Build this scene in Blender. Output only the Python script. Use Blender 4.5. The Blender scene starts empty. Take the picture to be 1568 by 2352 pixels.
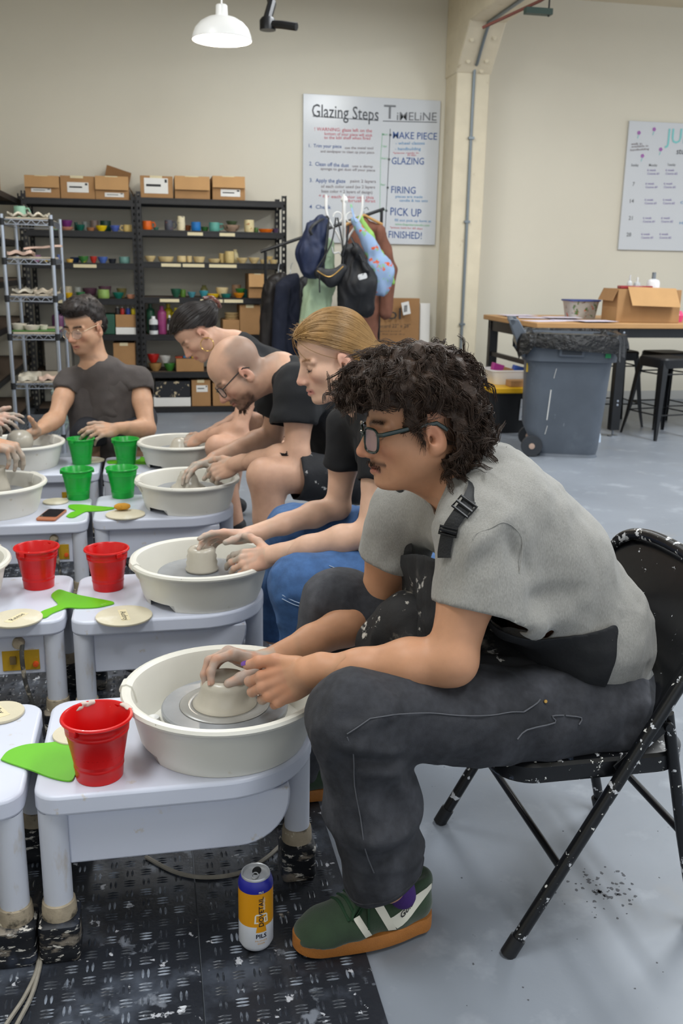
import bpy, bmesh, math, random
import numpy as np
from mathutils import Vector, Matrix, Quaternion

sc = bpy.context.scene
COL = sc.collection
random.seed(7)
rng = np.random.default_rng(7)

# ------------------------------------------------------------------ camera
F_PX, CAM_H = 2150.0, 1.27
PITCH, YAW, ROLL = math.atan(568 / 2150.0), math.radians(11.5), math.radians(1.0)
_fw = Vector((math.sin(YAW) * math.cos(PITCH), math.cos(YAW) * math.cos(PITCH), -math.sin(PITCH)))
_r0 = Vector((math.cos(YAW), -math.sin(YAW), 0))
_u0 = _r0.cross(_fw)
_rt = math.cos(ROLL) * _r0 + math.sin(ROLL) * _u0
_up = -math.sin(ROLL) * _r0 + math.cos(ROLL) * _u0
CAM = Vector((0, 0, CAM_H))
cam = bpy.data.cameras.new('camera')
cam.sensor_fit = 'VERTICAL'
cam.sensor_height = 36.0
cam.lens = 36.0 * F_PX / 2352.0
cam.clip_start = 0.05
cam.clip_end = 60
cam.dof.use_dof = True
cam.dof.focus_distance = 1.78
cam.dof.aperture_fstop = 8.0
camo = bpy.data.objects.new('camera', cam)
COL.objects.link(camo)
camo.matrix_world = Matrix(((_rt.x, _up.x, -_fw.x, 0), (_rt.y, _up.y, -_fw.y, 0), (_rt.z, _up.z, -_fw.z, CAM_H), (0, 0, 0, 1)))
sc.camera = camo

def ray(px, py):
    return ((px - 784) / F_PX) * _rt - ((py - 1176) / F_PX) * _up + _fw
def atY(px, py, Y):          # point of the photograph at the world plane y = Y
    d = ray(px, py)
    return CAM + d * (Y / d.y)
def atZ(px, py, h=0.0):      # point of the photograph at the height h
    d = ray(px, py)
    return CAM + d * ((h - CAM_H) / d.z)

# ------------------------------------------------------------------ light
w = bpy.data.worlds.new('world')
sc.world = w
w.use_nodes = True
w.node_tree.nodes['Background'].inputs[0].default_value = (0.86, 0.93, 1.0, 1)
w.node_tree.nodes['Background'].inputs[1].default_value = 0.95

def area(name, loc, size, power, col=(1, 1, 1), rot=(0, 0, 0)):
    l = bpy.data.lights.new(name, 'AREA')
    l.shape = 'RECTANGLE'
    l.size, l.size_y = size
    l.energy = power
    l.color = col
    o = bpy.data.objects.new(name, l)
    COL.objects.link(o)
    o.location = loc
    o.rotation_euler = rot
    return o
COOL = (0.93, 0.97, 1.0)
for nm, lx, ly, p in (('ceiling_strip_light', -1.0, 1.2, 44), ('ceiling_strip_light', 1.6, 0.8, 56), ('ceiling_strip_light', -0.6, 4.4, 40),
                      ('ceiling_strip_light', 2.4, 3.6, 56), ('ceiling_strip_light', 4.6, 5.0, 100), ('ceiling_strip_light', 1.4, 6.6, 34)):
    area(nm, (lx, ly, 3.42), (0.5, 1.6), p, COOL)
vs = sc.view_settings
vs.view_transform = 'Standard'
vs.look = 'None'
vs.exposure = 0.28
vs.gamma = 1.0
vs.use_curve_mapping = False

# ------------------------------------------------------------------ materials
MATS = {}
def srgb(h):
    if isinstance(h, str):
        h = h.lstrip('#')
        c = [int(h[i:i + 2], 16) / 255 for i in (0, 2, 4)]
    else:
        c = [x / 255 for x in h]
    return tuple(((x / 12.92) if x <= 0.04045 else ((x + 0.055) / 1.055) ** 2.4) for x in c)

def M(name, col=None, rough=0.5, metal=0.0, var=0.0, vscale=9.0, spots=(), bump=0.0, bscale=80.0, stretch=None, attr=None,
      emis=None, estr=1.0, trans=0.0, spec=0.5, coat=0.0, alpha=1.0, sheen=0.0, sub=0.0, ior=1.45, wave=None, det=4.0, bdist=0.004):
    """procedural principled material: colour, noise variation, thresholded spots [(colour, scale, threshold, softness, stretch)], bump"""
    if name in MATS:
        return MATS[name]
    m = bpy.data.materials.new(name)
    m.use_nodes = True
    nt = m.node_tree
    N, L = nt.nodes, nt.links
    b = N['Principled BSDF']
    b.inputs['Roughness'].default_value = rough
    b.inputs['Metallic'].default_value = metal
    b.inputs['Specular IOR Level'].default_value = spec
    b.inputs['Coat Weight'].default_value = coat
    b.inputs['IOR'].default_value = ior
    if trans: b.inputs['Transmission Weight'].default_value = trans
    if alpha < 1: b.inputs['Alpha'].default_value = alpha
    if sheen:
        b.inputs['Sheen Weight'].default_value = sheen
    if sub:
        b.inputs['Subsurface Weight'].default_value = sub
        b.inputs['Subsurface Radius'].default_value = (0.012, 0.005, 0.003)
        b.inputs['Subsurface Scale'].default_value = 0.6
    tc = N.new('ShaderNodeTexCoord')
    def noise(scale, st=None, detail=det, rg=0.55):
        n = N.new('ShaderNodeTexNoise')
        n.inputs['Scale'].default_value = scale
        n.inputs['Detail'].default_value = detail
        n.inputs['Roughness'].default_value = rg
        if st:
            mp = N.new('ShaderNodeMapping')
            mp.inputs['Scale'].default_value = st
            L.new(tc.outputs['Object'], mp.inputs['Vector'])
            L.new(mp.outputs['Vector'], n.inputs['Vector'])
        else:
            L.new(tc.outputs['Object'], n.inputs['Vector'])
        return n.outputs['Fac']
    if attr:
        a = N.new('ShaderNodeAttribute')
        a.attribute_name = attr
        cur = a.outputs['Color']
    else:
        rgb = N.new('ShaderNodeRGB')
        rgb.outputs[0].default_value = (*(srgb(col) if not (isinstance(col, tuple) and max(col) <= 1) else col), 1)
        cur = rgb.outputs[0]
    if var:
        hsv = N.new('ShaderNodeHueSaturation')
        mr = N.new('ShaderNodeMapRange')
        mr.inputs['From Min'].default_value = 0.3
        mr.inputs['From Max'].default_value = 0.7
        mr.inputs['To Min'].default_value = 1 - var
        mr.inputs['To Max'].default_value = 1 + var
        L.new(noise(vscale, stretch), mr.inputs['Value'])
        L.new(mr.outputs[0], hsv.inputs['Value'])
        L.new(cur, hsv.inputs['Color'])
        cur = hsv.outputs[0]
    for sp in spots:
        scol, sscale, th, soft = sp[:4]
        st = sp[4] if len(sp) > 4 else None
        mr = N.new('ShaderNodeMapRange')
        mr.inputs['From Min'].default_value = th
        mr.inputs['From Max'].default_value = th + soft
        mr.inputs['To Max'].default_value = sp[5] if len(sp) > 5 else 1.0
        L.new(noise(sscale, st, 5.0, 0.6), mr.inputs['Value'])
        mx = N.new('ShaderNodeMix')
        mx.data_type = 'RGBA'
        L.new(mr.outputs[0], mx.inputs[0])
        L.new(cur, mx.inputs[6])
        mx.inputs[7].default_value = (*srgb(scol), 1)
        cur = mx.outputs[2]
    L.new(cur, b.inputs['Base Color'])
    if bump:
        bp = N.new('ShaderNodeBump')
        bp.inputs['Strength'].default_value = bump
        bp.inputs['Distance'].default_value = bdist
        L.new(noise(bscale, stretch), bp.inputs['Height'])
        L.new(bp.outputs[0], b.inputs['Normal'])
    if emis:
        b.inputs['Emission Color'].default_value = (*emis, 1)
        b.inputs['Emission Strength'].default_value = estr
    MATS[name] = m
    return m

# ------------------------------------------------------------------ objects
def tag(o, label=None, cat=None, group=None, kind=None):
    if label: o['label'] = label
    if cat: o['category'] = cat
    if group: o['group'] = group
    if kind: o['kind'] = kind
    return o
def thing(name, label, cat, loc=(0, 0, 0), rz=0.0, group=None, kind=None):
    o = bpy.data.objects.new(name, None)
    o.empty_display_size = 0.05
    COL.objects.link(o)
    o.location = loc
    o.rotation_euler = (0, 0, rz)
    return tag(o, label, cat, group, kind)
def copy_tree(o, parent=None):
    c = o.copy()
    COL.objects.link(c)
    c.parent = parent
    for ch in list(o.children):
        copy_tree(ch, c)
    return c
def np3(v): return np.array((v[0], v[1], v[2]), float)

class MB:
    def __init__(s):
        s.v, s.f = [], []
    def add(s, vs, fs):
        n = len(s.v)
        s.v += [tuple(x) for x in vs]
        s.f += [tuple(i + n for i in q) for q in fs]
        return s
    def box(s, x0, y0, z0, x1, y1, z1):
        return s.add([(x, y, z) for z in (z0, z1) for x, y in ((x0, y0), (x1, y0), (x1, y1), (x0, y1))],
                     [(3, 2, 1, 0), (4, 5, 6, 7), (0, 1, 5, 4), (1, 2, 6, 5), (2, 3, 7, 6), (3, 0, 4, 7)])
    def obox(s, c, ax, ay, az):      # centre and three half-axis vectors
        c, ax, ay, az = Vector(c), Vector(ax), Vector(ay), Vector(az)
        return s.add([c + i * ax + j * ay + k * az for k in (-1, 1) for i, j in ((-1, -1), (1, -1), (1, 1), (-1, 1))],
                     [(3, 2, 1, 0), (4, 5, 6, 7), (0, 1, 5, 4), (1, 2, 6, 5), (2, 3, 7, 6), (3, 0, 4, 7)])
    def bar(s, a, b, w, h, up=(0, 0, 1)):
        a, b = Vector(a), Vector(b)
        d = (b - a) / 2
        t = d.normalized()
        sd = t.cross(Vector(up))
        if sd.length < 1e-5: sd = t.cross(Vector((1, 0, 0)))
        sd.normalize()
        u = sd.cross(t)
        return s.obox((a + b) / 2, d, sd * w / 2, u * h / 2)
    def tube(s, pts, r, n=8, closed=False, flat=None):
        P = [Vector(p) for p in pts]
        m = len(P)
        R = r if isinstance(r, (list, tuple)) else [r] * m
        T = []
        for i in range(m):
            a = P[(i - 1) % m] if (closed or i) else P[0]
            b = P[(i + 1) % m] if (closed or i < m - 1) else P[-1]
            T.append((b - a).normalized())
        nv = T[0].orthogonal().normalized()
        if flat is not None:
            nv = Vector(flat) - T[0] * Vector(flat).dot(T[0])
            nv.normalize()
        vs, fs = [], []
        for i in range(m):
            nv = nv - T[i] * nv.dot(T[i])
            nv = nv.normalized() if nv.length > 1e-6 else T[i].orthogonal().normalized()
            bv = T[i].cross(nv)
            rr = R[i] if isinstance(R[i], (tuple, list)) else (R[i], R[i])
            for k in range(n):
                a = 2 * math.pi * k / n
                vs.append(P[i] + nv * (math.cos(a) * rr[0]) + bv * (math.sin(a) * rr[1]))
        for i in range(m if closed else m - 1):
            j = (i + 1) % m
            for k in range(n):
                fs.append((i * n + k, i * n + (k + 1) % n, j * n + (k + 1) % n, j * n + k))
        if not closed:
            fs.append(tuple(range(n))[::-1])
            fs.append(tuple((m - 1) * n + k for k in range(n)))
        return s.add(vs, fs)
    def lathe(s, prof, n=32, c=(0, 0, 0), sx=1.0, sy=1.0):
        vs, fs = [], []
        m = len(prof)
        for r, z in prof:
            for k in range(n):
                a = 2 * math.pi * k / n
                vs.append((c[0] + r * math.cos(a) * sx, c[1] + r * math.sin(a) * sy, c[2] + z))
        for i in range(m - 1):
            for k in range(n):
                fs.append((i * n + k, i * n + (k + 1) % n, (i + 1) * n + (k + 1) % n, (i + 1) * n + k))
        if prof[0][0] > 1e-6: fs.append(tuple(range(n))[::-1]) if s_cap(prof, 0) else None
        if prof[-1][0] > 1e-6 and s_cap(prof, -1): fs.append(tuple((m - 1) * n + k for k in range(n)))
        return s.add(vs, [q for q in fs if q])
    def prism(s, poly, z0, z1, mat=None):
        n = len(poly)
        vs = [Vector((x, y, z0)) for x, y in poly] + [Vector((x, y, z1)) for x, y in poly]
        if mat is not None: vs = [mat @ q for q in vs]
        return s.add(vs, [tuple(range(n))[::-1], tuple(range(n, 2 * n))] + [(i, (i + 1) % n, n + (i + 1) % n, n + i) for i in range(n)])
    def build(s, name, mat, parent=None, smooth=True, bevel=0.0, seg=2, ang=38, off=None):
        me = bpy.data.meshes.new(name)
        vs = s.v
        if off is not None: vs = [(a - off[0], b - off[1], c - off[2]) for a, b, c in vs]
        me.from_pydata(vs, [], s.f)
        return finish(me, name, mat, parent, smooth, bevel, seg, ang)
CAPS = [True]
def s_cap(prof, i): return CAPS[0]
def finish(me, name, mat, parent=None, smooth=True, bevel=0.0, seg=2, ang=38):
    me.update()
    if smooth:
        me.shade_smooth()
        if ang < 180: me.set_sharp_from_angle(angle=math.radians(ang))
    if mat is not None: me.materials.append(mat)
    o = bpy.data.objects.new(name, me)
    COL.objects.link(o)
    if bevel:
        md = o.modifiers.new('bevel', 'BEVEL')
        md.width = bevel
        md.segments = seg
        md.limit_method = 'ANGLE'
        md.angle_limit = math.radians(40)
        md.harden_normals = False
    if parent is not None: o.parent = parent
    return o
def rrect(x0, y0, x1, y1, r, n=6):
    p = []
    for cx, cy, a0 in ((x1 - r, y1 - r, 0), (x0 + r, y1 - r, 90), (x0 + r, y0 + r, 180), (x1 - r, y0 + r, 270)):
        for i in range(n + 1):
            a = math.radians(a0 + 90 * i / n)
            p.append((cx + r * math.cos(a), cy + r * math.sin(a)))
    return p
def loft(mb, rings, cap=True):
    n = len(rings[0])
    vs = [p for r in rings for p in r]
    fs = []
    for i in range(len(rings) - 1):
        for k in range(n):
            fs.append((i * n + k, i * n + (k + 1) % n, (i + 1) * n + (k + 1) % n, (i + 1) * n + k))
    if cap:
        fs.append(tuple(range(n))[::-1])
        fs.append(tuple((len(rings) - 1) * n + k for k in range(n)))
    return mb.add(vs, fs)
def spline(pts, n=8):
    """Catmull-Rom through points"""
    P = [Vector(p) for p in pts]
    out = []
    for i in range(len(P) - 1):
        p0, p1, p2, p3 = P[max(i - 1, 0)], P[i], P[i + 1], P[min(i + 2, len(P) - 1)]
        for k in range(n):
            t = k / n
            out.append(0.5 * ((2 * p1) + (p2 - p0) * t + (2 * p0 - 5 * p1 + 4 * p2 - p3) * t * t + (3 * p1 - p0 - 3 * p2 + p3) * t ** 3))
    out.append(P[-1])
    return out
def text_mesh(items, thick=0.0004):
    """items: (string, size, 4x4 matrix, bold offset) -> one MB of filled letters lying in each matrix's xy plane"""
    mb = MB()
    for st, size, mat, bold in items:
        cu = bpy.data.curves.new('t', 'FONT')
        cu.body = st
        cu.size = size
        cu.offset = bold
        cu.extrude = thick
        cu.resolution_u = 2
        o = bpy.data.objects.new('t', cu)
        COL.objects.link(o)
        dg = bpy.context.evaluated_depsgraph_get()
        me = bpy.data.meshes.new_from_object(o.evaluated_get(dg))
        mb.add([mat @ v.co for v in me.vertices], [tuple(p.vertices) for p in me.polygons])
        bpy.data.objects.remove(o)
        bpy.data.curves.remove(cu)
        bpy.data.meshes.remove(me)
    return mb

# ------------------------------------------------------------------ implicit surfaces (numpy) for bodies, cloth, bags
def _hash(ix, iy, iz):
    n = (ix * 374761393 + iy * 668265263 + iz * 1274126177) & 0x7fffffff
    n = ((n ^ (n >> 13)) * 1274126177) & 0x7fffffff
    return ((n ^ (n >> 16)) & 0xffff) / 65535.0
def vnoise(P, scale=1.0, seed=0):
    """value noise in -1..1 for an (n,3) array"""
    Q = np.asarray(P, float) * scale + seed * 17.31
    I = np.floor(Q).astype(np.int64)
    f = Q - I
    f = f * f * (3 - 2 * f)
    r = 0
    for dx in (0, 1):
        for dy in (0, 1):
            for dz in (0, 1):
                w_ = (f[:, 0] if dx else 1 - f[:, 0]) * (f[:, 1] if dy else 1 - f[:, 1]) * (f[:, 2] if dz else 1 - f[:, 2])
                r = r + w_ * _hash(I[:, 0] + dx, I[:, 1] + dy, I[:, 2] + dz)
    return r * 2 - 1

class Cap:      # tapered capsule, optionally flattened along an axis
    def __init__(s, a, b, ra, rb=None, ax=None, fac=1.0, k=0.02, sub=False, grp=None):
        s.a, s.b = np3(a), np3(b)
        s.ra, s.rb = ra, (ra if rb is None else rb)
        s.ax = None if ax is None else np3(ax) / np.linalg.norm(np3(ax))
        s.fac, s.k, s.sub, s.grp = fac, k, sub, grp
    def bounds(s):
        r = max(s.ra, s.rb) / min(s.fac, 1.0)
        return np.minimum(s.a, s.b) - r, np.maximum(s.a, s.b) + r
    def d(s, P):
        ba = s.b - s.a
        pa = P - s.a
        if s.ax is not None:
            pa = pa + np.multiply.outer(pa @ s.ax, s.ax) * (s.fac - 1)
            ba = ba + s.ax * (ba @ s.ax) * (s.fac - 1)
        t = np.clip((pa @ ba) / max(ba @ ba, 1e-12), 0, 1)
        q = pa - t[..., None] * ba
        d = np.sqrt((q * q).sum(-1)) - (s.ra + (s.rb - s.ra) * t)
        return d if s.fac <= 1 else d / (0.5 + 0.5 * s.fac)
class Ell:      # oriented ellipsoid; R rows are its axes
    def __init__(s, c, r, R=None, k=0.02, sub=False, grp=None):
        s.c, s.r = np3(c), np.array(r, float)
        s.R = np.eye(3) if R is None else np.array(R, float)
        s.k, s.sub, s.grp = k, sub, grp
    def bounds(s):
        e = np.sqrt(((s.R * s.r[:, None]) ** 2).sum(0))
        return s.c - e, s.c + e
    def d(s, P):
        q = (P - s.c) @ s.R.T
        k0 = np.sqrt(((q / s.r) ** 2).sum(-1))
        k1 = np.sqrt(((q / (s.r ** 2)) ** 2).sum(-1))
        return k0 * (k0 - 1) / np.maximum(k1, 1e-9)
class Plane:    # keep the side where (p-c).n < 0, only within reach of c
    def __init__(s, c, n, reach=9.0):
        s.c, s.n, s.reach = np3(c), np3(n) / np.linalg.norm(np3(n)), reach

def smin(a, b, k):
    if k <= 1e-6: return np.minimum(a, b)
    h = np.clip(0.5 + 0.5 * (b - a) / k, 0, 1)
    return b + (a - b) * h - k * h * (1 - h)
def field(prims, lo, hi, vox):
    lo = np.asarray(lo, float)
    n = np.maximum(np.ceil((np.asarray(hi) - lo) / vox).astype(int) + 1, 2)
    Fd = np.full(n, 0.25)
    ax = [lo[i] + vox * np.arange(n[i]) for i in range(3)]
    groups = {}
    def sub_block(b0, b1, mg):
        i0 = np.clip(np.floor((b0 - mg - lo) / vox).astype(int), 0, n)
        i1 = np.clip(np.ceil((b1 + mg - lo) / vox).astype(int) + 1, 0, n)
        return None if (i1 <= i0).any() else tuple(slice(a, b) for a, b in zip(i0, i1))
    def pts(sl):
        g = np.meshgrid(ax[0][sl[0]], ax[1][sl[1]], ax[2][sl[2]], indexing='ij')
        return np.stack(g, -1)
    def apply(Fx, p):
        b0, b1 = p.bounds()
        sl = sub_block(b0, b1, max(3 * vox, p.k * 1.2) + 0.004)
        if sl is None: return
        d = p.d(pts(sl))
        if p.sub: Fx[sl] = -smin(-Fx[sl], d, p.k)
        else: Fx[sl] = smin(Fx[sl], d, p.k)
    for p in prims:
        if isinstance(p, Plane): continue
        if p.grp is None: apply(Fd, p)
    gs = {}
    for p in prims:
        if not isinstance(p, Plane) and p.grp is not None: gs.setdefault(p.grp, []).append(p)
    if gs:
        base = Fd.copy()
        for g, pl in gs.items():
            bb = [p.bounds() for p in pl]
            sl = sub_block(np.min([b[0] for b in bb], 0), np.max([b[1] for b in bb], 0), 0.012 + 3 * vox)
            if sl is None: continue
            X = pts(sl)
            G = None
            for p in pl:
                d = p.d(X)
                G = d if G is None else smin(G, d, p.k)
            Fd[sl] = np.minimum(Fd[sl], smin(base[sl], G, 0.007))
    for p in prims:
        if isinstance(p, Plane):
            sl = sub_block(p.c - p.reach, p.c + p.reach, 0)
            if sl is None: continue
            X = pts(sl)
            d = (X - p.c) @ p.n
            if p.reach < 5:
                far = np.sqrt(((X - p.c) ** 2).sum(-1)) - p.reach
                d = np.minimum(d, -far)
            Fd[sl] = np.maximum(Fd[sl], d)
    return Fd, lo
def nets(Fd, lo, vox):
    """naive surface nets: quads on the zero set"""
    S = Fd < 0
    nx, ny, nz = Fd.shape
    cnt = np.zeros((nx - 1, ny - 1, nz - 1), np.int8)
    cs = [(i, j, k) for i in (0, 1) for j in (0, 1) for k in (0, 1)]
    for i, j, k in cs:
        cnt += S[i:nx - 1 + i, j:ny - 1 + j, k:nz - 1 + k]
    act = np.argwhere((cnt > 0) & (cnt < 8))
    if not len(act): return np.zeros((0, 3)), np.zeros((0, 4), int)
    idx = np.full(cnt.shape, -1, np.int64)
    idx[tuple(act.T)] = np.arange(len(act))
    vals = {c: Fd[act[:, 0] + c[0], act[:, 1] + c[1], act[:, 2] + c[2]] for c in cs}
    acc = np.zeros((len(act), 3))
    num = np.zeros(len(act))
    for c in cs:
        for a in range(3):
            if c[a] == 0:
                d = list(c)
                d[a] = 1
                f0, f1 = vals[c], vals[tuple(d)]
                m = (f0 < 0) != (f1 < 0)
                t = np.where(m, f0 / np.where(m, f0 - f1, 1), 0)
                pt = np.tile(np.array(c, float), (len(act), 1))
                pt[:, a] = t
                acc += np.where(m[:, None], pt, 0)
                num += m
    V = (act + acc / num[:, None]) * vox + lo
    Q = []
    for a in range(3):
        u, v = (a + 1) % 3, (a + 2) % 3
        sl0 = [slice(None)] * 3
        sl1 = [slice(None)] * 3
        sl0[a] = slice(0, -1)
        sl1[a] = slice(1, None)
        ch = S[tuple(sl0)] != S[tuple(sl1)]
        e = np.argwhere(ch)
        ok = (e[:, u] > 0) & (e[:, v] > 0) & (e[:, u] < Fd.shape[u] - 1) & (e[:, v] < Fd.shape[v] - 1)
        e = e[ok]
        ins = S[tuple(e.T)]
        def cell(du, dv):
            q = e.copy()
            q[:, u] += du
            q[:, v] += dv
            return idx[tuple(q.T)]
        q = np.stack([cell(-1, -1), cell(0, -1), cell(0, 0), cell(-1, 0)], 1)
        q[~ins] = q[~ins][:, ::-1]
        Q.append(q)
    return V, np.concatenate(Q)
def vnormals(V, Q):
    n = np.cross(V[Q[:, 2]] - V[Q[:, 0]], V[Q[:, 3]] - V[Q[:, 1]])
    N = np.zeros_like(V)
    for k in range(4): np.add.at(N, Q[:, k], n)
    return N / np.maximum(np.linalg.norm(N, axis=1), 1e-12)[:, None]
def relax(V, Q, it=1, lam=0.5):
    for _ in range(it):
        A = np.zeros_like(V)
        c = np.zeros(len(V))
        for k in range(4):
            for j in (1, 3):
                np.add.at(A, Q[:, k], V[Q[:, (k + j) % 4]])
            np.add.at(c, Q[:, k], 2)
        V = V + lam * (A / np.maximum(c, 1)[:, None] - V)
    return V
def pbounds(prims, pad=0.02):
    b = [p.bounds() for p in prims if not isinstance(p, Plane) and not p.sub]
    return np.min([x[0] for x in b], 0) - pad, np.max([x[1] for x in b], 0) + pad
def blob(prims, vox, lo=None, hi=None, sm=1, folds=(), disp=None, kill=None):
    l, h = pbounds(prims)
    if lo is not None: l, h = np.maximum(l, lo), np.minimum(h, hi)
    Fd, l = field(prims, l, h, vox)
    V, Q = nets(Fd, l, vox)
    V = relax(V, Q, sm)
    if folds or disp is not None:
        N = vnormals(V, Q)
        a = np.zeros(len(V))
        for (p, q, amp, wd) in folds:
            p, q = np3(p), np3(q)
            ba = q - p
            t = np.clip(((V - p) @ ba) / max(ba @ ba, 1e-12), 0, 1)
            dd = np.linalg.norm(V - p - t[:, None] * ba, axis=1)
            a += amp * np.exp(-(dd / wd) ** 2) * np.sin(np.pi * np.clip(t * 0.9 + 0.05, 0, 1)) ** 0.6
        if disp is not None: a += disp(V)
        V = V + N * a[:, None]
    if kill is not None:
        N = vnormals(V, Q)
        km = kill(V, N)
        Q = Q[~km[Q].all(1)]
        V = smooth_edge(V, Q)
    return V, Q
def smooth_edge(V, Q, it=10):
    """even out the jagged border left by cutting"""
    e = np.concatenate([Q[:, [k, (k + 1) % 4]] for k in range(4)])
    es = np.sort(e, 1)
    key = es[:, 0] * len(V) + es[:, 1]
    u, inv, cnt = np.unique(key, return_inverse=True, return_counts=True)
    b = es[cnt[inv] == 1]
    if not len(b): return V
    for _ in range(it):
        A = np.zeros_like(V)
        c = np.zeros(len(V))
        for i, j in ((0, 1), (1, 0)):
            np.add.at(A, b[:, i], V[b[:, j]])
            np.add.at(c, b[:, i], 1)
        m = c >= 2
        V = V.copy()
        V[m] = 0.4 * V[m] + 0.6 * A[m] / c[m][:, None]
    return V
def mesh_vq(name, V, Q, mat, parent=None, off=(0, 0, 0), colors=None, solid=0.0, ang=180):
    used = np.unique(Q)
    remap = np.full(len(V), -1, np.int64)
    remap[used] = np.arange(len(used))
    V, Q = V[used], remap[Q]
    if colors is not None: colors = colors[used]
    me = bpy.data.meshes.new(name)
    me.vertices.add(len(V))
    me.vertices.foreach_set('co', (V - np3(off)).astype(np.float32).ravel())
    k = Q.shape[1]
    me.loops.add(len(Q) * k)
    me.loops.foreach_set('vertex_index', Q.astype(np.int32).ravel())
    me.polygons.add(len(Q))
    me.polygons.foreach_set('loop_start', np.arange(0, len(Q) * k, k, dtype=np.int32))
    me.update(calc_edges=True)
    me.validate()
    if colors is not None:
        at = me.color_attributes.new('Col', 'FLOAT_COLOR', 'POINT')
        at.data.foreach_set('color', np.concatenate([colors, np.ones((len(colors), 1))], 1).astype(np.float32).ravel())
    o = finish(me, name, mat, parent, True, 0, 2, ang)
    if solid:
        md = o.modifiers.new('cloth_thickness', 'SOLIDIFY')
        md.thickness = solid
        md.offset = -1
    return o
def merge_vq(parts):
    V, Q, n = [], [], 0
    for v, q in parts:
        V.append(v)
        Q.append(q + n)
        n += len(v)
    return np.concatenate(V), np.concatenate(Q)
def cloth(name, prims, vox, mat, parent=None, off=(0, 0, 0), folds=(), disp=None, sm=1, colors=None, kill=None, solid=0.0):
    V, Q = blob(prims, vox, folds=folds, disp=disp, sm=sm, kill=kill)
    return mesh_vq(name, V, Q, mat, parent, off, None if colors is None else colors(V), solid)
# ------------------------------------------------------------------ shared materials
m_floor = M('painted_concrete', '#7f858e', 0.42, var=0.10, vscale=1.7, spots=(('#8b857a', 3.1, 0.60, 0.22, None, 0.45), ('#b4b9c2', 5.0, 0.56, 0.2, None, 0.5), ('#55565c', 34, 0.705, 0.02, None, 0.7)), bump=0.12, bscale=40)
m_wall = M('cream_wall_paint', '#d6d0c0', 0.75, var=0.03, vscale=0.8, bump=0.08, bscale=90)
m_post = M('old_cream_paint', '#d8cdb4', 0.6, var=0.07, vscale=4, spots=(('#b3a283', 12, 0.66, 0.05, None, 0.6),), bump=0.25, bscale=18)
m_ceil = M('ceiling_boards', '#cfc5ad', 0.8, var=0.05, vscale=2)
m_mat = M('black_rubber_mat', '#22252c', 0.42, var=0.25, vscale=6, spots=(('#5f6673', 6, 0.50, 0.16, None, 0.6), ('#8e949f', 13, 0.60, 0.06, None, 0.6), ('#b9bac0', 30, 0.655, 0.03), ('#a49a8c', 11, 0.67, 0.03), ('#08090c', 5, 0.66, 0.03)), bump=0.2, bscale=120)
m_tread = M('worn_tread', '#2c3038', 0.35, var=0.3, vscale=9, spots=(('#98a0ad', 16, 0.50, 0.12, None, 0.75), ('#c9ccd2', 30, 0.64, 0.04)))
m_black = M('black_metal', '#17181b', 0.4, var=0.2, vscale=14, bump=0.05)
m_rack = M('black_rack_metal', '#1d1c1d', 0.42, var=0.25, vscale=20, spots=(('#55514d', 40, 0.70, 0.03),))
m_steel = M('zinc_steel', '#8d9299', 0.35, metal=0.9, var=0.1)
m_chrome = M('chrome_wire', '#b4bac4', 0.28, metal=0.85)
m_grey = M('grey_conduit', '#7d858a', 0.4, metal=0.5)
m_white = M('white_enamel', '#e9e8e6', 0.3)
m_card = M('cardboard', '#a57d53', 0.85, var=0.07, vscale=7, bump=0.1, bscale=60)
m_card2 = M('cardboard_light', '#b88f60', 0.85, var=0.06, vscale=7, bump=0.1, bscale=60)
m_card3 = M('cardboard_dark', '#8c6742', 0.85, var=0.08, vscale=7)
m_paper = M('paper_white', '#e4e2dd', 0.7, var=0.02)
m_tape = M('masking_tape', '#d8cba6', 0.7, var=0.05)
m_ink = M('print_ink', '#2b2a2b', 0.7)

def struct(name, mb, mat, parent=None, **k):
    o = mb.build(name, mat, parent, **k)
    if parent is None: o['kind'] = 'structure'
    return o
YW = 8.70
struct('floor', MB().box(-2.3, -3.2, -0.1, 7.2, YW + 0.15, 0), m_floor, smooth=False)
fl_ = bpy.data.objects['floor']
_r = random.Random(5)
wp = MB()
for k in range(95):
    cx_, cy_ = _r.gauss(1395, 42), _r.gauss(2040, 26)
    if k > 70: cx_, cy_ = _r.uniform(860, 1560), _r.uniform(1900, 2340)
    c_ = atZ(cx_, cy_, 0.0)
    r_ = _r.uniform(0.001, 0.0055) * (0.5 if k > 70 else 1)
    wp.prism([(c_.x + r_ * _r.uniform(0.5, 1.3) * math.cos(a * 0.9), c_.y + r_ * _r.uniform(0.5, 1.3) * math.sin(a * 0.9)) for a in range(7)], 0.0, 0.0004)
wp.build('paint_chip', M('bare_concrete_chip', '#4c4e54', 0.7), fl_, smooth=False)['kind'] = 'stuff'
struct('wall_back', MB().box(-2.3, YW, 0, 7.2, YW + 0.15, 3.62), m_wall, smooth=False)
struct('wall_left', MB().box(-2.3, -3.2, 0, -2.2, YW, 3.62), m_wall, smooth=False)
struct('ceiling', MB().box(-2.3, -3.2, 3.60, 7.2, YW, 3.7), m_ceil, smooth=False)
struct('baseboard_back', MB().box(2.96, YW - 0.015, 0, 7.2, YW, 0.09), M('baseboard_grey', '#b9b8b4', 0.5), smooth=False)

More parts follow.
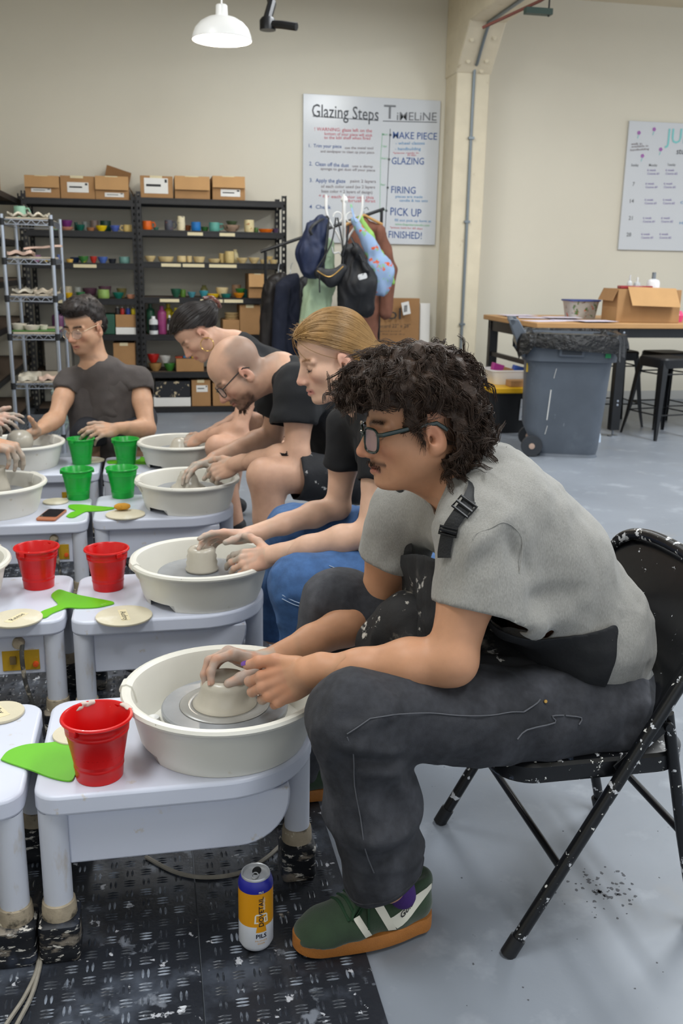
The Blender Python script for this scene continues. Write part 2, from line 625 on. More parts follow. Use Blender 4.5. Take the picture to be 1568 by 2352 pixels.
# timber post against the back wall, its knee brace and the ceiling beam it carries
post = thing('trim_1', 'cream painted post, knee brace and beam by the whiteboard', None, (2.80, 8.54, 0), kind='structure')
PO = (2.80, 8.54, 0)
MB().box(2.65, 8.38, 0, 2.95, YW - 0.001, 2.9).build('post', m_post, post, bevel=0.012, off=PO)
MB().prism([(8.38, 2.88), (YW - 0.001, 2.88), (YW - 0.001, 3.24), (8.05, 3.24)], 2.64, 2.96, Matrix(((0, 0, 1, 0), (1, 0, 0, 0), (0, 1, 0, 0), (0, 0, 0, 1)))).build('knee_brace', m_post, post, bevel=0.012, off=PO)
MB().box(2.64, 1.0, 3.22, 2.96, YW - 0.001, 3.60).build('beam', m_post, post, bevel=0.015, off=PO)
for bx, bz in ((2.72, 2.96), (2.88, 2.97), (2.7, 3.1), (2.89, 3.12), (2.86, 2.9)):
    MB().lathe([(0.0, 0.012), (0.018, 0.010), (0.022, 0)], 10).build('bolt_head', m_post, post).matrix_local = Matrix.Translation((bx - PO[0], 8.38 - (bz - 2.88) * 0.92 - PO[1], bz)) @ Matrix.Rotation(math.radians(75), 4, 'X')
c = MB().tube(spline([(2.80, 8.368, 0), (2.80, 8.368, 1.4), (2.80, 8.368, 2.86), (2.80, 8.30, 2.95), (2.80, 8.06, 3.19), (2.80, 7.9, 3.207), (2.80, 3.0, 3.207)], 8), 0.014, 8).build('conduit', m_grey, None)
tag(c, 'thin grey metal conduit running up the cream post', 'conduit')
for z in (0.75, 1.65, 2.35):
    MB().box(2.775, 8.352, z, 2.825, 8.379, z + 0.02).build('clip', m_grey, c)
# wall panel joint low on the post and on the wall
o = MB().tube([(0.93, YW - 0.35, 3.6), (0.93, YW - 1.5, 3.35), (0.90, 7.3, 3.1), (0.88, 7.0, 2.98), (0.84, 6.95, 2.86)], 0.03, 8).build('sprinkler_pipe', m_black)
tag(o, 'short black sprinkler pipe elbow near the ceiling, right of the pendant', 'pipe')
MB().lathe([(0.0, 0), (0.055, 0.0), (0.055, 0.06), (0.04, 0.08), (0.0, 0.08)], 12, (0.845, 6.95, 2.80)).build('fitting', m_black, o)
MB().tube([(0.85, 6.95, 2.84), (0.93, 6.86, 2.82), (1.02, 6.8, 2.80)], 0.026, 8).build('sprinkler_head', m_black, o)
o = thing('beam_clamp', 'dark green metal bracket with a rust red rod under the beam', 'bracket', (2.79, 7.0, 3.0))
MB().box(-0.09, -0.03, 0.03, 0.11, 0.03, 0.07).build('channel', M('green_iron', '#2c4038', 0.5), o)
MB().tube([(-0.3, 0.3, -0.01), (0.02, 0.0, 0.12), (0.16, -0.1, 0.20)], 0.011, 6).build('rod', M('rust_red', '#6e3a2e', 0.6), o)
MB().tube([(0.09, 0, 0.02), (0.09, 0, 0.21)], 0.006, 6).build('hanger', m_black, o)

# ---- floor mats with lens tread
def floor_mat(label, x0, y0, x1, y1, seed):
    t = thing('floor_mat', label, 'mat', ((x0 + x1) / 2, (y0 + y1) / 2, 0), group=None)
    off = ((x0 + x1) / 2, (y0 + y1) / 2, 0)
    MB().prism(rrect(x0, y0, x1, y1, 0.004, 2), 0.0, 0.007).build('sheet', m_mat, t, off=off, smooth=False)
    rr = random.Random(seed)
    vs, fs = [], []
    p = 0.0335
    ny, nx = int((y1 - y0 - 0.02) / p), int((x1 - x0 - 0.02) / p)
    for j in range(ny):
        for i in range(nx):
            cx, cy = x0 + 0.016 + (i + 0.5) * p, y0 + 0.012 + (j + 0.5) * p
            hor = (i + j) % 2
            for q in ((-1, 0, 1) if hor else (-0.6, 0.6)):
                ox, oy = (0, q * 0.0078) if hor else (q * 0.0082, 0)
                n = len(vs)
                L, W = 0.0125, 0.0026
                for k in range(8):
                    a = k * math.pi / 4
                    lx, ly = L * math.cos(a) * (1 if k % 4 == 0 else 0.92), W * math.sin(a)
                    if not hor: lx, ly = ly, lx
                    vs.append((cx + ox + lx - off[0], cy + oy + ly - off[1], 0.007))
                vs.append((cx + ox - off[0], cy + oy - off[1], 0.0092))
                fs += [(n + k, n + (k + 1) % 8, n + 8) for k in range(8)]
    tr = MB().add(vs, fs).build('tread', m_tread, t, smooth=False)
    tr['kind'] = 'stuff'
floor_mat('black lens-tread rubber mat under the row of right-hand wheels', 0.052, 0.75, 0.36, 4.9, 1)
floor_mat('black lens-tread rubber mat under the left ends of the wheels', -0.92, 0.75, 0.049, 4.9, 2)

# ---- whiteboards
def on_wall(px, py, Y): return atY(px, py, Y)
def stuff(o):
    o['kind'] = 'stuff'
    return o
def wtext(lines, Y, mats, parent, name, off):
    """lines: (text, px0, py0, px1, py1, cap height px, colour key)"""
    by = {}
    for tx, x0, y0, x1, y1, h, ck in lines:
        base = text_mesh([(tx, 1.0, Matrix.Identity(4), 0.004)], 0.0)
        xs = [v[0] for v in base.v]
        x_min, wd = min(xs), max(xs) - min(xs)
        O = atY(x0, y0, Y)
        ex = (atY(x1, y1, Y) - O) / wd
        ez = Vector((0, 0, (atY(x0, y0 - h, Y) - O).length / 0.70))
        mb = by.setdefault(ck, MB())
        mb.add([O + ex * (v[0] - x_min) + ez * v[1] - Vector(off) for v in base.v], base.f)
    for ck, mb in by.items():
        stuff(mb.build(name, mats[ck], parent, smooth=False))
def strokes(segs, Y, mat, parent, name, off, wd=0.006):
    mb = MB()
    for pts in segs:
        P = [atY(px, py, Y) - Vector(off) for px, py in pts]
        for a, b in zip(P, P[1:]):
            mb.bar(a, b, 0.0008, wd, up=(0, 0, 1) if abs((b - a).z) < abs((b - a).x) else (1, 0, 0))
    mb.build(name, mat, parent, smooth=False)
m_board = M('whiteboard_gloss', '#c9ccd0', 0.16, var=0.015, vscale=2, spec=0.6)
INK = {'k': M('marker_black', '#4a4d52', 0.6), 'b': M('marker_blue', '#3d5a93', 0.6), 'l': M('marker_light_blue', '#5f93bd', 0.6), 'r': M('marker_red', '#c2606c', 0.6),
       'g': M('marker_green', '#79b98a', 0.6), 'o': M('marker_outline', '#74767a', 0.6), 'w': M('marker_brown', '#7a6f72', 0.6), 'p': M('marker_purple', '#8072a8', 0.6), 'm': M('marker_magenta', '#a860b0', 0.6), 't': M('marker_teal', '#7fc8c8', 0.6)}
BY = 8.672
bo = (1.98, 8.69, 1.46)
bd = thing('whiteboard', 'whiteboard with glazing steps and a timeline, left of the post', 'whiteboard', bo)
MB().box(1.362, 8.675, 1.46, 2.604, 8.699, 2.70).build('panel', m_board, bd, off=bo, bevel=0.003)
L1 = [('Glazing Steps', 716, 268, 869, 277, 30, 'k'), ('T', 881, 272, 908, 273, 32, 'o'), ('iMELiNE', 911, 276, 1002, 277, 19, 'o'),
      ('! WARNING: glaze left on the', 722, 300, 854, 304, 8, 'r'), ('bottom of your piece will stick', 745, 310, 855, 314, 7, 'r'), ('to the kiln shelf when fired', 744, 319, 850, 321, 7, 'r'),
      ('1.  Trim your piece', 709, 338, 784, 340, 8, 'b'), ('use the metal tool', 792, 342, 857, 343, 6, 'w'), ('and sandpaper to clean up your piece', 736, 350, 859, 353, 6, 'w'),
      ('2.  Clean off the dust', 710, 380, 801, 384, 9, 'b'), ('use a damp', 809, 384, 856, 385, 6, 'w'), ('sponge to get dust off your piece', 736, 390, 861, 394, 6, 'w'),
      ('3.  Apply the glaze', 711, 418, 793, 420, 9, 'b'), ('paint 2 layers', 804, 419, 863, 420, 7, 'w'), ('of each color used (so 2 layers', 737, 431, 861, 433, 7, 'w'), ('base color = 2 layers of design)', 738, 442, 855, 445, 7, 'w'),
      ('* for each color use this', 732, 454, 858, 457, 7, 'r'), ('brush first', 800, 464, 862, 465, 7, 'r'), ('4  Check', 710, 479, 760, 480, 9, 'b'), ('5  Sign', 710, 515, 752, 516, 9, 'b'),
      ('MAKE PIECE', 902, 318, 1003, 321, 16, 'b'), ('- wheel classes', 908, 332, 975, 332, 7, 'l'), ('- handbuilding', 907, 345, 966, 345, 7, 'l'), ('*pieces ready in', 902, 353, 961, 353, 4, 'r'), ('30 days', 935, 358, 955, 358, 4, 'r'),
      ('GLAZING', 899, 377, 973, 378, 16, 'b'), ('FIRING', 898, 443, 954, 445, 16, 'b'), ('pieces are made', 908, 454, 970, 455, 6, 'l'), ('candle & tea sets', 917, 463, 982, 464, 6, 'l'),
      ('PICK UP', 896, 494, 967, 498, 18, 'b'), ('fill out pick up form at', 906, 508, 990, 511, 6, 'l'), ('www.thepotterystudio.com', 907, 517, 986, 520, 5, 'g'), ('*pieces held for 60 days', 895, 524, 970, 527, 4, 'r'),
      ('FINISHED!', 892, 546, 968, 549, 16, 'b'), ('Mon', 877, 311, 890, 311, 5, 'g'), ('7 days', 876, 338, 888, 338, 5, 'g'), ('Week 3', 875, 366, 889, 366, 5, 'g'), ('Week 4', 874, 426, 884, 427, 5, 'g'), ('Week 6', 871, 484, 886, 485, 5, 'g')]
wtext(L1, BY, INK, bd, 'lettering', bo)
strokes([[(718, 267), (869, 277)], [(879, 278), (1003, 281)], [(896, 296), (892, 380), (889, 440), (884, 537)]], BY, INK['k'], bd, 'line', bo, 0.005)
strokes([[(878, 305), (874, 360), (872, 490)]], BY, INK['g'], bd, 'line', bo, 0.003)
for px, py in ((896, 310), (893, 366), (890, 431), (887, 484), (885, 537)):
    p = atY(px, py, BY)
    MB().prism([(0.011 * math.cos(a * 0.7854), 0.011 * math.sin(a * 0.7854)) for a in range(8)], 0, 0.001, Matrix.Translation(p) @ Matrix.Rotation(math.pi / 2, 4, 'X')).build('dot', INK['k'], bd, off=bo)
bo2 = (4.95, 8.69, 1.46)
bd = thing('whiteboard', 'whiteboard with a monthly class calendar on the right wall', 'whiteboard', bo2)
MB().box(4.44, 8.675, 1.455, 6.0, 8.699, 2.615).build('panel', m_board, bd, off=bo2, bevel=0.003)
L2 = [('JUNE', 1527, 329, 1612, 329, 34, 't'), ('studio', 1553, 354, 1590, 354, 14, 'k'), ('walk in', 1449, 333, 1474, 332, 5, 'w'), ('available in', 1450, 339, 1488, 337, 5, 'w'), ('handbuilding', 1447, 347, 1490, 344, 5, 'w'),
      ('Sunday', 1449, 382, 1466, 382, 6, 'o'), ('Monday', 1490, 382, 1509, 382, 6, 'o'), ('Tuesday', 1532, 381, 1551, 381, 6, 'o'),
      ('7', 1452, 427, 1457, 427, 9, 'o'), ('14', 1446, 466, 1455, 466, 9, 'o'), ('21', 1443, 505, 1452, 505, 9, 'o'), ('28', 1438, 543, 1449, 543, 9, 'o')]
for i, (yy, sx) in enumerate(((393, 0), (424, -4), (461, -6), (503, -10), (540, -14))):
    for j, xx in enumerate((1486, 1528)):
        L2 += [('6 week', xx + sx, yy, xx + sx + 20, yy, 5, 'p'), ('Course #%d' % (j + 1), xx + sx, yy + 8, xx + sx + 27, yy + 8, 5, 'p')]
L2 += [('Open', 1562, 468, 1590, 468, 6, 'l'), ('Hours', 1560, 515, 1590, 515, 6, 'l')]
wtext(L2, BY, INK, bd, 'lettering', bo2)
for px, py in ((1467, 305), (1502, 297), (1517, 343), (1475, 358)):
    p = atY(px, py, BY)
    mb = MB()
    for k in range(5):
        a = k * 1.2566
        mb.prism([(0.011 * math.cos(a) + 0.008 * math.cos(b * 1.0472), 0.011 * math.sin(a) + 0.008 * math.sin(b * 1.0472)) for b in range(6)], 0, 0.001, Matrix.Translation(p) @ Matrix.Rotation(math.pi / 2, 4, 'X'))
    fl = mb.build('flower', INK['m'], bd, off=bo2)
    MB().bar(p - Vector(bo2) + Vector((0, 0, -0.02)), p - Vector(bo2) + Vector((-0.01, 0, -0.05)), 0.001, 0.006, up=(1, 0, 0)).build('stem', INK['t'], bd)

# ---- pendant lamp
pl = thing('pendant_lamp', 'white dome pendant lamp hanging on a white cord', 'lamp', (0.462, 6.0, 2.52))
CAPS[0] = False
MB().lathe([(0.172, 0.0), (0.174, 0.004), (0.168, 0.03), (0.155, 0.062), (0.125, 0.095), (0.085, 0.118), (0.036, 0.128), (0.033, 0.185), (0.028, 0.19), (0.0, 0.19)], 40).build('shade', m_white, pl)
sh = MB()
sh.lathe([(0.0, 0.122), (0.08, 0.112), (0.12, 0.09), (0.15, 0.058), (0.165, 0.02), (0.170, 0.0)], 40)
CAPS[0] = True
sh.build('reflector', M('lit_reflector', '#ffffff', 0.5, emis=(1, 0.93, 0.8), estr=1.1), pl)
MB().lathe([(0.0, 0.01), (0.02, 0.014), (0.03, 0.03), (0.03, 0.05), (0.018, 0.08), (0.015, 0.11)], 16).build('bulb', M('lit_bulb', '#ffffff', 0.4, emis=(1, 0.92, 0.78), estr=14), pl)
MB().tube([(0, 0, 0.18), (0.002, 0, 1.08)], 0.005, 8).build('cord', m_white, pl)
_l = bpy.data.lights.new('pendant_bulb_light', 'POINT')
_l.energy, _l.color, _l.shadow_soft_size = 16, (1.0, 0.86, 0.68), 0.05
_lo = bpy.data.objects.new('pendant_bulb_light', _l)
COL.objects.link(_lo)
_lo.location = (0.462, 6.0, 2.50)
# ================================================================== boltless racks on the back wall
ORD = ['first', 'second', 'third', 'fourth', 'fifth', 'sixth', 'seventh', 'eighth', 'ninth', 'tenth', 'eleventh', 'twelfth', 'thirteenth', 'fourteenth', 'fifteenth', 'sixteenth']
def slotted_post(h):
    mb = MB()
    for a, b in ((-0.019, -0.007), (0.007, 0.019)):
        mb.box(a, -0.0015, 0, b, 0.0015, h)
    n = int(h / 0.05)
    for i in range(n + 1):
        z0 = i * 0.05
        mb.box(-0.007, -0.0015, z0, 0.007, 0.0015, min(z0 + 0.028, h))
    # flange at right angles
    mb.box(-0.019, -0.0015, 0, -0.016, 0.036, h)
    return mb
_pm = {}
def rack(name, label, x0, x1, y0, y1, top, levels, ex=(1, 0), rz=0.0, wire=False):
    """levels = heights of the shelf tops; origin at the front left foot"""
    t = thing(name, label, 'shelving rack', (x0, y0, 0), rz)
    W, D = x1 - x0, y1 - y0
    key = round(top, 3)
    for i, (px, py, r) in enumerate(((0.019, 0.002, 0), (W - 0.019, 0.002, math.pi), (0.019, D - 0.002, 0), (W - 0.019, D - 0.002, math.pi))):
        if key not in _pm: _pm[key] = slotted_post(top).build('post', m_rack, t, smooth=False); p = _pm[key]
        else:
            p = bpy.data.objects.new('post', _pm[key].data)
            COL.objects.link(p)
            p.parent = t
        p.location = (px, py, 0)
        p.rotation_euler = (0, 0, r)
    for z in levels:
        b = MB().box(0.02, 0.004, z - 0.05, W - 0.02, 0.010, z).box(0.02, 0.0, z - 0.045, W - 0.02, 0.006, z - 0.035).box(0.02, 0.0, z - 0.012, W - 0.02, 0.006, z - 0.004)
        b.build('shelf_beam', m_rack, t, smooth=False)
        MB().box(0.02, D - 0.010, z - 0.05, W - 0.02, D - 0.004, z).build('shelf_beam', m_rack, t, smooth=False)
        MB().box(0.02, 0.008, z - 0.018, W - 0.02, D - 0.008, z - 0.003).build('shelf_board', M('particle_board', '#5b4c3f', 0.8, var=0.1), t, smooth=False)
        for sx in (0.004, W - 0.010):
            MB().box(sx, 0.02, z - 0.05, sx + 0.006, D - 0.02, z - 0.01).build('side_beam', m_rack, t, smooth=False)
    return t
FY, BYK = 8.22, 8.67
LEV_R = [1.775, 1.523, 1.268, 0.979, 0.669, 0.352, 0.050]
LEV_L = [1.750, 1.503, 1.250, 0.963, 0.668, 0.366, 0.050]
rackR = rack('storage_rack', 'black boltless rack of pottery, right one, beside the coats', -0.085, 1.150, FY, BYK, 1.82, LEV_R)
rackL = rack('storage_rack', 'black boltless rack of pottery behind the man in grey', -0.985, -0.088, FY, BYK, 1.80, LEV_L)
rackS = rack('storage_rack', 'black boltless rack along the left edge, end-on to the back wall', -1.50, -1.02, 6.35, 8.60, 1.80, [1.755, 1.42, 1.12, 0.80, 0.46, 0.1])
def strip(parent, x0, x1, z, tilt=0.0):
    w_ = (x1 - x0) / 2
    MB().obox(((x0 + x1) / 2, -0.0015, z), (w_, 0, w_ * tilt), (0, 0.0008, 0), (0, 0, 0.013)).build('label_strip', m_tape, parent, smooth=False)
def sx_(px, py): return atY(px, py, FY).x
for px0, px1, li in ((432, 467, 1), (505, 540, 1), (370, 415, 2), (419, 469, 2), (480, 543, 2), (364, 409, 3), (458, 510, 3), (513, 557, 3)):
    strip(rackR, sx_(px0, 600) + 0.085, sx_(px1, 600) + 0.085, LEV_R[li] - 0.026)
for px0, px1, li in ((168, 221, 2), (128, 163, 3)):
    strip(rackL, sx_(px0, 600) + 0.985, sx_(px1, 600) + 0.985, LEV_L[li] - 0.026)

# ---- pottery
GL = {}
def glaze(hexc, dots=None):
    k = 'glaze_' + hexc.strip('#') + (dots or '').strip('#')
    return M(k, hexc, 0.28, var=0.12, vscale=22, spots=((dots, 30, 0.6, 0.04),) if dots else ())
def pot(kind, name, label, x, y, z, w, h, mat, group, cat='pottery', ang=0.0):
    """w = width, h = height; a turned vessel standing at (x, y, z)"""
    r = w / 2
    t_ = min(0.006, r * 0.18)
    if kind == 'bowl':
        pr = [(0.0, 0.0), (r * 0.5, 0.0), (r * 0.52, h * 0.08), (r * 0.80, h * 0.42), (r * 0.97, h * 0.88), (r, h), (r - t_, h), (r * 0.78 - t_, h * 0.5), (r * 0.4, h * 0.16), (0, h * 0.13)]
    elif kind == 'dish':
        pr = [(0.0, 0.0), (r * 0.72, 0.0), (r * 0.86, h * 0.35), (r, h), (r - t_, h), (r * 0.78, h * 0.5), (0, h * 0.35)]
    elif kind == 'plate':
        pr = [(0.0, 0.0), (r * 0.6, 0.0), (r * 0.95, h * 0.75), (r, h), (r * 0.93, h), (r * 0.6, h * 0.45), (0, h * 0.4)]
    elif kind == 'vase':
        pr = [(0.0, 0.0), (r * 0.62, 0.0), (r * 0.92, h * 0.25), (r, h * 0.45), (r * 0.8, h * 0.72), (r * 0.45, h * 0.88), (r * 0.55, h), (r * 0.45, h), (r * 0.35, h * 0.88), (0, h * 0.6)]
    elif kind == 'lid':
        pr = [(0.0, 0.0), (r, 0.0), (r * 0.97, h * 0.3), (r * 0.5, h * 0.62), (r * 0.15, h * 0.7), (r * 0.16, h * 0.95), (0, h)]
    else:
        pr = [(0.0, 0.0), (r * 0.9, 0.0), (r * 0.98, h * 0.1), (r, h * 0.5), (r * 0.97, h), (r * 0.97 - t_, h), (r * 0.9 - t_, h * 0.15), (0, h * 0.12)]
    if kind == 'mug':
        o = thing(name, label, cat, (x, y, z), ang, group)
        MB().lathe(pr, 18).build('cup', mat, o)
        MB().tube([(r * 0.93, 0, h * 0.82), (r * 1.45, 0, h * 0.86), (r * 1.72, 0, h * 0.55), (r * 1.45, 0, h * 0.25), (r * 0.93, 0, h * 0.22)], r * 0.14, 6).build('handle', mat, o)
    else:
        o = MB().lathe(pr, 20).build(name, mat)
        o.location = (x, y, z)
        tag(o, label, cat, group)
    return o
CAT = {'bowl': 'bowl', 'dish': 'dish', 'plate': 'plate', 'vase': 'vase', 'mug': 'mug', 'cup': 'cup', 'lid': 'lid'}
def pots(rows, level, z, where, group):
    """rows: (kind, px centre, px width, px height, colour, colour word, extra depth, lift)"""
    n = {}
    for kind, pc, pw, ph, colr, word, back, lift in rows:
        k = (kind, word)
        n[k] = n.get(k, 0) + 1
    seen = {}
    for kind, pc, pw, ph, colr, word, back, lift in rows:
        k = (kind, word)
        seen[k] = seen.get(k, 0) + 1
        Y = FY + 0.09 + back
        p = atY(pc, level, Y)
        mpp = (atY(pc + 1, level, Y) - p).length
        lab = '%s %s on %s' % (word, CAT[kind], where) if n[k] == 1 else '%s %s on %s, %s such from left' % (word, CAT[kind], where, ORD[seen[k] - 1])
        mt = glaze(*colr) if isinstance(colr, tuple) else glaze(colr)
        pot(kind, {'mug': 'mug', 'cup': 'cup', 'bowl': 'bowl', 'dish': 'dish', 'plate': 'plate', 'vase': 'vase', 'lid': 'pot_lid'}[kind], lab, p.x, Y, z + lift, pw * mpp, ph * mpp, mt, group, CAT[kind], 0.0 if not (kind == 'mug' and word.startswith(('cream', 'white'))) else math.pi)
G1 = 'pots on the top pottery shelf of the right rack'
pots([('mug', 338, 22, 20, '#d9641c', 'orange', 0, 0), ('plate', 358, 14, 6, '#3f6a5e', 'green', 0, 0), ('mug', 388, 20, 23, ('#4b4d57', '#a46a5a'), 'dark speckled', 0, 0), ('cup', 416, 19, 32, ('#e3d7b4', '#3c3c3c'), 'tall striped cream', 0, 0),
      ('dish', 430, 18, 13, '#7c4a2c', 'brown', 0.1, 0), ('cup', 450, 22, 20, '#1f6fb4', 'bright blue', 0, 0), ('dish', 470, 18, 10, '#2f5a2c', 'dark green', 0.03, 0), ('mug', 492, 25, 20, '#5fa193', 'turquoise', 0, 0), ('bowl', 531, 42, 15, ('#a58c78', '#4b4438'), 'brown patterned', 0, 0),
      ('dish', 532, 26, 8, '#46553c', 'moss green', 0, 0.058), ('cup', 572, 23, 27, ('#d9c99a', '#a96d3a'), 'tall spotted cream', 0, 0), ('cup', 588, 10, 11, '#56783f', 'small green', 0.05, 0), ('dish', 610, 34, 8, '#e0701a', 'shallow orange', 0, 0), ('dish', 632, 16, 10, '#4b3d56', 'purple', 0.05, 0)],
     528, LEV_R[1], 'upper shelf of right rack', G1)
BQ = '#d6bf8c'
G2 = 'unglazed pots on the middle shelf of the right rack'
pots([('bowl', 345, 27, 13, BQ, 'unglazed cream', 0, 0), ('dish', 381, 38, 12, BQ, 'unglazed cream', 0, 0), ('cup', 417, 21, 14, BQ, 'unglazed cream', 0, 0), ('cup', 435, 13, 14, BQ, 'unglazed cream', 0.02, 0), ('dish', 457, 28, 13, BQ, 'unglazed cream', 0, 0),
      ('dish', 492, 29, 9, BQ, 'unglazed cream', 0, 0), ('cup', 510, 14, 21, '#cbb276', 'tall unglazed tan', 0.05, 0), ('cup', 527, 22, 26, '#cfb87e', 'large unglazed tan', 0, 0), ('vase', 540, 16, 30, '#ddcfa0', 'round pale', 0.1, 0), ('bowl', 556, 26, 12, BQ, 'unglazed cream', 0, 0), ('bowl', 583, 26, 13, BQ, 'unglazed cream', 0, 0),
      ('dish', 607, 22, 9, BQ, 'unglazed cream', 0, 0), ('dish', 628, 19, 9, BQ, 'unglazed cream', 0, 0), ('dish', 618, 18, 7, '#cdb57e', 'small unglazed tan', 0.02, 0.035)],
     601, LEV_R[2], 'middle shelf of right rack', G2)
G3 = 'pots on the third pottery shelf of the right rack'
pots([('bowl', 404, 24, 19, '#275742', 'dark green', 0, 0), ('cup', 420, 14, 17, '#5d8236', 'leaf green', 0.05, 0), ('bowl', 440, 20, 12, '#4c8f9c', 'teal blue', 0, 0), ('bowl', 468, 22, 15, '#3f93a0', 'bright teal', 0, 0), ('vase', 469, 20, 26, '#6b6a40', 'olive', 0.15, 0), ('dish', 489, 30, 8, '#e0b720', 'yellow', 0, 0),
      ('bowl', 510, 30, 22, ('#dcc89a', '#b98a54'), 'spotted cream', 0.06, 0), ('dish', 519, 24, 9, '#1e6b63', 'deep teal', -0.03, 0), ('cup', 543, 22, 28, '#9b7a5e', 'brown', 0.12, 0), ('bowl', 548, 26, 11, '#d8891f', 'amber', -0.02, 0), ('bowl', 552, 24, 11, '#2e7a3c', 'grass green', 0.02, 0.035), ('cup', 562, 14, 18, '#1d6a68', 'dark teal', 0.1, 0)],
     679, LEV_R[3], 'third shelf of right rack', G3)
G4 = 'pots on the top pottery shelf of the left rack'
pots([('bowl', 123, 12, 14, '#c9ad2b', 'yellow', 0.05, 0), ('dish', 127, 16, 5, '#8fb89a', 'mint', 0, 0), ('plate', 152, 36, 8, '#c98e76', 'salmon', 0, 0), ('bowl', 153, 30, 17, '#6b2f6b', 'purple', 0, 0.022), ('cup', 175, 8, 20, '#1f4a3e', 'tall dark green', 0.08, 0), ('bowl', 184, 24, 14, '#16594a', 'dark green', 0, 0), ('mug', 195, 14, 22, '#7e8580', 'grey', 0.12, 0),
      ('dish', 208, 20, 8, '#9a6a4a', 'brown', 0, 0), ('cup', 217, 20, 25, '#7b6a62', 'taupe', 0.12, 0), ('bowl', 233, 27, 13, '#e5c61d', 'bright yellow', 0, 0), ('cup', 243, 25, 25, '#163f33', 'black-green', 0.12, 0), ('bowl', 264, 24, 14, '#4f63ad', 'periwinkle blue', 0, 0), ('mug', 293, 20, 16, '#dcbf76', 'cream yellow', 0, 0)],
     528, LEV_L[1], 'upper shelf of left rack', G4)
G5 = 'pots on the middle shelf of the left rack'
pots([('bowl', 84, 22, 16, '#9b6f8f', 'mauve', 0, 0), ('bowl', 105, 14, 10, '#c8a52a', 'mustard', 0.02, 0), ('cup', 138, 14, 18, '#6e7fb8', 'white and blue', 0, 0), ('dish', 160, 18, 8, '#dcb35f', 'honey', 0, 0), ('dish', 172, 22, 12, '#22324f', 'navy', 0.1, 0), ('bowl', 192, 24, 15, ('#3f7a3f', '#cfae2e'), 'green and red', 0, 0), ('bowl', 215, 17, 15, '#b8372d', 'red', 0, 0),
      ('bowl', 236, 24, 14, '#4f6bb2', 'mid blue', 0, 0), ('dish', 258, 18, 10, '#2b2e35', 'black', 0.03, 0), ('cup', 286, 25, 15, '#6f9a92', 'sea green', 0, 0)],
     601, LEV_L[2], 'middle shelf of left rack', G5)
G6 = 'pots on the third pottery shelf of the left rack'
pots([('dish', 118, 20, 6, '#a87a68', 'clay pink', 0, 0), ('mug', 156, 22, 26, ('#b7ab90', '#6b6455'), 'cream grey', 0.08, 0), ('bowl', 157, 22, 12, '#dcae1e', 'golden yellow', 0, 0), ('cup', 179, 16, 24, '#9fa29c', 'pale grey', 0.1, 0), ('bowl', 185, 22, 14, '#3f7a4c', 'green', 0, 0), ('bowl', 207, 34, 22, '#5a3c4a', 'plum', 0.13, 0), ('cup', 238, 28, 20, '#8ba85c', 'light green', 0, 0), ('bowl', 242, 30, 26, '#6d4d5a', 'dull purple', 0.16, 0),
      ('bowl', 272, 27, 14, '#17685a', 'deep teal', 0, 0), ('bowl', 280, 24, 22, '#7a7248', 'olive', 0.15, 0), ('dish', 300, 20, 9, '#c98f72', 'pale terracotta', 0, 0)],
     684, LEV_L[3], 'third shelf of left rack', G6)

# ---- cardboard boxes
def carton(label, x0, x1, y0, y1, z0, z1, mat=None, flap=0.45, tilt=12, sticker=None, tape=True, rz=0.0, group=None, drop=None):
    """carton with its front flap folded down over the front; sticker = (u0, v0, u1, v1) on the front"""
    mat = mat or m_card
    cx, cy = (x0 + x1) / 2, (y0 + y1) / 2
    W, D, H = (x1 - x0) / 2, (y1 - y0) / 2, z1 - z0
    o = thing('cardboard_box', label, 'box', (cx, cy, z0), rz, group)
    MB().box(-W, -D, 0, W, D, H).build('carton', mat, o, bevel=0.003, smooth=False)
    if flap:
        a = math.radians(tilt)
        fh = H * flap
        MB().obox((0, -D - 0.003 - math.sin(a) * fh / 2, H - math.cos(a) * fh / 2), (W * 0.99, 0, 0), (0, 0.0018 * math.cos(a), -0.0018 * math.sin(a)), (0, math.sin(a) * fh / 2, math.cos(a) * fh / 2)).build('flap', m_card2, o, smooth=False)
    if sticker:
        u0, v0, u1, v1 = sticker
        st = MB().box(-W + 2 * W * u0, -D - 0.002, H * v0, -W + 2 * W * u1, -D - 0.0004, H * v1).build('sticker', m_paper, o, smooth=False)
        MB().box(-W + 2 * W * (u0 + 0.06), -D - 0.0028, H * (v0 + (v1 - v0) * 0.45), -W + 2 * W * (u0 + (u1 - u0) * 0.7), -D - 0.0018, H * (v0 + (v1 - v0) * 0.6)).build('print', m_ink, st, smooth=False)
        MB().box(-W + 2 * W * (u1 - 0.1), -D - 0.0028, H * (v0 + (v1 - v0) * 0.72), -W + 2 * W * (u1 - 0.03), -D - 0.0018, H * (v0 + (v1 - v0) * 0.93)).build('print', m_ink, st, smooth=False)
    if tape:
        MB().box(-W * 0.4, -D - 0.0012 if not flap else -D - 0.006, H * 0.9, W * 0.35, -D + 0.05, H + 0.0012).build('tape', m_tape, o, smooth=False)
    return o
def xr(px0, px1, py, Y): return atY(px0, py, Y).x, atY(px1, py, Y).x
GB = 'cardboard boxes on top of the racks'
ZT = LEV_L[0]
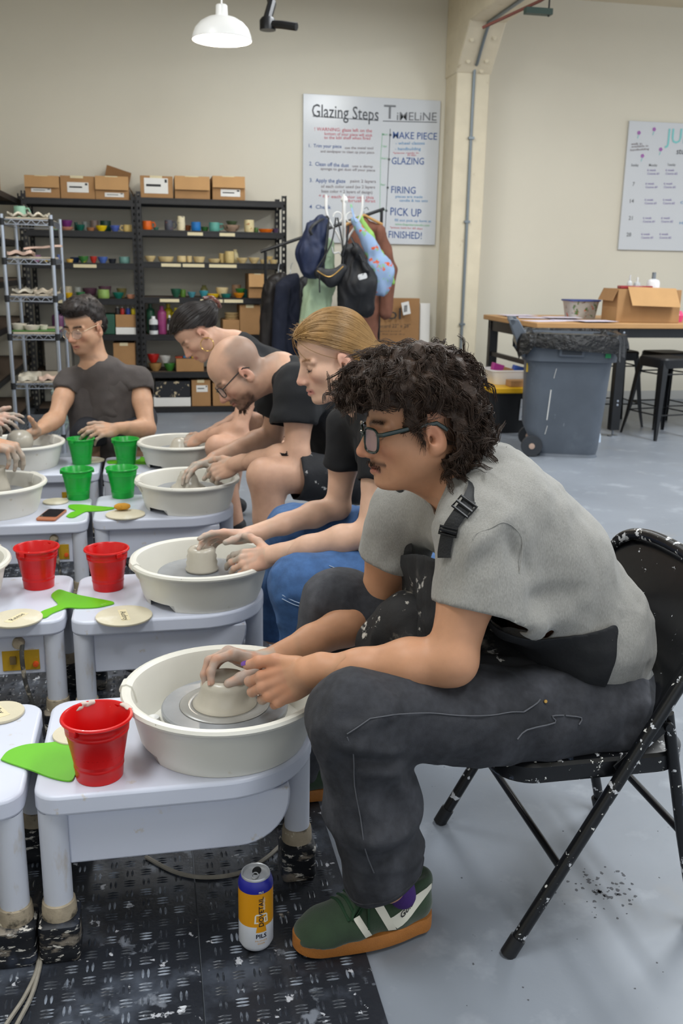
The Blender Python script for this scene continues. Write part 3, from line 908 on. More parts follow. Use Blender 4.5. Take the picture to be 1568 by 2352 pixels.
for (a, b, tp, fl, stk, lab) in ((56, 136, 403, 0.55, (0.18, 0.25, 0.75, 0.42), 'cardboard box with folded front flap, leftmost on the left rack'),
                                 (138, 217, 404, 0.0, (0.2, 0.28, 0.82, 0.72), 'closed cardboard box with a white clay label on the left rack'),
                                 (218, 295, 405, 0.6, (0.28, 0.12, 0.85, 0.3), 'cardboard box with torn white tape on the left rack')):
    x0, x1 = xr(a, b, 430, FY)
    z1 = atY((a + b) / 2, tp, FY + 0.02).z
    o = carton(lab, x0, x1, FY + 0.02, FY + 0.36, ZT, z1, flap=fl, sticker=stk, group=GB)
ZT = LEV_R[0]
for (a, b, tp, fl, stk, lab) in ((322, 397, 404, 0.0, (0.12, 0.2, 0.85, 0.9), 'cardboard box with a large taped paper on the right rack'),
                                 (401, 482, 405, 0.62, None, 'cardboard box with a wide blank flap, middle of the right rack'),
                                 (488, 563, 405, 0.5, (0.25, 0.15, 0.85, 0.45), 'cardboard box with a white strip label, rightmost on the rack')):
    x0, x1 = xr(a, b, 430, FY)
    z1 = atY((a + b) / 2, tp, FY + 0.02).z
    carton(lab, x0, x1, FY + 0.02, FY + 0.36, ZT, z1, flap=fl, sticker=stk, group=GB)
# raised flaps of the third box
o = thing('cardboard_sheet', 'loose cardboard flap sticking up behind the third box', 'cardboard', (-0.22, 8.60, LEV_L[0] + 0.002))
MB().obox((-0.03, 0.02, 0.14), (0.10, 0, -0.03), (0, 0.003, 0.001), (0.03, 0, 0.13)).build('sheet', m_card3, o, smooth=False)
MB().obox((0.09, 0.02, 0.10), (0.05, 0.0, -0.085), (0.0, 0.02, 0), (0.003, 0, 0.002)).build('flap', m_card3, o, smooth=False)
x0, x1 = xr(0, 50, 360, 7.9)
carton('brown cardboard box tilted on top of the left edge rack', -1.36, -1.12, 7.45, 7.95, 1.755 + 0.2, 1.755 + 0.46, m_card3, flap=0, rz=0.25)
carton('small cardboard box with a black label under the tilted box', -1.40, -1.09, 7.4, 7.9, 1.757, 1.755 + 0.195, m_card, flap=0, sticker=(0.7, 0.2, 0.95, 0.75))
o = MB().lathe([(0, 0), (0.085, 0), (0.1, 0.22), (0.105, 0.225), (0.105, 0.24), (0.098, 0.24), (0.09, 0.02), (0, 0.015)], 24).build('plastic_bucket', M('pale_plastic', '#b9c0c4', 0.35))
o.location = (-1.27, 7.05, 1.757)
tag(o, 'pale grey plastic bucket on top of the left edge rack', 'bucket')
# lower shelves of the right rack
def shelfbox(lab, pa, pb, ptop, level, zl, dy=0.0, **k):
    x0, x1 = xr(pa, pb, level, FY + 0.03 + dy)
    z1 = atY((pa + pb) / 2, ptop, FY + 0.03 + dy).z
    return carton(lab, x0, x1, FY + 0.03 + dy, FY + 0.33 + dy, zl, z1, **k)
shelfbox('small cardboard box at the right end of the third shelf', 571, 613, 629, 680, LEV_R[3], flap=0.55)
shelfbox('plain cardboard box on the fourth shelf of right rack', 551, 598, 700, 763, LEV_R[4], flap=0)
shelfbox('low cardboard box holding stacked dishes on the fourth shelf', 512, 550, 735, 763, LEV_R[4], flap=0, tape=False)
for i in range(3):
    p = atY(532, 735, FY + 0.15)
    o = pot('dish', 'dish', 'cream dish in the stack of three on the low box, %s from bottom' % ORD[i], p.x, FY + 0.15, LEV_R[4] + 0.116 + i * 0.022, 0.13, 0.022, glaze('#d9c292'), 'stacked cream dishes', 'dish')
shelfbox('cardboard box of bright packets on the fifth shelf', 405, 468, 825, 850, LEV_R[5], flap=0, tape=False)
bk = atY(437, 815, FY + 0.1)
for i, c_ in enumerate(('#b84a2e', '#3f7aa8', '#d2b13b', '#c7c9c9')):
    o = MB().box(-0.03, -0.06, 0, 0.03, 0.06, 0.012 + 0.008 * i).build('packet', glaze(c_), bevel=0.003)
    o.location = (bk.x - 0.085 + i * 0.06, FY + 0.17, atY(437, 825, FY + 0.03).z + 0.001)
    o.rotation_euler = (0, 0, 0.2 * (i - 1.5))
    tag(o, '%s packet lying on the cardboard box of the fifth shelf' % ('red', 'blue', 'yellow', 'pale grey')[i], 'packet', 'bright packets')
shelfbox('cardboard box with two white labels on the lowest shelf', 441, 484, 873, 935, LEV_R[6], flap=0, sticker=(0.25, 0.55, 0.85, 0.8))
shelfbox('plain cardboard box, last on the lowest shelf', 489, 545, 880, 937, LEV_R[6], flap=0)
o = shelfbox('flat white box under the speckled black bin on the lowest shelf', 353, 438, 912, 930, LEV_R[6], mat=m_paper, flap=0, tape=False)
o = shelfbox('black bin speckled with clay bits on the lowest shelf', 357, 437, 876, 911, LEV_R[6] + 0.075, mat=M('black_speckled', '#1d1f24', 0.6, spots=(('#cdbb98', 24, 0.60, 0.03),)), flap=0, tape=False)
# fifth shelf bowls
for px, w_, h_, c_, word, zz in ((353, 28, 19, '#b3221d', 'red', 0.072), (380, 27, 16, '#c9c7c0', 'white', 0.068), (357, 32, 18, '#a8824f', 'wooden', 0), (390, 28, 17, '#3e7a33', 'green', 0)):
    p = atY(px, 850, FY + 0.12)
    pot('bowl', 'bowl', '%s bowl in the small pile on the fifth shelf' % word, p.x, FY + 0.12, LEV_R[5] + zz, w_ * 0.0037, h_ * 0.0037, glaze(c_), 'bowls piled on the fifth shelf', 'bowl')
# paint bottles
def bottle(label, px, Y, zl, w_, h_, colr, capc, band=None, group='paint bottles on the fourth shelf', pump=False):
    p = atY(px, 765, Y)
    o = thing('paint_bottle', label, 'bottle', (p.x, Y, zl), 0, group)
    r = w_ / 2
    MB().lathe([(0, 0), (r * 0.96, 0), (r, 0.006), (r, h_ * 0.72), (r * 0.9, h_ * 0.8), (r * 0.42, h_ * 0.87), (0, h_ * 0.87)], 18).build('body', glaze(colr), o)
    MB().lathe([(r * 0.44, h_ * 0.86), (r * 0.44, h_), (0, h_)], 14).build('cap', glaze(capc), o)
    if band: MB().lathe([(r * 1.015, h_ * 0.22), (r * 1.015, h_ * 0.55)], 18).build('label', glaze(band), o)
    return o
bottle('dark green paint bottle at the left of the fourth shelf', 347, FY + 0.16, LEV_R[4], 0.075, 0.25, '#2c5a43', '#2c5a43', '#245041')
bottle('white-capped black and white paint jar on the fourth shelf', 353, FY + 0.05, LEV_R[4], 0.075, 0.15, '#d5d6d6', '#e8e8e8', '#23262b')
bottle('magenta paint bottle on the fourth shelf', 373, FY + 0.09, LEV_R[4], 0.080, 0.235, '#8e3a6b', '#8e3a6b')
bottle('tall yellow paint bottle on the fourth shelf', 388, FY + 0.19, LEV_R[4], 0.08, 0.25, '#c4b01f', '#c4b01f')
bottle('narrow black paint bottle with a white cap on the fourth shelf', 390, FY + 0.05, LEV_R[4], 0.042, 0.16, '#1f2126', '#dfe0e0', '#c9cacb')
bottle('yellow paint bottle beside the dark-haired head', 406, FY + 0.12, LEV_R[4], 0.085, 0.22, '#d0bb22', '#d0bb22')
# left rack lower shelves
x0, x1 = xr(236, 264, 750, FY + 0.03)
o = MB().box(x0, FY + 0.03, LEV_L[4], x1, FY + 0.30, LEV_L[4] + 0.165).build('plastic_crate', M('green_plastic', '#24513f', 0.5, var=0.1), bevel=0.006)
tag(o, 'dark green plastic crate on the left rack', 'crate')
shelfbox('cardboard box carrying small paint jars on the left rack', 266, 314, 723, 752, LEV_L[4] + 0.06, flap=0, tape=False)
o = MB().box(*[xr(266, 314, 760, FY + 0.03)[0], FY + 0.02, LEV_L[4], xr(266, 314, 760, FY + 0.03)[1], FY + 0.3, LEV_L[4] + 0.058]).build('paper_box', m_paper, bevel=0.002)
tag(o, 'flat white paper box under the jar carton on the left rack', 'box')
zj = atY(290, 723, FY + 0.03).z + 0.001
for px, c_, word in ((272, '#2d2a2c', 'black'), (283, '#b02a22', 'red'), (296, '#27408f', 'blue'), (308, '#d7bf25', 'yellow')):
    bottle('small %s paint jar with a pale cap on the carton' % word, px, FY + 0.08, zj, 0.036, 0.062, c_, '#d9d6cf', group='small paint jars')
bottle('purple paint jug with a blue lid beside the wire rack', 137, FY + 0.1, LEV_L[4], 0.115, 0.19, '#6a3a62', '#24386a', group='paint jugs')
shelfbox('brown cardboard box behind the shoulder of the man in grey', 262, 312, 788, 848, LEV_L[5], flap=0)
shelfbox('wide pale box low on the left rack', 105, 165, 782, 850, LEV_L[5], mat=M('pale_board', '#8f8a80', 0.8), flap=0, tape=False)

# ---- chrome wire rack in front of the left racks
wx0, wx1, wy0, wy1 = -0.905, -0.605, 6.5, 7.15
WZ = [1.512, 1.27, 1.035, 0.79, 0.47, 0.12]
wr = thing('wire_rack', 'chrome wire shelving rack at the left edge holding clay pieces', 'shelving rack', (wx0, wy0, 0))
for px, py in ((0, 0), (wx1 - wx0, 0), (0, wy1 - wy0), (wx1 - wx0, wy1 - wy0)):
    MB().tube([(px, py, 0.0), (px, py, 1.545)], 0.0135, 10).build('pole', m_chrome, wr)
for z in WZ:
    sh = MB()
    W, D = wx1 - wx0, wy1 - wy0
    for zz in (z, z - 0.03):
        sh.tube([(0, 0, zz), (W, 0, zz), (W, D, zz), (0, D, zz)], 0.004, 6, closed=True)
    for i in range(1, 14):
        sh.tube([(W * i / 14, 0, z), (W * i / 14, D, z)], 0.002, 4)
    zig = [(W * i / 10, 0, z - 0.03 * (i % 2)) for i in range(11)]
    sh.tube(zig, 0.003, 4)
    sh.tube([(W, D * i / 16, z - 0.03 * (i % 2)) for i in range(17)], 0.003, 4)
    sh.build('wire_shelf', m_chrome, wr)
    for px, py in ((0, 0), (W, 0)):
        MB().tube([(px, py, z - 0.035), (px, py, z + 0.008)], 0.0165, 10).build('clip', m_black, wr)
MB().tube([(0.05, 0, 1.545), (0.05, 0, 1.545)], 0.001, 4)
m_clayp = M('pink_clay', '#cdb0a0', 0.8, var=0.1, vscale=20, bump=0.3, bscale=30)
m_clayw = M('bisque_clay', '#cbc3b2', 0.8, var=0.1, vscale=20, bump=0.3, bscale=30)
m_ware = M('ware_board', '#b9ad9a', 0.85, var=0.1)
def slab(name, lab, x0, x1, y0, y1, z, amp, mat, seed, th=0.012, tilt=0.0, cat='clay slab', group='clay pieces drying on the wire rack'):
    """wavy handmade slab"""
    rr = random.Random(seed)
    n, m = 12, 6
    ph = rr.random() * 6
    vs, fs = [], []
    for s_ in (0, 1):
        for i in range(n + 1):
            for j in range(m + 1):
                u, v = i / n, j / m
                e = 0.012 * math.sin(u * 9 + ph) * (1 if j in (0, m) else 0)
                hz = amp * (0.5 + 0.5 * math.sin(u * 11 + ph + 2 * v)) + amp * 0.5 * math.sin(v * 6 + ph * 2)
                vs.append((x0 + (x1 - x0) * u, y0 + (y1 - y0) * v + e, z + max(hz, -0.0) + s_ * th + tilt * u))
    K = (n + 1) * (m + 1)
    for i in range(n):
        for j in range(m):
            a = i * (m + 1) + j
            b, c_, d = a + 1, a + m + 2, a + m + 1
            fs += [(a, b, c_, d), (K + d, K + c_, K + b, K + a)]
    ring = [i * (m + 1) for i in range(n + 1)] + [n * (m + 1) + j for j in range(1, m + 1)] + [i * (m + 1) + m for i in range(n - 1, -1, -1)] + [j for j in range(m - 1, 0, -1)]
    for k in range(len(ring)):
        a, b = ring[k], ring[(k + 1) % len(ring)]
        fs.append((b, a, K + a, K + b))
    off = ((x0 + x1) / 2, (y0 + y1) / 2, z)
    o = MB().add(vs, fs).build(name, mat, off=off)
    o.location = off
    return tag(o, lab, cat, group)
WORDS = ('top', 'second', 'third', 'fourth', 'fifth', 'lowest')
kk = 0
for li, z in enumerate(WZ[:5]):
    zc = z + 0.004
    o = MB().box(wx0 + 0.02, wy0 + 0.02, zc, wx1 - 0.02, wy1 - 0.03, zc + 0.012).build('ware_board', m_ware, bevel=0.002)
    tag(o, 'pale ware board on the %s shelf of the wire rack' % WORDS[li], 'board', 'ware boards')
    zc += 0.013
    if li == 0:
        slab('clay_dish', 'wavy white clay dish on the top wire shelf, left one', wx0 + 0.03, wx0 + 0.15, wy0 + 0.03, wy0 + 0.3, zc, 0.02, m_clayw, 3)
        slab('clay_dish', 'wavy white clay dish on the top wire shelf, right one', wx0 + 0.155, wx1 - 0.03, wy0 + 0.03, wy0 + 0.3, zc, 0.02, m_clayw, 4)
    elif li == 1:
        slab('clay_slab', 'pink clay slab with tapered end on the second wire shelf', wx0 + 0.02, wx0 + 0.17, wy0 + 0.0, wy0 + 0.2, zc, 0.014, m_clayp, 5, 0.02)
        slab('clay_slab', 'long bent clay slab poking past the wire rack pole', wx0 + 0.12, wx1 + 0.05, wy0 + 0.03, wy0 + 0.14, zc + 0.042, 0.004, m_clayp, 6, 0.012, 0.02)
    elif li == 2:
        slab('clay_slab', 'crinkled white clay slab on the third wire shelf', wx0 + 0.03, wx0 + 0.16, wy0 + 0.02, wy0 + 0.3, zc, 0.016, m_clayw, 8, 0.014)
        slab('clay_slab', 'wavy tan clay slab on the third wire shelf', wx0 + 0.165, wx1 - 0.02, wy0 + 0.02, wy0 + 0.3, zc, 0.016, m_ware, 9, 0.014)
    elif li == 3:
        o = MB().obox((0, 0, 0.006), (0.14, 0, 0.0), (0, 0.1, 0), (0, 0, 0.004)).build('plastic_sheet', M('green_sheet', '#4f7a3e', 0.5, var=0.15), bevel=0.002)
        o.location = ((wx0 + wx1) / 2, wy0 + 0.14, zc)
        tag(o, 'green plastic sheet under clay scraps on the fourth wire shelf', 'sheet')
        for k, (dx, dy, w_, h_) in enumerate(((0.05, 0.1, 0.1, 0.04), (0.13, 0.08, 0.11, 0.03), (0.2, 0.12, 0.06, 0.03))):
            pot('dish', 'clay_dish', 'crooked clay dish, %s on the fourth wire shelf' % ('left', 'large middle', 'small right')[k], wx0 + dx, wy0 + dy, zc + 0.011, w_, h_, m_clayw, 'clay pieces drying on the wire rack', 'dish')
    elif li == 4:
        slab('clay_slab', 'pale folded clay slab on the fifth wire shelf', wx0 + 0.03, wx0 + 0.15, wy0 + 0.02, wy0 + 0.3, zc, 0.012, m_clayw, 11, 0.03)
        slab('clay_slab', 'wavy pink clay strip on the fifth wire shelf', wx0 + 0.16, wx1 - 0.01, wy0 + 0.02, wy0 + 0.2, zc, 0.02, m_clayp, 12, 0.012)
o = pot('mug', 'mug', 'mint green mug on the top corner of the wire rack', wx0 + 0.05, wy1 - 0.12, WZ[0] + 0.018, 0.08, 0.09, glaze('#8fb9a0'), None, 'mug')
# bins below the wire rack
o = thing('storage_bin', 'pale mint plastic bin with a lid below the wire rack', 'bin', (-0.63, 7.55, 0))
loft(MB(), [[(x * s_, y * s_, z) for x, y in rrect(-0.13, -0.12, 0.13, 0.12, 0.02, 3)] for s_, z in ((0.85, 0), (0.97, 0.26), (1.0, 0.27))]).build('tub', M('mint_plastic', '#a9bdb5', 0.4), o)
MB().prism(rrect(-0.14, -0.13, 0.14, 0.13, 0.02, 3), 0.27, 0.30).build('lid', M('mint_plastic_lid', '#b4c7bf', 0.4), o, bevel=0.005)
o = MB().lathe([(0, 0), (0.15, 0), (0.17, 0.1), (0.16, 0.27), (0.15, 0.27), (0.155, 0.1), (0, 0.02)], 24).build('basket', M('rust_basket', '#7a4327', 0.7, var=0.2, vscale=30))
o.location = (-0.30, 7.6, 0)
tag(o, 'rust brown basket on the floor behind the man in grey', 'basket')
# ================================================================== coats, bags and the white coat tree
TY = 7.3
ct = thing('coat_tree', 'white metal coat tree with curled hooks, loaded with bags', 'coat stand', (1.465, TY, 0))
MB().tube([(0, 0, 0.04), (0, 0, 1.73)], 0.016, 10).build('pole', m_white, ct)
MB().lathe([(0, 0), (0.012, 0.0), (0.026, 0.014), (0.028, 0.028), (0.018, 0.048), (0, 0.055)], 16, (0, 0, 1.72)).build('finial', m_white, ct)
for k in range(6):
    a = k * math.pi / 3 + 0.3
    c_, s_ = math.cos(a), math.sin(a)
    MB().tube(spline([(0.012 * c_, 0.012 * s_, 1.42), (0.06 * c_, 0.06 * s_, 1.50), (0.12 * c_, 0.12 * s_, 1.58), (0.155 * c_, 0.155 * s_, 1.66), (0.158 * c_, 0.158 * s_, 1.775)], 6), 0.0075, 8).build('hook', m_white, ct)
    MB().tube(spline([(0.012 * c_, 0.012 * s_, 1.33), (0.04 * c_, 0.04 * s_, 1.36), (0.085 * c_, 0.085 * s_, 1.355), (0.10 * c_, 0.10 * s_, 1.40)], 6), 0.006, 8).build('lower_hook', m_white, ct)
for s_ in (-1, 1):
    MB().tube([(s_ * (0.016 + 0.034 + 0.034 * math.cos(t)), 0.0, 1.62 + 0.036 * math.sin(t)) for t in [i * 0.45 for i in range(13)]], 0.005, 6).build('scroll', m_white, ct)
for k in range(4):
    a = k * math.pi / 2 + 0.5
    MB().tube(spline([(0, 0, 0.22), (0.12 * math.cos(a), 0.12 * math.sin(a), 0.16), (0.24 * math.cos(a), 0.24 * math.sin(a), 0.012)], 6), 0.010, 8).build('foot', m_white, ct)
def fold_disp(sc_=(18, 18, 5.0), amp=0.012, seed=1):
    def f(P):
        q = P + 0.03 * np.stack([vnoise(P, 9, seed + 7), vnoise(P, 9, seed + 8), vnoise(P, 9, seed + 9)], 1)
        r1 = 1 - 2 * np.abs(vnoise(q * np.array(sc_), 1.0, seed))
        return amp * (0.9 * r1 + 0.8 * vnoise(q * np.array(sc_) * 0.6, 1.0, seed + 3) + 0.4 * vnoise(q * np.array(sc_) * 2.3, 1.0, seed + 5) - 0.3)
    return f
def W(px, py, Y): return np3(atY(px, py, Y))
m_navy = M('navy_nylon', '#1d2744', 0.6, var=0.15, vscale=12, bump=0.3, bscale=30)
m_bkcl = M('black_nylon', '#17181c', 0.55, var=0.15, vscale=12, bump=0.3, bscale=30)
m_mint = M('mint_fabric', '#a9bfa0', 0.8, var=0.08, vscale=8, bump=0.2, bscale=25)
# navy backpack
o = thing('backpack', 'navy blue backpack hanging on the left of the coat tree', 'backpack', (1.20, 7.2, 0.95))
of = (1.20, 7.2, 0.95)
cloth('bag_body', [Cap(W(725, 530, 7.18), W(712, 580, 7.18), 0.075, 0.10, (0, 1, 0), 1.5), Cap(W(712, 580, 7.18), W(716, 612, 7.18), 0.105, 0.09, (0, 1, 0), 1.4, k=0.04), Ell(W(735, 520, 7.2), (0.05, 0.05, 0.09))], 0.014, m_navy, o, of, disp=fold_disp(amp=0.014))
MB().tube(spline([W(752, 497, 7.2), W(725, 512, 7.12), W(712, 528, 7.1), W(716, 540, 7.1)], 6), [(0.012, 0.006)] * 19, 8).build('strap', m_bkcl, o, off=of)
MB().tube(spline([W(754, 500, 7.2), W(752, 540, 7.14), W(744, 600, 7.1), W(728, 628, 7.12)], 6), [(0.014, 0.006)] * 19, 8).build('strap', m_bkcl, o, off=of)
# mint jacket hanging lower
o = thing('jacket', 'mint green jacket hanging below the navy backpack', 'jacket', (1.32, 7.34, 0.62))
of = (1.32, 7.34, 0.62)
cloth('jacket_body', [Cap(W(735, 640, 7.38), W(722, 760, 7.38), 0.10, 0.12, (0, 1, 0), 2.2), Cap(W(752, 560, 7.36), W(744, 650, 7.36), 0.05, 0.08, (0, 1, 0), 1.5, k=0.05), Cap(W(712, 670, 7.36), W(706, 770, 7.36), 0.045, 0.05, k=0.03)], 0.014, m_mint, o, of, disp=fold_disp((20, 20, 3), 0.013, 3))
# black crossbody bag
o = thing('crossbody_bag', 'black crossbody pouch with a brass zip on the coat tree', 'bag', (1.38, 7.08, 1.0))
of = (1.38, 7.08, 1.0)
cloth('pouch', [Cap(W(735, 628, 7.08), W(760, 640, 7.08), 0.045, 0.055, (0, 1, 0), 1.6), Cap(W(760, 640, 7.08), W(788, 618, 7.08), 0.055, 0.04, (0, 1, 0), 1.6, k=0.03)], 0.010, m_bkcl, o, of, disp=fold_disp(amp=0.006))
MB().tube(spline([W(728, 622, 7.06), W(757, 636, 7.03), W(788, 612, 7.06)], 8), 0.004, 6).build('zip', M('brass', '#b08a4a', 0.35, metal=0.8), o, off=of)
MB().tube(spline([W(728, 616, 7.08), W(760, 560, 7.1), W(771, 500, 7.18)], 8), 0.006, 6).build('strap', m_bkcl, o, off=of)
MB().tube(spline([W(788, 612, 7.08), W(786, 560, 7.12), W(775, 500, 7.2)], 8), 0.006, 6).build('strap', m_bkcl, o, off=of)
MB().tube([W(733, 632, 7.02), W(734, 672, 7.02)], 0.005, 6).build('zip_pull', m_bkcl, o, off=of)
# black backpack
o = thing('backpack', 'large black backpack with a small white emblem on the coat tree', 'backpack', (1.60, 7.12, 0.78))
of = (1.60, 7.12, 0.78)
cloth('bag_body', [Cap(W(808, 585, 7.12), W(826, 650, 7.12), 0.085, 0.125, (0, 1, 0), 1.4), Cap(W(826, 650, 7.12), W(838, 705, 7.12), 0.125, 0.085, (0, 1, 0), 1.4, k=0.05), Cap(W(790, 640, 7.14), W(800, 700, 7.14), 0.07, 0.08, (0, 1, 0), 1.5, k=0.05), Cap(W(818, 575, 7.04), W(842, 622, 7.03), 0.035, 0.03, k=0.03)], 0.013, m_bkcl, o, of, disp=fold_disp(amp=0.014, seed=8))
p = W(832, 635, 6.955)
MB().prism(rrect(-0.034, -0.02, 0.034, 0.02, 0.012, 4), 0, 0.006, Matrix.Translation(p) @ Matrix.Rotation(math.pi / 2, 4, 'X') @ Matrix.Rotation(0.25, 4, 'Z')).build('emblem', M('emblem_white', '#c9cacc', 0.5, spots=(('#3a3c42', 40, 0.55, 0.05),)), o, off=of)
MB().tube(spline([W(788, 588, 7.08), W(795, 560, 7.1), W(800, 520, 7.2)], 6), [(0.013, 0.005)] * 13, 8).build('strap', m_bkcl, o, off=of)
MB().tube(spline([W(834, 600, 7.0), W(820, 572, 7.04), W(806, 545, 7.12)], 6), [(0.011, 0.005)] * 13, 8).build('strap', m_bkcl, o, off=of)
# carrot print tote and green scarf
o = thing('tote_bag', 'pale blue tote bag printed with orange carrots', 'bag', (1.74, 7.2, 0.95))
of = (1.74, 7.2, 0.95)
m_tote = M('carrot_print', '#8aa2c4', 0.75, var=0.05, spots=(('#7fae86', 11, 0.56, 0.04), ('#c9572c', 17, 0.60, 0.02), ('#8d8fd0', 5, 0.6, 0.2, None, 0.6)), bump=0.2, bscale=25)
cloth('bag_body', [Cap(W(848, 560, 7.22), W(872, 625, 7.22), 0.055, 0.095, (0, 1, 0), 1.8), Cap(W(872, 625, 7.22), W(872, 655, 7.22), 0.10, 0.085, (0, 1, 0), 1.8, k=0.04), Cap(W(815, 505, 7.22), W(850, 570, 7.22), 0.028, 0.05, k=0.04)], 0.012, m_tote, o, of, disp=fold_disp((16, 16, 4), 0.012, 11))
MB().tube(spline([W(818, 510, 7.2), W(812, 495, 7.22), W(806, 470, 7.28)], 6), [(0.012, 0.005)] * 13, 8).build('strap', m_tote, o, off=of)
o = cloth('scarf', [Cap(W(826, 500, 7.26), W(846, 540, 7.26), 0.022, 0.035), Cap(W(846, 540, 7.26), W(892, 620, 7.3), 0.04, 0.03, (0, 1, 0), 1.5, k=0.03), Cap(W(892, 620, 7.3), W(903, 650, 7.3), 0.03, 0.02)], 0.011, M('lime_scarf', '#8fbd62', 0.8, var=0.15, vscale=14, spots=(('#c97a4e', 20, 0.66, 0.03),)), None, W(846, 540, 7.26), disp=fold_disp((20, 20, 5), 0.010, 12))
o.location = W(846, 540, 7.26)
tag(o, 'lime green scarf hanging beside the carrot tote', 'scarf')
# brown coat on a wooden hanger, on the garment rail behind
gr = thing('garment_rail', 'black garment rail behind the coat tree', 'clothes rail', (1.45, 7.85, 0))
MB().tube([(-0.52, 0, 0.03), (-0.52, 0, 1.36)], 0.013, 8).build('upright', m_black, gr)
MB().tube([(0.44, 0, 0.03), (0.44, 0, 1.72)], 0.013, 8).build('upright', m_black, gr)
MB().tube([(-0.56, 0.0, 1.36), (-0.1, 0, 1.52), (0.46, 0, 1.72)], 0.013, 8).build('rail', m_black, gr)
for x in (-0.52, 0.44): MB().tube([(x, -0.25, 0.015), (x, 0.25, 0.015)], 0.014, 8).build('foot', m_black, gr)
m_brown = M('brown_wool', '#7a5040', 0.9, var=0.12, vscale=14, bump=0.3, bscale=50)
o = thing('coat', 'rust brown coat on a wooden hanger behind the bags', 'coat', (1.78, 7.72, 0.55))
of = (1.78, 7.72, 0.55)
YC = 7.72
cloth('coat_body', [Cap(W(800, 530, YC), W(836, 512, YC), 0.045, 0.04, (0, 1, 0), 1.3), Cap(W(836, 512, YC), W(868, 530, YC), 0.04, 0.045, (0, 1, 0), 1.3), Cap(W(834, 565, YC), W(834, 640, YC), 0.13, 0.135, (0, 1, 0), 2.6, k=0.06), Cap(W(834, 640, YC), W(832, 800, YC), 0.135, 0.135, (0, 1, 0), 2.4, k=0.03), Cap(W(872, 530, YC - 0.04), W(897, 620, YC - 0.05), 0.05, 0.055, k=0.03), Cap(W(897, 620, YC - 0.05), W(886, 720, YC - 0.05), 0.055, 0.045, k=0.02)], 0.014, m_brown, o, of, disp=fold_disp((14, 14, 2.5), 0.014, 14))
MB().tube([W(790, 518, YC - 0.03), W(836, 494, YC - 0.03), W(878, 516, YC - 0.03)], 0.012, 8).build('hanger', M('hanger_wood', '#b98f56', 0.5), o, off=of)
MB().tube(spline([W(836, 494, YC), W(836, 482, YC), W(842, 476, 7.78), W(846, 482, 7.85)], 5), 0.003, 6).build('hook', m_steel, o, off=of)
m_dk = M('dark_navy_wool', '#151b2d', 0.85, var=0.12, vscale=10, bump=0.25, bscale=40)
m_lea = M('dark_leather', '#231f1f', 0.5, var=0.2, vscale=10, bump=0.3, bscale=30)
for lab, pc, yj, m_, sd in (('black leather jacket, leftmost on the garment rail', 622, 7.80, m_lea, 21), ('dark navy jacket on the garment rail', 650, 7.62, m_dk, 22), ('black jacket nearest the backpack on the garment rail', 688, 7.74, m_bkcl, 23)):
    o = thing('jacket', lab, 'jacket', W(pc, 740, yj), group='jackets on the garment rail')
    of = W(pc, 740, yj)
    cloth('jacket_body', [Cap(W(pc + 8, 650, yj), W(pc + 24, 640, yj), 0.05, 0.05), Cap(W(pc + 12, 665, yj), W(pc + 6, 800, yj), 0.085, 0.10, (0, 1, 0), 1.6, k=0.05), Cap(W(pc - 2, 662, yj - 0.07), W(pc - 12, 820, yj - 0.07), 0.055, 0.055, k=0.03)], 0.014, m_, o, of, disp=fold_disp((16, 16, 2.5), 0.013, sd))
    MB().tube(spline([W(pc + 16, 640, yj), W(pc + 18, 612, yj + 0.03), W(pc + 22, 604, 7.85)], 5), 0.003, 6).build('hook', m_steel, o, off=of)
# flat cartons leaning on the wall
def lean(name, lab, px0, px1, ptop, Y, mat, th=0.05):
    a, b = W(px0, ptop, Y), W(px1, ptop, Y)
    o = thing(name, lab, 'box' if 'box' in name else 'panel', ((a[0] + b[0]) / 2, Y, 0))
    MB().obox(((0), 0.03, a[2] / 2), ((b[0] - a[0]) / 2, 0, 0), (0, th / 2, 0), (0, 0.03, a[2] / 2)).build('sheet' if 'box' not in name else 'carton', mat, o, smooth=False, bevel=0.003)
    return o
o = lean('cardboard_box', 'flat printed cardboard box leaning on the wall beside the post', 800, 966, 684, 8.50, M('cardboard_print', '#9c744c', 0.85, var=0.05), 0.06)
ofx = np3(o.location)
for tx, x0, y0, x1, y1, h in (('nbl', 868, 733, 920, 733, 26), ('cardboard 22" x 28"', 850, 753, 942, 752, 8), ('corrugated board', 850, 762, 920, 762, 3), ('store flat and dry', 850, 769, 930, 769, 3)):
    base = text_mesh([(tx, 1.0, Matrix.Identity(4), 0.0)], 0.0)
    xs = [v[0] for v in base.v]
    O, E_ = W(x0, y0, 8.478), W(x1, y1, 8.478)
    ex = (E_ - O) / (max(xs) - min(xs))
    ez = np.array((0, 0.03, 1.0)) * abs(W(x0, y0 - h, 8.47)[2] - O[2]) / 0.7
    MB().add([O + ex * (v[0] - min(xs)) + ez * v[1] - ofx for v in base.v], base.f).build('lettering', m_ink, o, smooth=False)
a = W(932, 708, 8.46)
MB().obox(a - ofx, (0.035, 0, 0.008), (0, 0.001, 0), (-0.012, 0, 0.055)).build('barcode_label', m_paper, o, smooth=False)
for i in range(7): MB().obox(a - ofx + np.array((-0.004, -0.002, -0.03 + i * 0.009)), (0.016, 0, 0.0035), (0, 0.0006, 0), (-0.0005, 0, 0.002 + 0.001 * (i % 2))).build('bar', m_ink, o, smooth=False)
lean('foam_panel', 'white foam panel leaning between the flat box and the post', 968, 991, 697, 8.55, m_paper, 0.03)

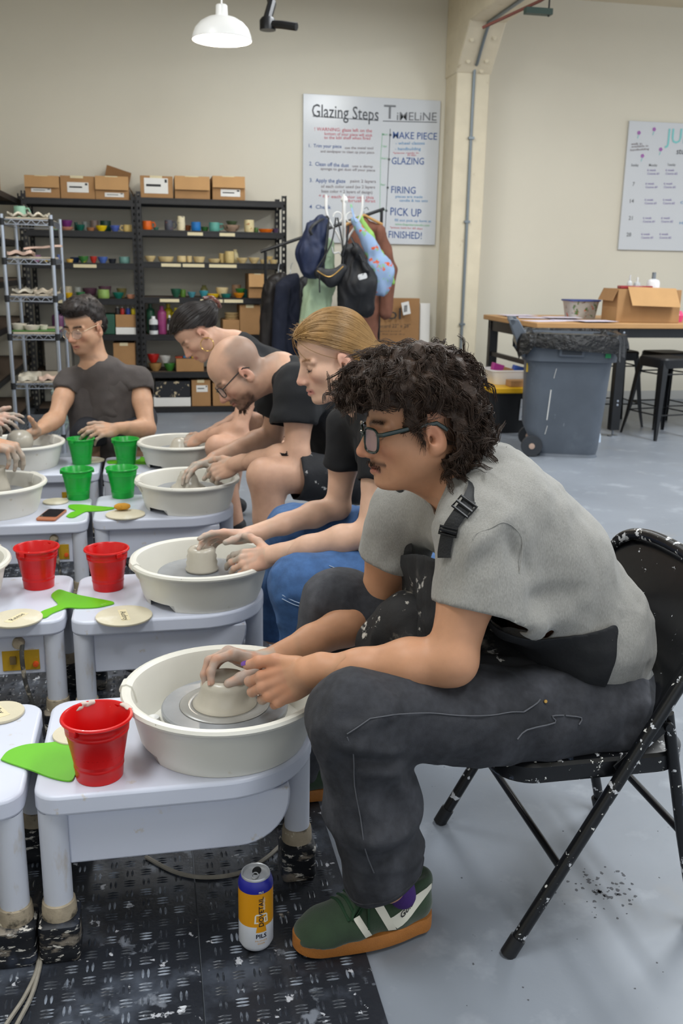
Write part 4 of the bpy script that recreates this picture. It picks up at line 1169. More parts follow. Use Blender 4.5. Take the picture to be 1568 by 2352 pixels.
# ================================================================== right side: work table, bins, stools
m_wood = M('butcher_block', '#b58a5a', 0.5, var=0.08, vscale=5, stretch=(1, 8, 8), bump=0.05)
wt = thing('work_table', 'long wooden-topped work table with black steel legs', 'table', (2.82, 6.68, 0))
TL, TD, TH = 2.9, 1.18, 0.875
MB().box(0, 0, TH - 0.04, TL, TD, TH).build('tabletop', m_wood, wt, bevel=0.005)
for x, y in ((0.04, 0.04), (0.68, 0.02), (2.75, 0.02), (0.04, TD - 0.08), (0.68, TD - 0.08), (2.75, TD - 0.08)):
    MB().box(x, y, 0.05, x + 0.075, y + 0.06, TH - 0.04).build('leg', m_black, wt, bevel=0.004)
    MB().lathe([(0.0, 0.06), (0.008, 0.055), (0.008, 0.014), (0.04, 0.008), (0.042, 0), (0, 0)], 14, (x + 0.037, y + 0.03, 0)).build('levelling_foot', m_steel, wt)
for a in ((0.04, 0.03, TL - 0.04, 0.055), (0.04, TD - 0.055, TL - 0.04, TD - 0.03)): MB().box(a[0], a[1], TH - 0.11, a[2], a[3], TH - 0.04).build('rail', m_black, wt)
MB().box(0.05, 0.05, TH - 0.13, 0.08, TD - 0.05, TH - 0.04).build('rail', m_black, wt)
MB().box(0.055, 0.06, 0.53, 0.085, TD - 0.06, 0.565).build('side_bar', m_black, wt)
for z in (TH - 0.07, TH - 0.09, 0.28, 0.25):
    MB().lathe([(0, 0.004), (0.008, 0.003), (0.009, 0)], 10).build('bolt', m_chrome, wt).matrix_local = Matrix.Translation((0.70 + (0.02 if z > 0.5 else 0.02), 0.02, z)) @ Matrix.Rotation(math.pi / 2, 4, 'X')
# papers and things on the table
m_pap2 = M('printed_paper', '#cfc6d4', 0.7, var=0.1, vscale=20, spots=(('#8a86b8', 18, 0.62, 0.04), ('#d9b9c0', 9, 0.58, 0.08)))
pp = [(0.16, 0.25, 0.3), (0.4, 0.3, -0.2), (0.62, 0.25, 0.1), (0.25, 0.62, -0.4), (0.55, 0.68, 0.5), (0.2, 0.9, 0.1), (0.52, 0.11, 0.05), (0.44, 0.55, -0.1)]
for i, (x, y, r) in enumerate(pp):
    o = MB().box(-0.14, -0.1, 0, 0.14, 0.1, 0.0015).build('paper_sheet', m_pap2 if i != 2 else M('cream_paper', '#d8cfae', 0.7), smooth=False)
    o.location = (2.82 + x, 6.68 + y, TH + 0.0004 + i * 0.0018)
    o.rotation_euler = (0, 0, r)
    tag(o, ('printed paper sheet at the left front corner of the table', 'printed paper sheet right of the corner one on the table', 'cream paper sheet on the work table', 'printed paper sheet tilted at mid depth of the table', 'printed paper sheet askew behind the cream one', 'printed paper sheet at the back left of the table', 'printed paper sheet on the front edge near the tub', 'printed paper sheet nearest the open box')[i], 'paper', 'papers on the work table')
o = thing('storage_tub', 'floral patterned plastic tub on the work table', 'tub', (3.46, 7.32, TH + 0.001))
loft(MB(), [[(x * s_, y * s_, z) for x, y in rrect(-0.13, -0.09, 0.13, 0.09, 0.03, 4)] for s_, z in ((0.82, 0), (0.98, 0.13), (1.04, 0.14))]).build('tub', M('floral_plastic', '#a8a49c', 0.4, spots=(('#b8502e', 24, 0.6, 0.03), ('#4d6a3e', 19, 0.6, 0.03), ('#5a3a34', 31, 0.62, 0.03))), o)
MB().prism(rrect(-0.14, -0.1, 0.14, 0.1, 0.03, 4), 0.14, 0.152).build('lid', M('blue_lid', '#33447f', 0.4), o)
bx = carton('open cardboard box of bottles on the work table', 3.54, 4.04, 6.78, 7.12, TH + 0.001, TH + 0.25, m_card, flap=0.0, tape=False, rz=-0.12)
MB().obox((0.02, -0.21, 0.195), (0.19, 0, -0.004), (0, 0.0015, 0.001), (-0.01, 0.035, 0.068)).build('flap', m_card2, bx, smooth=False)
MB().obox((-0.27, 0.0, 0.205), (0.02, 0, 0.045), (0, 0.16, 0), (0.0016, 0, -0.001)).build('flap', m_card, bx, smooth=False)
zb = TH + 0.252
for i, (x, y, w_, h_, c_, cc, word) in enumerate(((3.68, 6.95, 0.04, 0.09, '#c4c6c6', '#c9caca', 'slim grey'), (3.76, 6.98, 0.055, 0.075, '#b9bbbb', '#d8d8d6', 'short grey'), (3.87, 6.93, 0.10, 0.11, '#dcdcde', '#6f757b', 'large white'))):
    o = thing('bottle', '%s bottle standing out of the open cardboard box' % word, 'bottle', (x, y, zb), 0, 'bottles in the open box')
    r = w_ / 2
    MB().lathe([(0, 0), (r, 0), (r, h_ * 0.45), (r * 0.85, h_ * 0.6), (r * 0.3, h_ * 0.7), (0, h_ * 0.7)], 16).build('body', glaze(c_), o)
    MB().lathe([(r * 0.32, h_ * 0.7), (r * 0.3, h_ * 1.15), (0, h_ * 1.15)], 12).build('cap', glaze(cc), o)
o = MB().obox((0, 0, 0.012), (0.13, 0, 0), (0, 0.035, 0), (0, 0, 0.012)).build('red_case', glaze('#8c2f33'), bevel=0.006)
o.location = (3.68, 6.86, zb)
o.rotation_euler = (0, 0, -0.1)
tag(o, 'dark red case lying across the open cardboard box', 'case')
o = MB().lathe([(0, 0), (0.04, 0), (0.05, 0.05), (0.03, 0.085), (0, 0.09)], 12).build('pink_toy', glaze('#d8487c'))
o.location = (4.10, 6.92, TH + 0.001)
tag(o, 'bright pink pouch right of the open cardboard box', 'pouch')

# wheeled refuse bin
m_bin = M('grey_bin_plastic', '#555c66', 0.5, var=0.12, vscale=4, spots=(('#9aa0a8', 30, 0.69, 0.03, (1, 1, 0.2), 0.7), ('#7b828b', 3, 0.6, 0.15, None, 0.4)), bump=0.1, bscale=60)
rb = thing('refuse_bin', 'grey wheeled refuse bin lined with a black bag', 'bin', (2.84, 6.16, 0), math.radians(-19))
def rr_ring(hx, hy, r, z, n=5): return [(x, y, z) for x, y in rrect(-hx, -hy, hx, hy, r, n)]
bb = MB()
def shift(ring, dx): return [(x + dx, y, z) for x, y, z in ring]
loft(bb, [shift(rr_ring(0.205, 0.19, 0.07, 0.02), 0.03), shift(rr_ring(0.215, 0.20, 0.08, 0.0), 0.03)][::-1] + [shift(rr_ring(0.225, 0.20, 0.08, 0.06), 0.02), shift(rr_ring(0.265, 0.215, 0.09, 0.2), -0.01), rr_ring(0.285, 0.245, 0.11, 0.62), rr_ring(0.29, 0.25, 0.11, 0.66), rr_ring(0.315, 0.28, 0.12, 0.665), rr_ring(0.32, 0.285, 0.12, 0.80), rr_ring(0.335, 0.30, 0.125, 0.81), rr_ring(0.335, 0.30, 0.125, 0.835), rr_ring(0.315, 0.28, 0.115, 0.835), rr_ring(0.30, 0.265, 0.11, 0.7)], cap=False)
bb.build('bin_body', m_bin, rb)
hp = MB().box(-0.085, -0.305, 0.70, 0.085, -0.278, 0.80)
hp.build('grip_frame', m_bin, rb, bevel=0.008)
MB().box(-0.065, -0.309, 0.715, 0.065, -0.300, 0.785).build('grip_recess_shade', M('bin_recess_shade', '#2e333a', 0.6), rb)  # flat dark plate, its colour paints the shade of a hand recess
for y in (-0.24, 0.2):
    MB().prism([(-0.30, 0.68), (-0.345, 0.70), (-0.37, 0.80), (-0.425, 0.935), (-0.36, 0.935), (-0.30, 0.84)], y, y + 0.04, Matrix(((1, 0, 0, 0), (0, 0, 1, 0), (0, 1, 0, 0), (0, 0, 0, 1)))).build('handle_arm', m_bin, rb, bevel=0.006)
MB().tube([(-0.40, -0.24, 0.915), (-0.40, 0.24, 0.915)], 0.02, 10).build('handle_bar', m_bin, rb)
for y in (-0.235, 0.19):
    wl = MB().lathe([(0.0, 0.012), (0.03, 0.014), (0.04, 0.006), (0.062, 0.006), (0.07, 0.0), (0.074, 0.02), (0.07, 0.045), (0, 0.045)], 28).build('wheel', M('bin_wheel', '#2f3237', 0.6), rb)
    wl.matrix_local = Matrix.Translation((-0.215, y + 0.045, 0.0745)) @ Matrix.Rotation(math.pi / 2, 4, 'X')
    MB().lathe([(0.0, 0.052), (0.02, 0.05), (0.022, 0.04)], 12).build('hub', M('hub_tan', '#b59a8a', 0.5), wl)
vs_ = []
nb = 48
for zi, (z, g) in enumerate(((0.80, 0.0), (0.77, 0.02), (0.72, 0.03), (0.80, 0.025), (0.845, 0.015), (0.85, -0.01), (0.82, -0.03), (0.72, -0.045))):
    ring = rrect(-0.34 - g, -0.305 - g, 0.34 + g, 0.305 + g, 0.13, 11)
    q = []
    for i, (x, y) in enumerate(ring):
        wv = math.sin(i * 1.9 + zi) * 0.006 + math.sin(i * 0.7) * 0.006
        k_ = 1 + wv / 0.34
        zz = z + (0.035 * math.sin(i * 0.55 + 1.3) + 0.016 * math.sin(i * 1.7) if zi in (1, 2) else 0.006 * math.sin(i * 1.3))
        q.append((x * k_, y * k_, zz))
    vs_.append(q)
loft(MB(), vs_[1:], cap=False).build('bin_liner', M('black_bag_plastic', '#121214', 0.22, var=0.1, bump=0.8, bscale=22, bdist=0.02), rb)
MB().box(0.22, -0.292, 0.70, 0.255, -0.286, 0.765).build('green_tape', M('green_tape', '#1f8f55', 0.5), rb)
MB().box(-0.2850, -0.18, 0.58, -0.27, -0.165, 0.64).build('yellow_mark', M('yellow_tape', '#c9a62b', 0.5), rb)
# drips of dried slip on the bin
for k, (x, z0, z1) in enumerate(((-0.10, 0.55, 0.615), (-0.125, 0.26, 0.47), (-0.13, 0.16, 0.22))):
    yy = lambda z: -(0.215 + (0.245 - 0.215) * (z - 0.2) / 0.42) - 0.002
    MB().bar((x, yy(z0), z0), (x + 0.012, yy(z1), z1), 0.008, 0.002).build('slip_drip', m_paper, rb)
# black tote with yellow lid, white bin and packets on it
tt = thing('storage_tote', 'black storage tote with a yellow lid under the work table', 'tote', (2.93, 7.12, 0))
loft(MB(), [[(x * s_, y * s_, z) for x, y in rrect(-0.33, -0.21, 0.33, 0.21, 0.05, 4)] for s_, z in ((0.88, 0), (0.99, 0.30), (1.0, 0.32))]).build('tub', M('black_tote', '#18191c', 0.5, var=0.1), tt)
MB().prism(rrect(-0.35, -0.23, 0.35, 0.23, 0.05, 4), 0.32, 0.365).build('lid', M('yellow_lid', '#d6a51c', 0.45), tt, bevel=0.008)
MB().obox((-0.02, -0.206, 0.19), (0.085, 0, 0), (0, 0.002, 0.0), (0, -0.009, 0.085)).build('label', M('tote_label', '#a9adb3', 0.5, spots=(('#4f5a78', 20, 0.55, 0.05), ('#5e8a5e', 14, 0.6, 0.05))), tt, smooth=False)
o = MB()
loft(o, [[(x * s_, y * s_, z) for x, y in rrect(-0.22, -0.14, 0.22, 0.14, 0.05, 4)] for s_, z in ((0.85, 0), (0.97, 0.1), (1.02, 0.105), (1.02, 0.115), (0.95, 0.115), (0.82, 0.012))])
o = o.build('white_basin', m_white)
o.location = (2.86, 7.2, 0.366)
tag(o, 'white plastic basin on the yellow tote lid', 'basin')
o = carton('long flat cardboard box on the yellow tote lid', 2.74, 3.12, 6.93, 7.04, 0.366, 0.415, flap=0, tape=False)
for i, (x, c_, word, h_) in enumerate(((2.72, '#a83a86', 'magenta', 0.12), (2.80, '#a2794e', 'brown', 0.09), (2.90, '#2f4f9c', 'blue', 0.10))):
    o = MB().obox((0, 0, h_ / 2), (0.045, 0, -0.012), (0, 0.03, 0), (0.012, 0, h_ / 2)).build('packet', glaze(c_), bevel=0.004)
    o.location = (x, 7.2, 0.40)
    tag(o, '%s packet standing in the white basin' % word, 'packet', 'packets in the basin')
o = MB().lathe([(0, 0), (0.022, 0), (0.02, 0.05), (0.006, 0.09), (0, 0.09)], 10).build('glue_bottle', glaze('#c4d3e4'))
o.location = (3.30, 6.50, 0)
tag(o, 'tiny pale blue bottle on the floor beside the table foot', 'bottle')
# metal stools
def stool():
    t = thing('metal_stool', '', 'stool', (0, 0, 0), group='black metal stools at the work table')
    H, s1, s2 = 0.62, 0.155, 0.20
    loft(MB(), [rr_ring(s1, s1, 0.05, H - 0.075), rr_ring(s1 + 0.004, s1 + 0.004, 0.05, H - 0.012), rr_ring(s1 - 0.006, s1 - 0.006, 0.045, H)]).build('seat', m_black, t)
    for sx in (-1, 1):
        for sy in (-1, 1):
            rings = []
            for z, d, w_ in ((H - 0.02, s1 - 0.012, 0.05), (H - 0.1, s1 + 0.002, 0.048), (0.15, s2 - 0.008, 0.03), (0.0, s2 + 0.012, 0.019)):
                ring = [(d, d - w_), (d, d), (d - w_, d), (d - w_, d - 0.004), (d - 0.006, d - 0.006), (d - 0.004, d - w_)]
                rings.append([(sx * x, sy * y, z) for x, y in ring][::(1 if sx * sy > 0 else -1)])
            loft(MB(), rings[::-1]).build('leg', m_black, t, smooth=False)
    for a, b in (((-1, -1), (1, -1)), ((1, -1), (1, 1)), ((1, 1), (-1, 1)), ((-1, 1), (-1, -1))):
        e = s2 - 0.02
        MB().tube([(a[0] * e, a[1] * e, 0.19), (b[0] * e, b[1] * e, 0.19)], 0.006, 6).build('stretcher', m_black, t)
        e2 = s1 - 0.005
        MB().tube([(a[0] * e2, a[1] * e2, 0.50), (b[0] * e2, b[1] * e2, 0.50)], 0.006, 6).build('upper_stretcher', m_black, t)
    return t
st0 = stool()
for i, (x, y, r, lab) in enumerate(((3.93, 6.72, 0.18, 'black metal stool nearest the camera, cut by the right edge'), (3.80, 7.32, -0.05, 'black metal stool just right of the table leg'), (4.20, 7.18, 0.1, 'black metal stool behind the nearest one'))):
    o = st0 if i == 0 else copy_tree(st0)
    o.location = (x, y, 0)
    o.rotation_euler = (0, 0, r)
    o['label'] = lab
# ================================================================== potter's wheels
m_tab = M('wheel_white_plastic', '#c9cddb', 0.32, var=0.02, vscale=3, spots=(('#b8a88c', 22, 0.64, 0.06, None, 0.5), ('#c4b79e', 7, 0.66, 0.08, None, 0.35)), bump=0.03, bscale=60)
m_leg = M('wheel_leg_plastic', '#c3c6d0', 0.4, var=0.03, vscale=5, spots=(('#a8977c', 22, 0.58, 0.12, (1, 1, 0.3), 0.6),))
m_collar = M('clay_crusted_collar', '#9c8f7a', 0.85, var=0.2, vscale=25, spots=(('#4f483c', 18, 0.58, 0.08), ('#d6cdb6', 30, 0.63, 0.05)), bump=0.5, bscale=60)
m_foot = M('clay_smeared_rubber', '#16181d', 0.5, var=0.2, vscale=20, spots=(('#8f8577', 14, 0.52, 0.08, (1, 1, 2.0), 0.85), ('#c9c4bb', 40, 0.58, 0.04, (1, 1, 3)), ('#3b4252', 8, 0.55, 0.1, None, 0.6)), bump=0.3, bscale=50)
m_pan = M('splash_pan_plastic', '#d9d6cc', 0.35, var=0.03, vscale=4, spots=(('#b9a98c', 18, 0.68, 0.05, None, 0.5), ('#6f6658', 60, 0.735, 0.02)), bump=0.03)
m_head = M('wet_wheel_head', '#8d9094', 0.25, metal=0.25, var=0.15, vscale=9, spots=(('#b5b0a6', 7, 0.55, 0.1, None, 0.5),))
m_wetclay = M('wet_clay', '#b5aea0', 0.26, var=0.06, vscale=10, bump=0.12, bscale=60, spec=0.6)
m_slip = M('clay_slip_ring', '#8f8d88', 0.2, var=0.1)
m_ctrl = M('yellow_plate', '#b58f1e', 0.5, var=0.1, spots=(('#e2dcc6', 30, 0.64, 0.04), ('#5d4c1a', 42, 0.66, 0.03)))
TT = 0.35
def outline():
    p = []
    for i in range(7):
        a = math.radians(180 + 90 * i / 6)
        p.append((-0.22 + 0.045 * math.cos(a), -0.15 + 0.045 * math.sin(a)))
    for i in range(25):
        a = math.radians(-90 + 180 * i / 24)
        p.append((0.07 + 0.195 * math.cos(a), 0.195 * math.sin(a)))
    for i in range(7):
        a = math.radians(90 + 90 * i / 6)
        p.append((-0.22 + 0.045 * math.cos(a), 0.15 + 0.045 * math.sin(a)))
    return p
OUT = outline()
def make_wheel():
    t = thing('pottery_wheel', '', "potter's wheel", (0, 0, 0), group="potter's wheels in two rows")
    MB().prism(OUT, 0.309, TT).build('tabletop', m_tab, t, bevel=0.007, seg=3)
    arc = [(0.10 + 0.10 * math.sin(math.radians(a)), 0.292 - 0.10 * math.cos(math.radians(a))) for a in range(0, 91, 10)]
    prof = [(-0.21, 0.192)] + arc + [(0.20, 0.308), (-0.21, 0.308)]
    MB().prism(prof, -0.165, 0.165, Matrix(((1, 0, 0, 0), (0, 0, -1, 0), (0, 1, 0, 0), (0, 0, 0, 1)))).build('housing', m_tab, t, bevel=0.004)
    for x, y in ((-0.235, -0.158), (-0.235, 0.158), (0.238, 0.0)):
        lg = MB().tube([(x, y, 0.06), (x, y, 0.309)], 0.0265, 20).build('leg', m_leg, t)
        MB().lathe([(0.0268, 0.118), (0.030, 0.116), (0.032, 0.10), (0.032, 0.07), (0.0268, 0.07)], 20, (x, y, 0)).build('collar', m_collar, lg)
        ft = MB()
        loft(ft, [[(x + a * s_, y + b * s_, z) for a, b in rrect(-0.0365, -0.041, 0.0365, 0.041, 0.013, 4)] for s_, z in ((0.96, 0.008), (1.0, 0.014), (1.03, 0.02), (1.0, 0.028), (0.99, 0.062), (1.02, 0.068), (1.0, 0.082), (0.86, 0.086))])
        ft.build('foot', m_foot, lg)
    MB().lathe([(0.0, 0.072), (0.122, 0.072), (0.125, 0.069), (0.125, 0.060), (0.118, 0.056), (0.03, 0.05), (0.03, 0.0)], 56, (0.089, -0.02, TT)).build('wheel_head', m_head, t)
    # control plate, outlet and cord on the far side of the housing
    pl_ = MB().box(-0.195, 0.1655, 0.205, -0.100, 0.168, 0.262).build('control_plate', m_ctrl, t, bevel=0.001)
    MB().box(-0.135, 0.168, 0.226, -0.12, 0.176, 0.247).build('switch', M('switch_brown', '#6b5a3a', 0.5), pl_)
    MB().lathe([(0.008, 0.0), (0.007, 0.008), (0, 0.009)], 12).build('lamp', M('orange_lamp', '#d9541e', 0.4), pl_).matrix_local = Matrix.Translation((-0.185, 0.168, 0.222)) @ Matrix.Rotation(-math.pi / 2, 4, 'X')
    MB().lathe([(0.016, 0), (0.016, 0.012), (0.012, 0.02), (0, 0.02)], 14).build('cord_gland', m_collar, t).matrix_local = Matrix.Translation((-0.235 + 0.09, 0.165, 0.285)) @ Matrix.Rotation(-math.pi / 2, 4, 'X')
    MB().tube(spline([(-0.155, 0.18, 0.283), (-0.155, 0.20, 0.25), (-0.16, 0.20, 0.18), (-0.175, 0.20, 0.08), (-0.12, 0.21, 0.02), (0.0, 0.20, 0.014)], 8), 0.006, 8).build('cord', M('grimy_cord', '#3b3a38', 0.6, spots=(('#a59c8c', 30, 0.55, 0.1),)), t)
    return t
def make_pan(notch_deg):
    t = thing('splash_pan', '', 'splash pan', (0, 0, 0), group='splash pans on the wheels')
    n = 72
    prof = [(0.160, 0.0, 1), (0.168, 0.02, 0), (0.181, 0.075, 0), (0.187, 0.092, 0), (0.194, 0.100, 0), (0.2, 0.102, 0), (0.202, 0.107, 0), (0.199, 0.113, 0), (0.191, 0.115, 0), (0.182, 0.110, 0), (0.178, 0.100, 0), (0.166, 0.045, 0), (0.158, 0.022, 0), (0.0, 0.020, 0)]
    vs, fs = [], []
    for r, z, b in prof:
        for k in range(n):
            a = 2 * math.pi * k / n
            zz, rr = z, r
            if b:
                dd = abs((math.degrees(a) - notch_deg + 180) % 360 - 180)
                if dd < 14: zz, rr = 0.034, 0.169
            vs.append((rr * math.cos(a), rr * math.sin(a), zz))
    for i in range(len(prof) - 1):
        for k in range(n):
            fs.append((i * n + k, i * n + (k + 1) % n, (i + 1) * n + (k + 1) % n, (i + 1) * n + k))
    MB().add(vs, fs).build('basin', m_pan, t)
    for a0 in (190, 8):      # overlapping rim joints of the two halves
        j = MB()
        ring = []
        for k in range(5):
            a = math.radians(a0 + k * 2.2)
            ring.append([((r + g) * math.cos(a), (r + g) * math.sin(a), z) for r, z, g in ((0.1815, 0.073, 0.004), (0.187, 0.090, 0.0045), (0.196, 0.097, 0.004), (0.203, 0.1025, 0.002), (0.2055, 0.108, 0), (0.2015, 0.116, 0.0), (0.191, 0.1185, 0), (0.180, 0.113, 0), (0.1765, 0.100, -0.002), (0.172, 0.08, -0.002))])
        loft(j, ring)
        j.build('rim_joint', m_pan, t)
    for a0 in (188, 357):
        a = math.radians(a0)
        MB().lathe([(0, 0.014), (0.012, 0.013), (0.014, 0.01), (0.014, 0)], 14, (0.147 * math.cos(a), 0.147 * math.sin(a), 0.0195)).build('wing_nut', m_white, t)
    return t
ROWS = [1.735, 2.583, 3.605, 4.395]
ROWN = ['nearest the camera', 'second from the camera', 'third from the camera', 'farthest from the camera']
PEN = ['before the curly-haired man', 'before the blonde woman', 'before the bald man', 'before the dark-haired woman']
w0 = make_wheel()
p0 = make_pan(222)
pw = None
PANC = []
for side in (0, 1):
    for i, yc in enumerate(ROWS):
        first = side == 0 and i == 0
        o = w0 if first else copy_tree(w0)
        o.location = (0.03, yc, 0) if side == 0 else (-0.518, yc + (0.0, 0.02, -0.02, 0.02)[i], 0)
        o.rotation_euler = (0, 0, 0 if side == 0 else math.pi)
        o['label'] = ("white potter's wheel in the right row, " + PEN[i]) if side == 0 else ("white potter's wheel in the left row, " + ROWN[i])
        q = p0 if first else copy_tree(p0)
        q.location = (0.119, yc - 0.02, TT + 0.0005) if side == 0 else (-0.607, o.location.y + 0.02, TT + 0.0005)
        q.rotation_euler = (0, 0, (-0.42 if i == 0 else 0) if side == 0 else math.pi + 0.5)
        q['label'] = ("round white splash pan in the right row, " + PEN[i]) if side == 0 else ("round white splash pan in the left row, " + ROWN[i])
        PANC.append(tuple(q.location))
m_floorcord = M('white_power_cord', '#8f897e', 0.6, var=0.15, vscale=40)
o = MB().tube(spline([atZ(335, 1968, 0.012), atZ(400, 2002, 0.012), atZ(470, 2015, 0.012), atZ(550, 2005, 0.012), atZ(610, 1972, 0.012), atZ(655, 1930, 0.012)], 8), 0.0045, 6).build('power_cable', m_floorcord)
tag(o, 'clay-smeared power cord curving under the nearest wheel', 'cord')
for i, (ax, bx) in enumerate(((92, 20), (97, 45))):
    o = MB().tube(spline([atZ(ax, 2180, 0.012), atZ(ax - 8, 2230, 0.012), atZ((ax + bx) / 2, 2290, 0.012), atZ(bx - 10, 2360, 0.012), atZ(bx - 40, 2420, 0.012)], 8), 0.004, 6).build('power_cable', m_floorcord)
    tag(o, ('grey power cord running out at the bottom left, outer one', 'grey power cord running out at the bottom left, inner one')[i], 'cord')

# ---- clay on the wheels
def clay(name, lab, i, prof, dz=0.0735, n=48, hole=None):
    c = PANC[i]
    o = MB().lathe(prof, n).build(name, m_wetclay, ang=180)
    o.location = (c[0], c[1], TT + dz)
    return tag(o, lab, 'clay', 'clay on the wheels')
clay('clay_pot', 'tapered mound of wet clay between the curly-haired man\'s hands', 0, [(0, 0), (0.064, 0), (0.0635, 0.002), (0.059, 0.007), (0.053, 0.017), (0.0495, 0.028), (0.0475, 0.037), (0.0475, 0.042), (0.0455, 0.050), (0.041, 0.0555), (0.034, 0.057), (0.026, 0.054), (0.018, 0.046), (0.0, 0.042)])
o = clay('slip_ring', 'ring of wet slip around the nearest clay mound', 0, [(0.060, 0.0), (0.060, 0.0012), (0.074, 0.0016), (0.079, 0.0004), (0.088, 0.0012), (0.090, 0.0)], 0.0725)
o.data.materials[0] = m_slip
clay('clay_pot', 'small ribbed clay pot with a hole between the blonde woman\'s hands', 1, [(0, 0), (0.046, 0), (0.047, 0.006), (0.043, 0.013), (0.0445, 0.024), (0.041, 0.031), (0.0425, 0.042), (0.039, 0.049), (0.040, 0.058), (0.034, 0.066), (0.020, 0.068), (0.016, 0.064), (0.014, 0.04), (0, 0.03)])
clay('clay_pot', 'low clay dome under the bald man\'s hands', 2, [(0, 0), (0.068, 0), (0.06, 0.008), (0.046, 0.018), (0.04, 0.034), (0.036, 0.044), (0.031, 0.05), (0.028, 0.062), (0.018, 0.068), (0, 0.069)])
clay('clay_pot', 'clay lump hidden by the dark-haired woman\'s hands', 3, [(0, 0), (0.06, 0), (0.05, 0.015), (0.042, 0.035), (0.03, 0.05), (0, 0.055)])
clay('clay_pot', 'tall cream clay pot at the left edge', 6, [(0, 0), (0.05, 0), (0.046, 0.02), (0.038, 0.05), (0.034, 0.08), (0.04, 0.095), (0.034, 0.096), (0.028, 0.08), (0, 0.04)]).location.x += 0.02
clay('clay_ball', 'round clay ball beneath the grey-shirted man\'s hand', 7, [(0, 0), (0.04, 0.0), (0.056, 0.02), (0.06, 0.045), (0.052, 0.07), (0.03, 0.088), (0, 0.092)])

# ---- buckets
def bucket_mat(nm, c1, tr):
    return M(nm, c1, 0.3, var=0.05, vscale=8, spots=(('#d8cfc4', 26, 0.70, 0.03, None, 0.8), ('#cfc3b4', 60, 0.72, 0.02, None, 0.7)), sub=0.0)
m_red = bucket_mat('red_bucket_plastic', '#c40608', 0)
m_grn = bucket_mat('green_bucket_plastic', '#0a9a32', 0)
m_grn2 = bucket_mat('green_plastic_deep', '#067a2a', 0)
def make_bucket(mat, matw):
    t = thing('bucket', '', 'bucket', (0, 0, 0), group='plastic buckets on the wheel tables')
    MB().lathe([(0.0, 0.004), (0.038, 0.004), (0.039, 0), (0.0425, 0.0), (0.043, 0.003), (0.0445, 0.022), (0.0455, 0.024), (0.0455, 0.028), (0.0448, 0.03), (0.0555, 0.090), (0.0570, 0.092), (0.0575, 0.096), (0.0568, 0.098), (0.0580, 0.101), (0.0585, 0.105), (0.0577, 0.107), (0.0595, 0.114), (0.0635, 0.1155), (0.065, 0.118), (0.0635, 0.121), (0.0600, 0.1215), (0.0575, 0.119), (0.0425, 0.012), (0.0, 0.008)], 44).build('pail', mat, t)
    MB().lathe([(0.0, 0.052), (0.0487, 0.052), (0.0487, 0.0515)], 36).build('water', matw, t)
    for s_ in (-1, 1):
        MB().obox((s_ * 0.061, 0, 0.111), (0.0045, 0, 0), (0, 0.008, 0), (0, 0, 0.007)).build('handle_lug', mat, t, bevel=0.002)
    return t
m_water_r = M('murky_water_red', '#8f1512', 0.05, spec=0.6)
m_water_g = M('murky_water_green', '#0f6a2c', 0.05, spec=0.6)
bk0 = make_bucket(m_red, m_water_r)
bkg = make_bucket(m_grn, m_water_g)
Bs = [(bk0, (-0.121, 1.605), 0.9, 'red plastic bucket with a clay-smeared rim, nearest the camera'), (bk0, (-0.147, 2.655), 2.2, 'red plastic bucket on the blonde woman\'s wheel'), (bk0, (-0.345, 2.70), 1.0, 'red plastic bucket in the left row'),
      (bkg, (-0.134, 3.765), 0.5, 'green plastic bucket on the bald man\'s wheel'), (bkg, (-0.307, 3.76), 0.15, 'green plastic bucket with clay on its rim, half full, left row'), (bkg, (-0.135, 4.41), 0.4, 'dark green plastic bucket on the farthest right wheel'), (bkg, (-0.338, 4.44), 1.0, 'green plastic bucket before the grey-shirted man\'s hand')]
used = set()
for src, (x, y), rz, lab in Bs:
    o = copy_tree(src) if id(src) in used else src
    used.add(id(src))
    o.location = (x, y, TT + 0.0006)
    o.rotation_euler = (0, 0, rz)
    o['label'] = lab
# clay smears on the nearest bucket's rim
for k, (a, n_) in enumerate(((0.35, 5), (1.75, 7))):
    rr_ = random.Random(k)
    prs = []
    for q_ in range(n_):
        t_ = a + 0.09 * q_
        prs.append(Ell((-0.121 + 0.061 * math.cos(t_), 1.605 + 0.061 * math.sin(t_), TT + 0.1195 - 0.008 * rr_.random() * (k > 0)), (0.0055 + 0.002 * rr_.random(), 0.0055, 0.0028 + 0.003 * rr_.random() * k), None, 0.003))
    V_, Q_ = blob(prs, 0.0016)
    mesh_vq('clay_smear', V_, Q_, M('dry_slip', '#c4b6ac', 0.8, bump=0.3, bscale=90), bk0, (-0.121, 1.605, TT + 0.0006)).matrix_local = Matrix.Rotation(-0.9, 4, 'Z')

# ---- lime scrapers traced flat on the tables
m_lime = M('lime_silicone', '#63b31a', 0.4, var=0.05, vscale=8, spots=(('#c9d6b0', 14, 0.68, 0.06, None, 0.5),))
def scraper(lab, pts, h, lift=0.0012, bend=0.0):
    P = spline([(*p, 0) for p in pts] + [(*pts[0], 0)], 5)[:-1]
    W_ = [atZ(p.x, p.y, h) for p in P]
    c = sum(W_, Vector()) / len(W_)
    o = MB()
    n = len(W_)
    o.add([(q.x - c.x, q.y - c.y, 0) for q in W_] + [(q.x - c.x, q.y - c.y, 0.003) for q in W_], [tuple(range(n)), tuple(range(n, 2 * n))[::-1]] + [(i, n + i, n + (i + 1) % n, (i + 1) % n) for i in range(n)])
    o = o.build('clay_scraper', m_lime)
    o.location = (c.x, c.y, h + lift)
    bm = bmesh.new()
    bm.from_mesh(o.data)
    bmesh.ops.recalc_face_normals(bm, faces=bm.faces)
    bm.to_mesh(o.data)
    bm.free()
    return tag(o, lab, 'scraper', 'lime green clay scrapers')
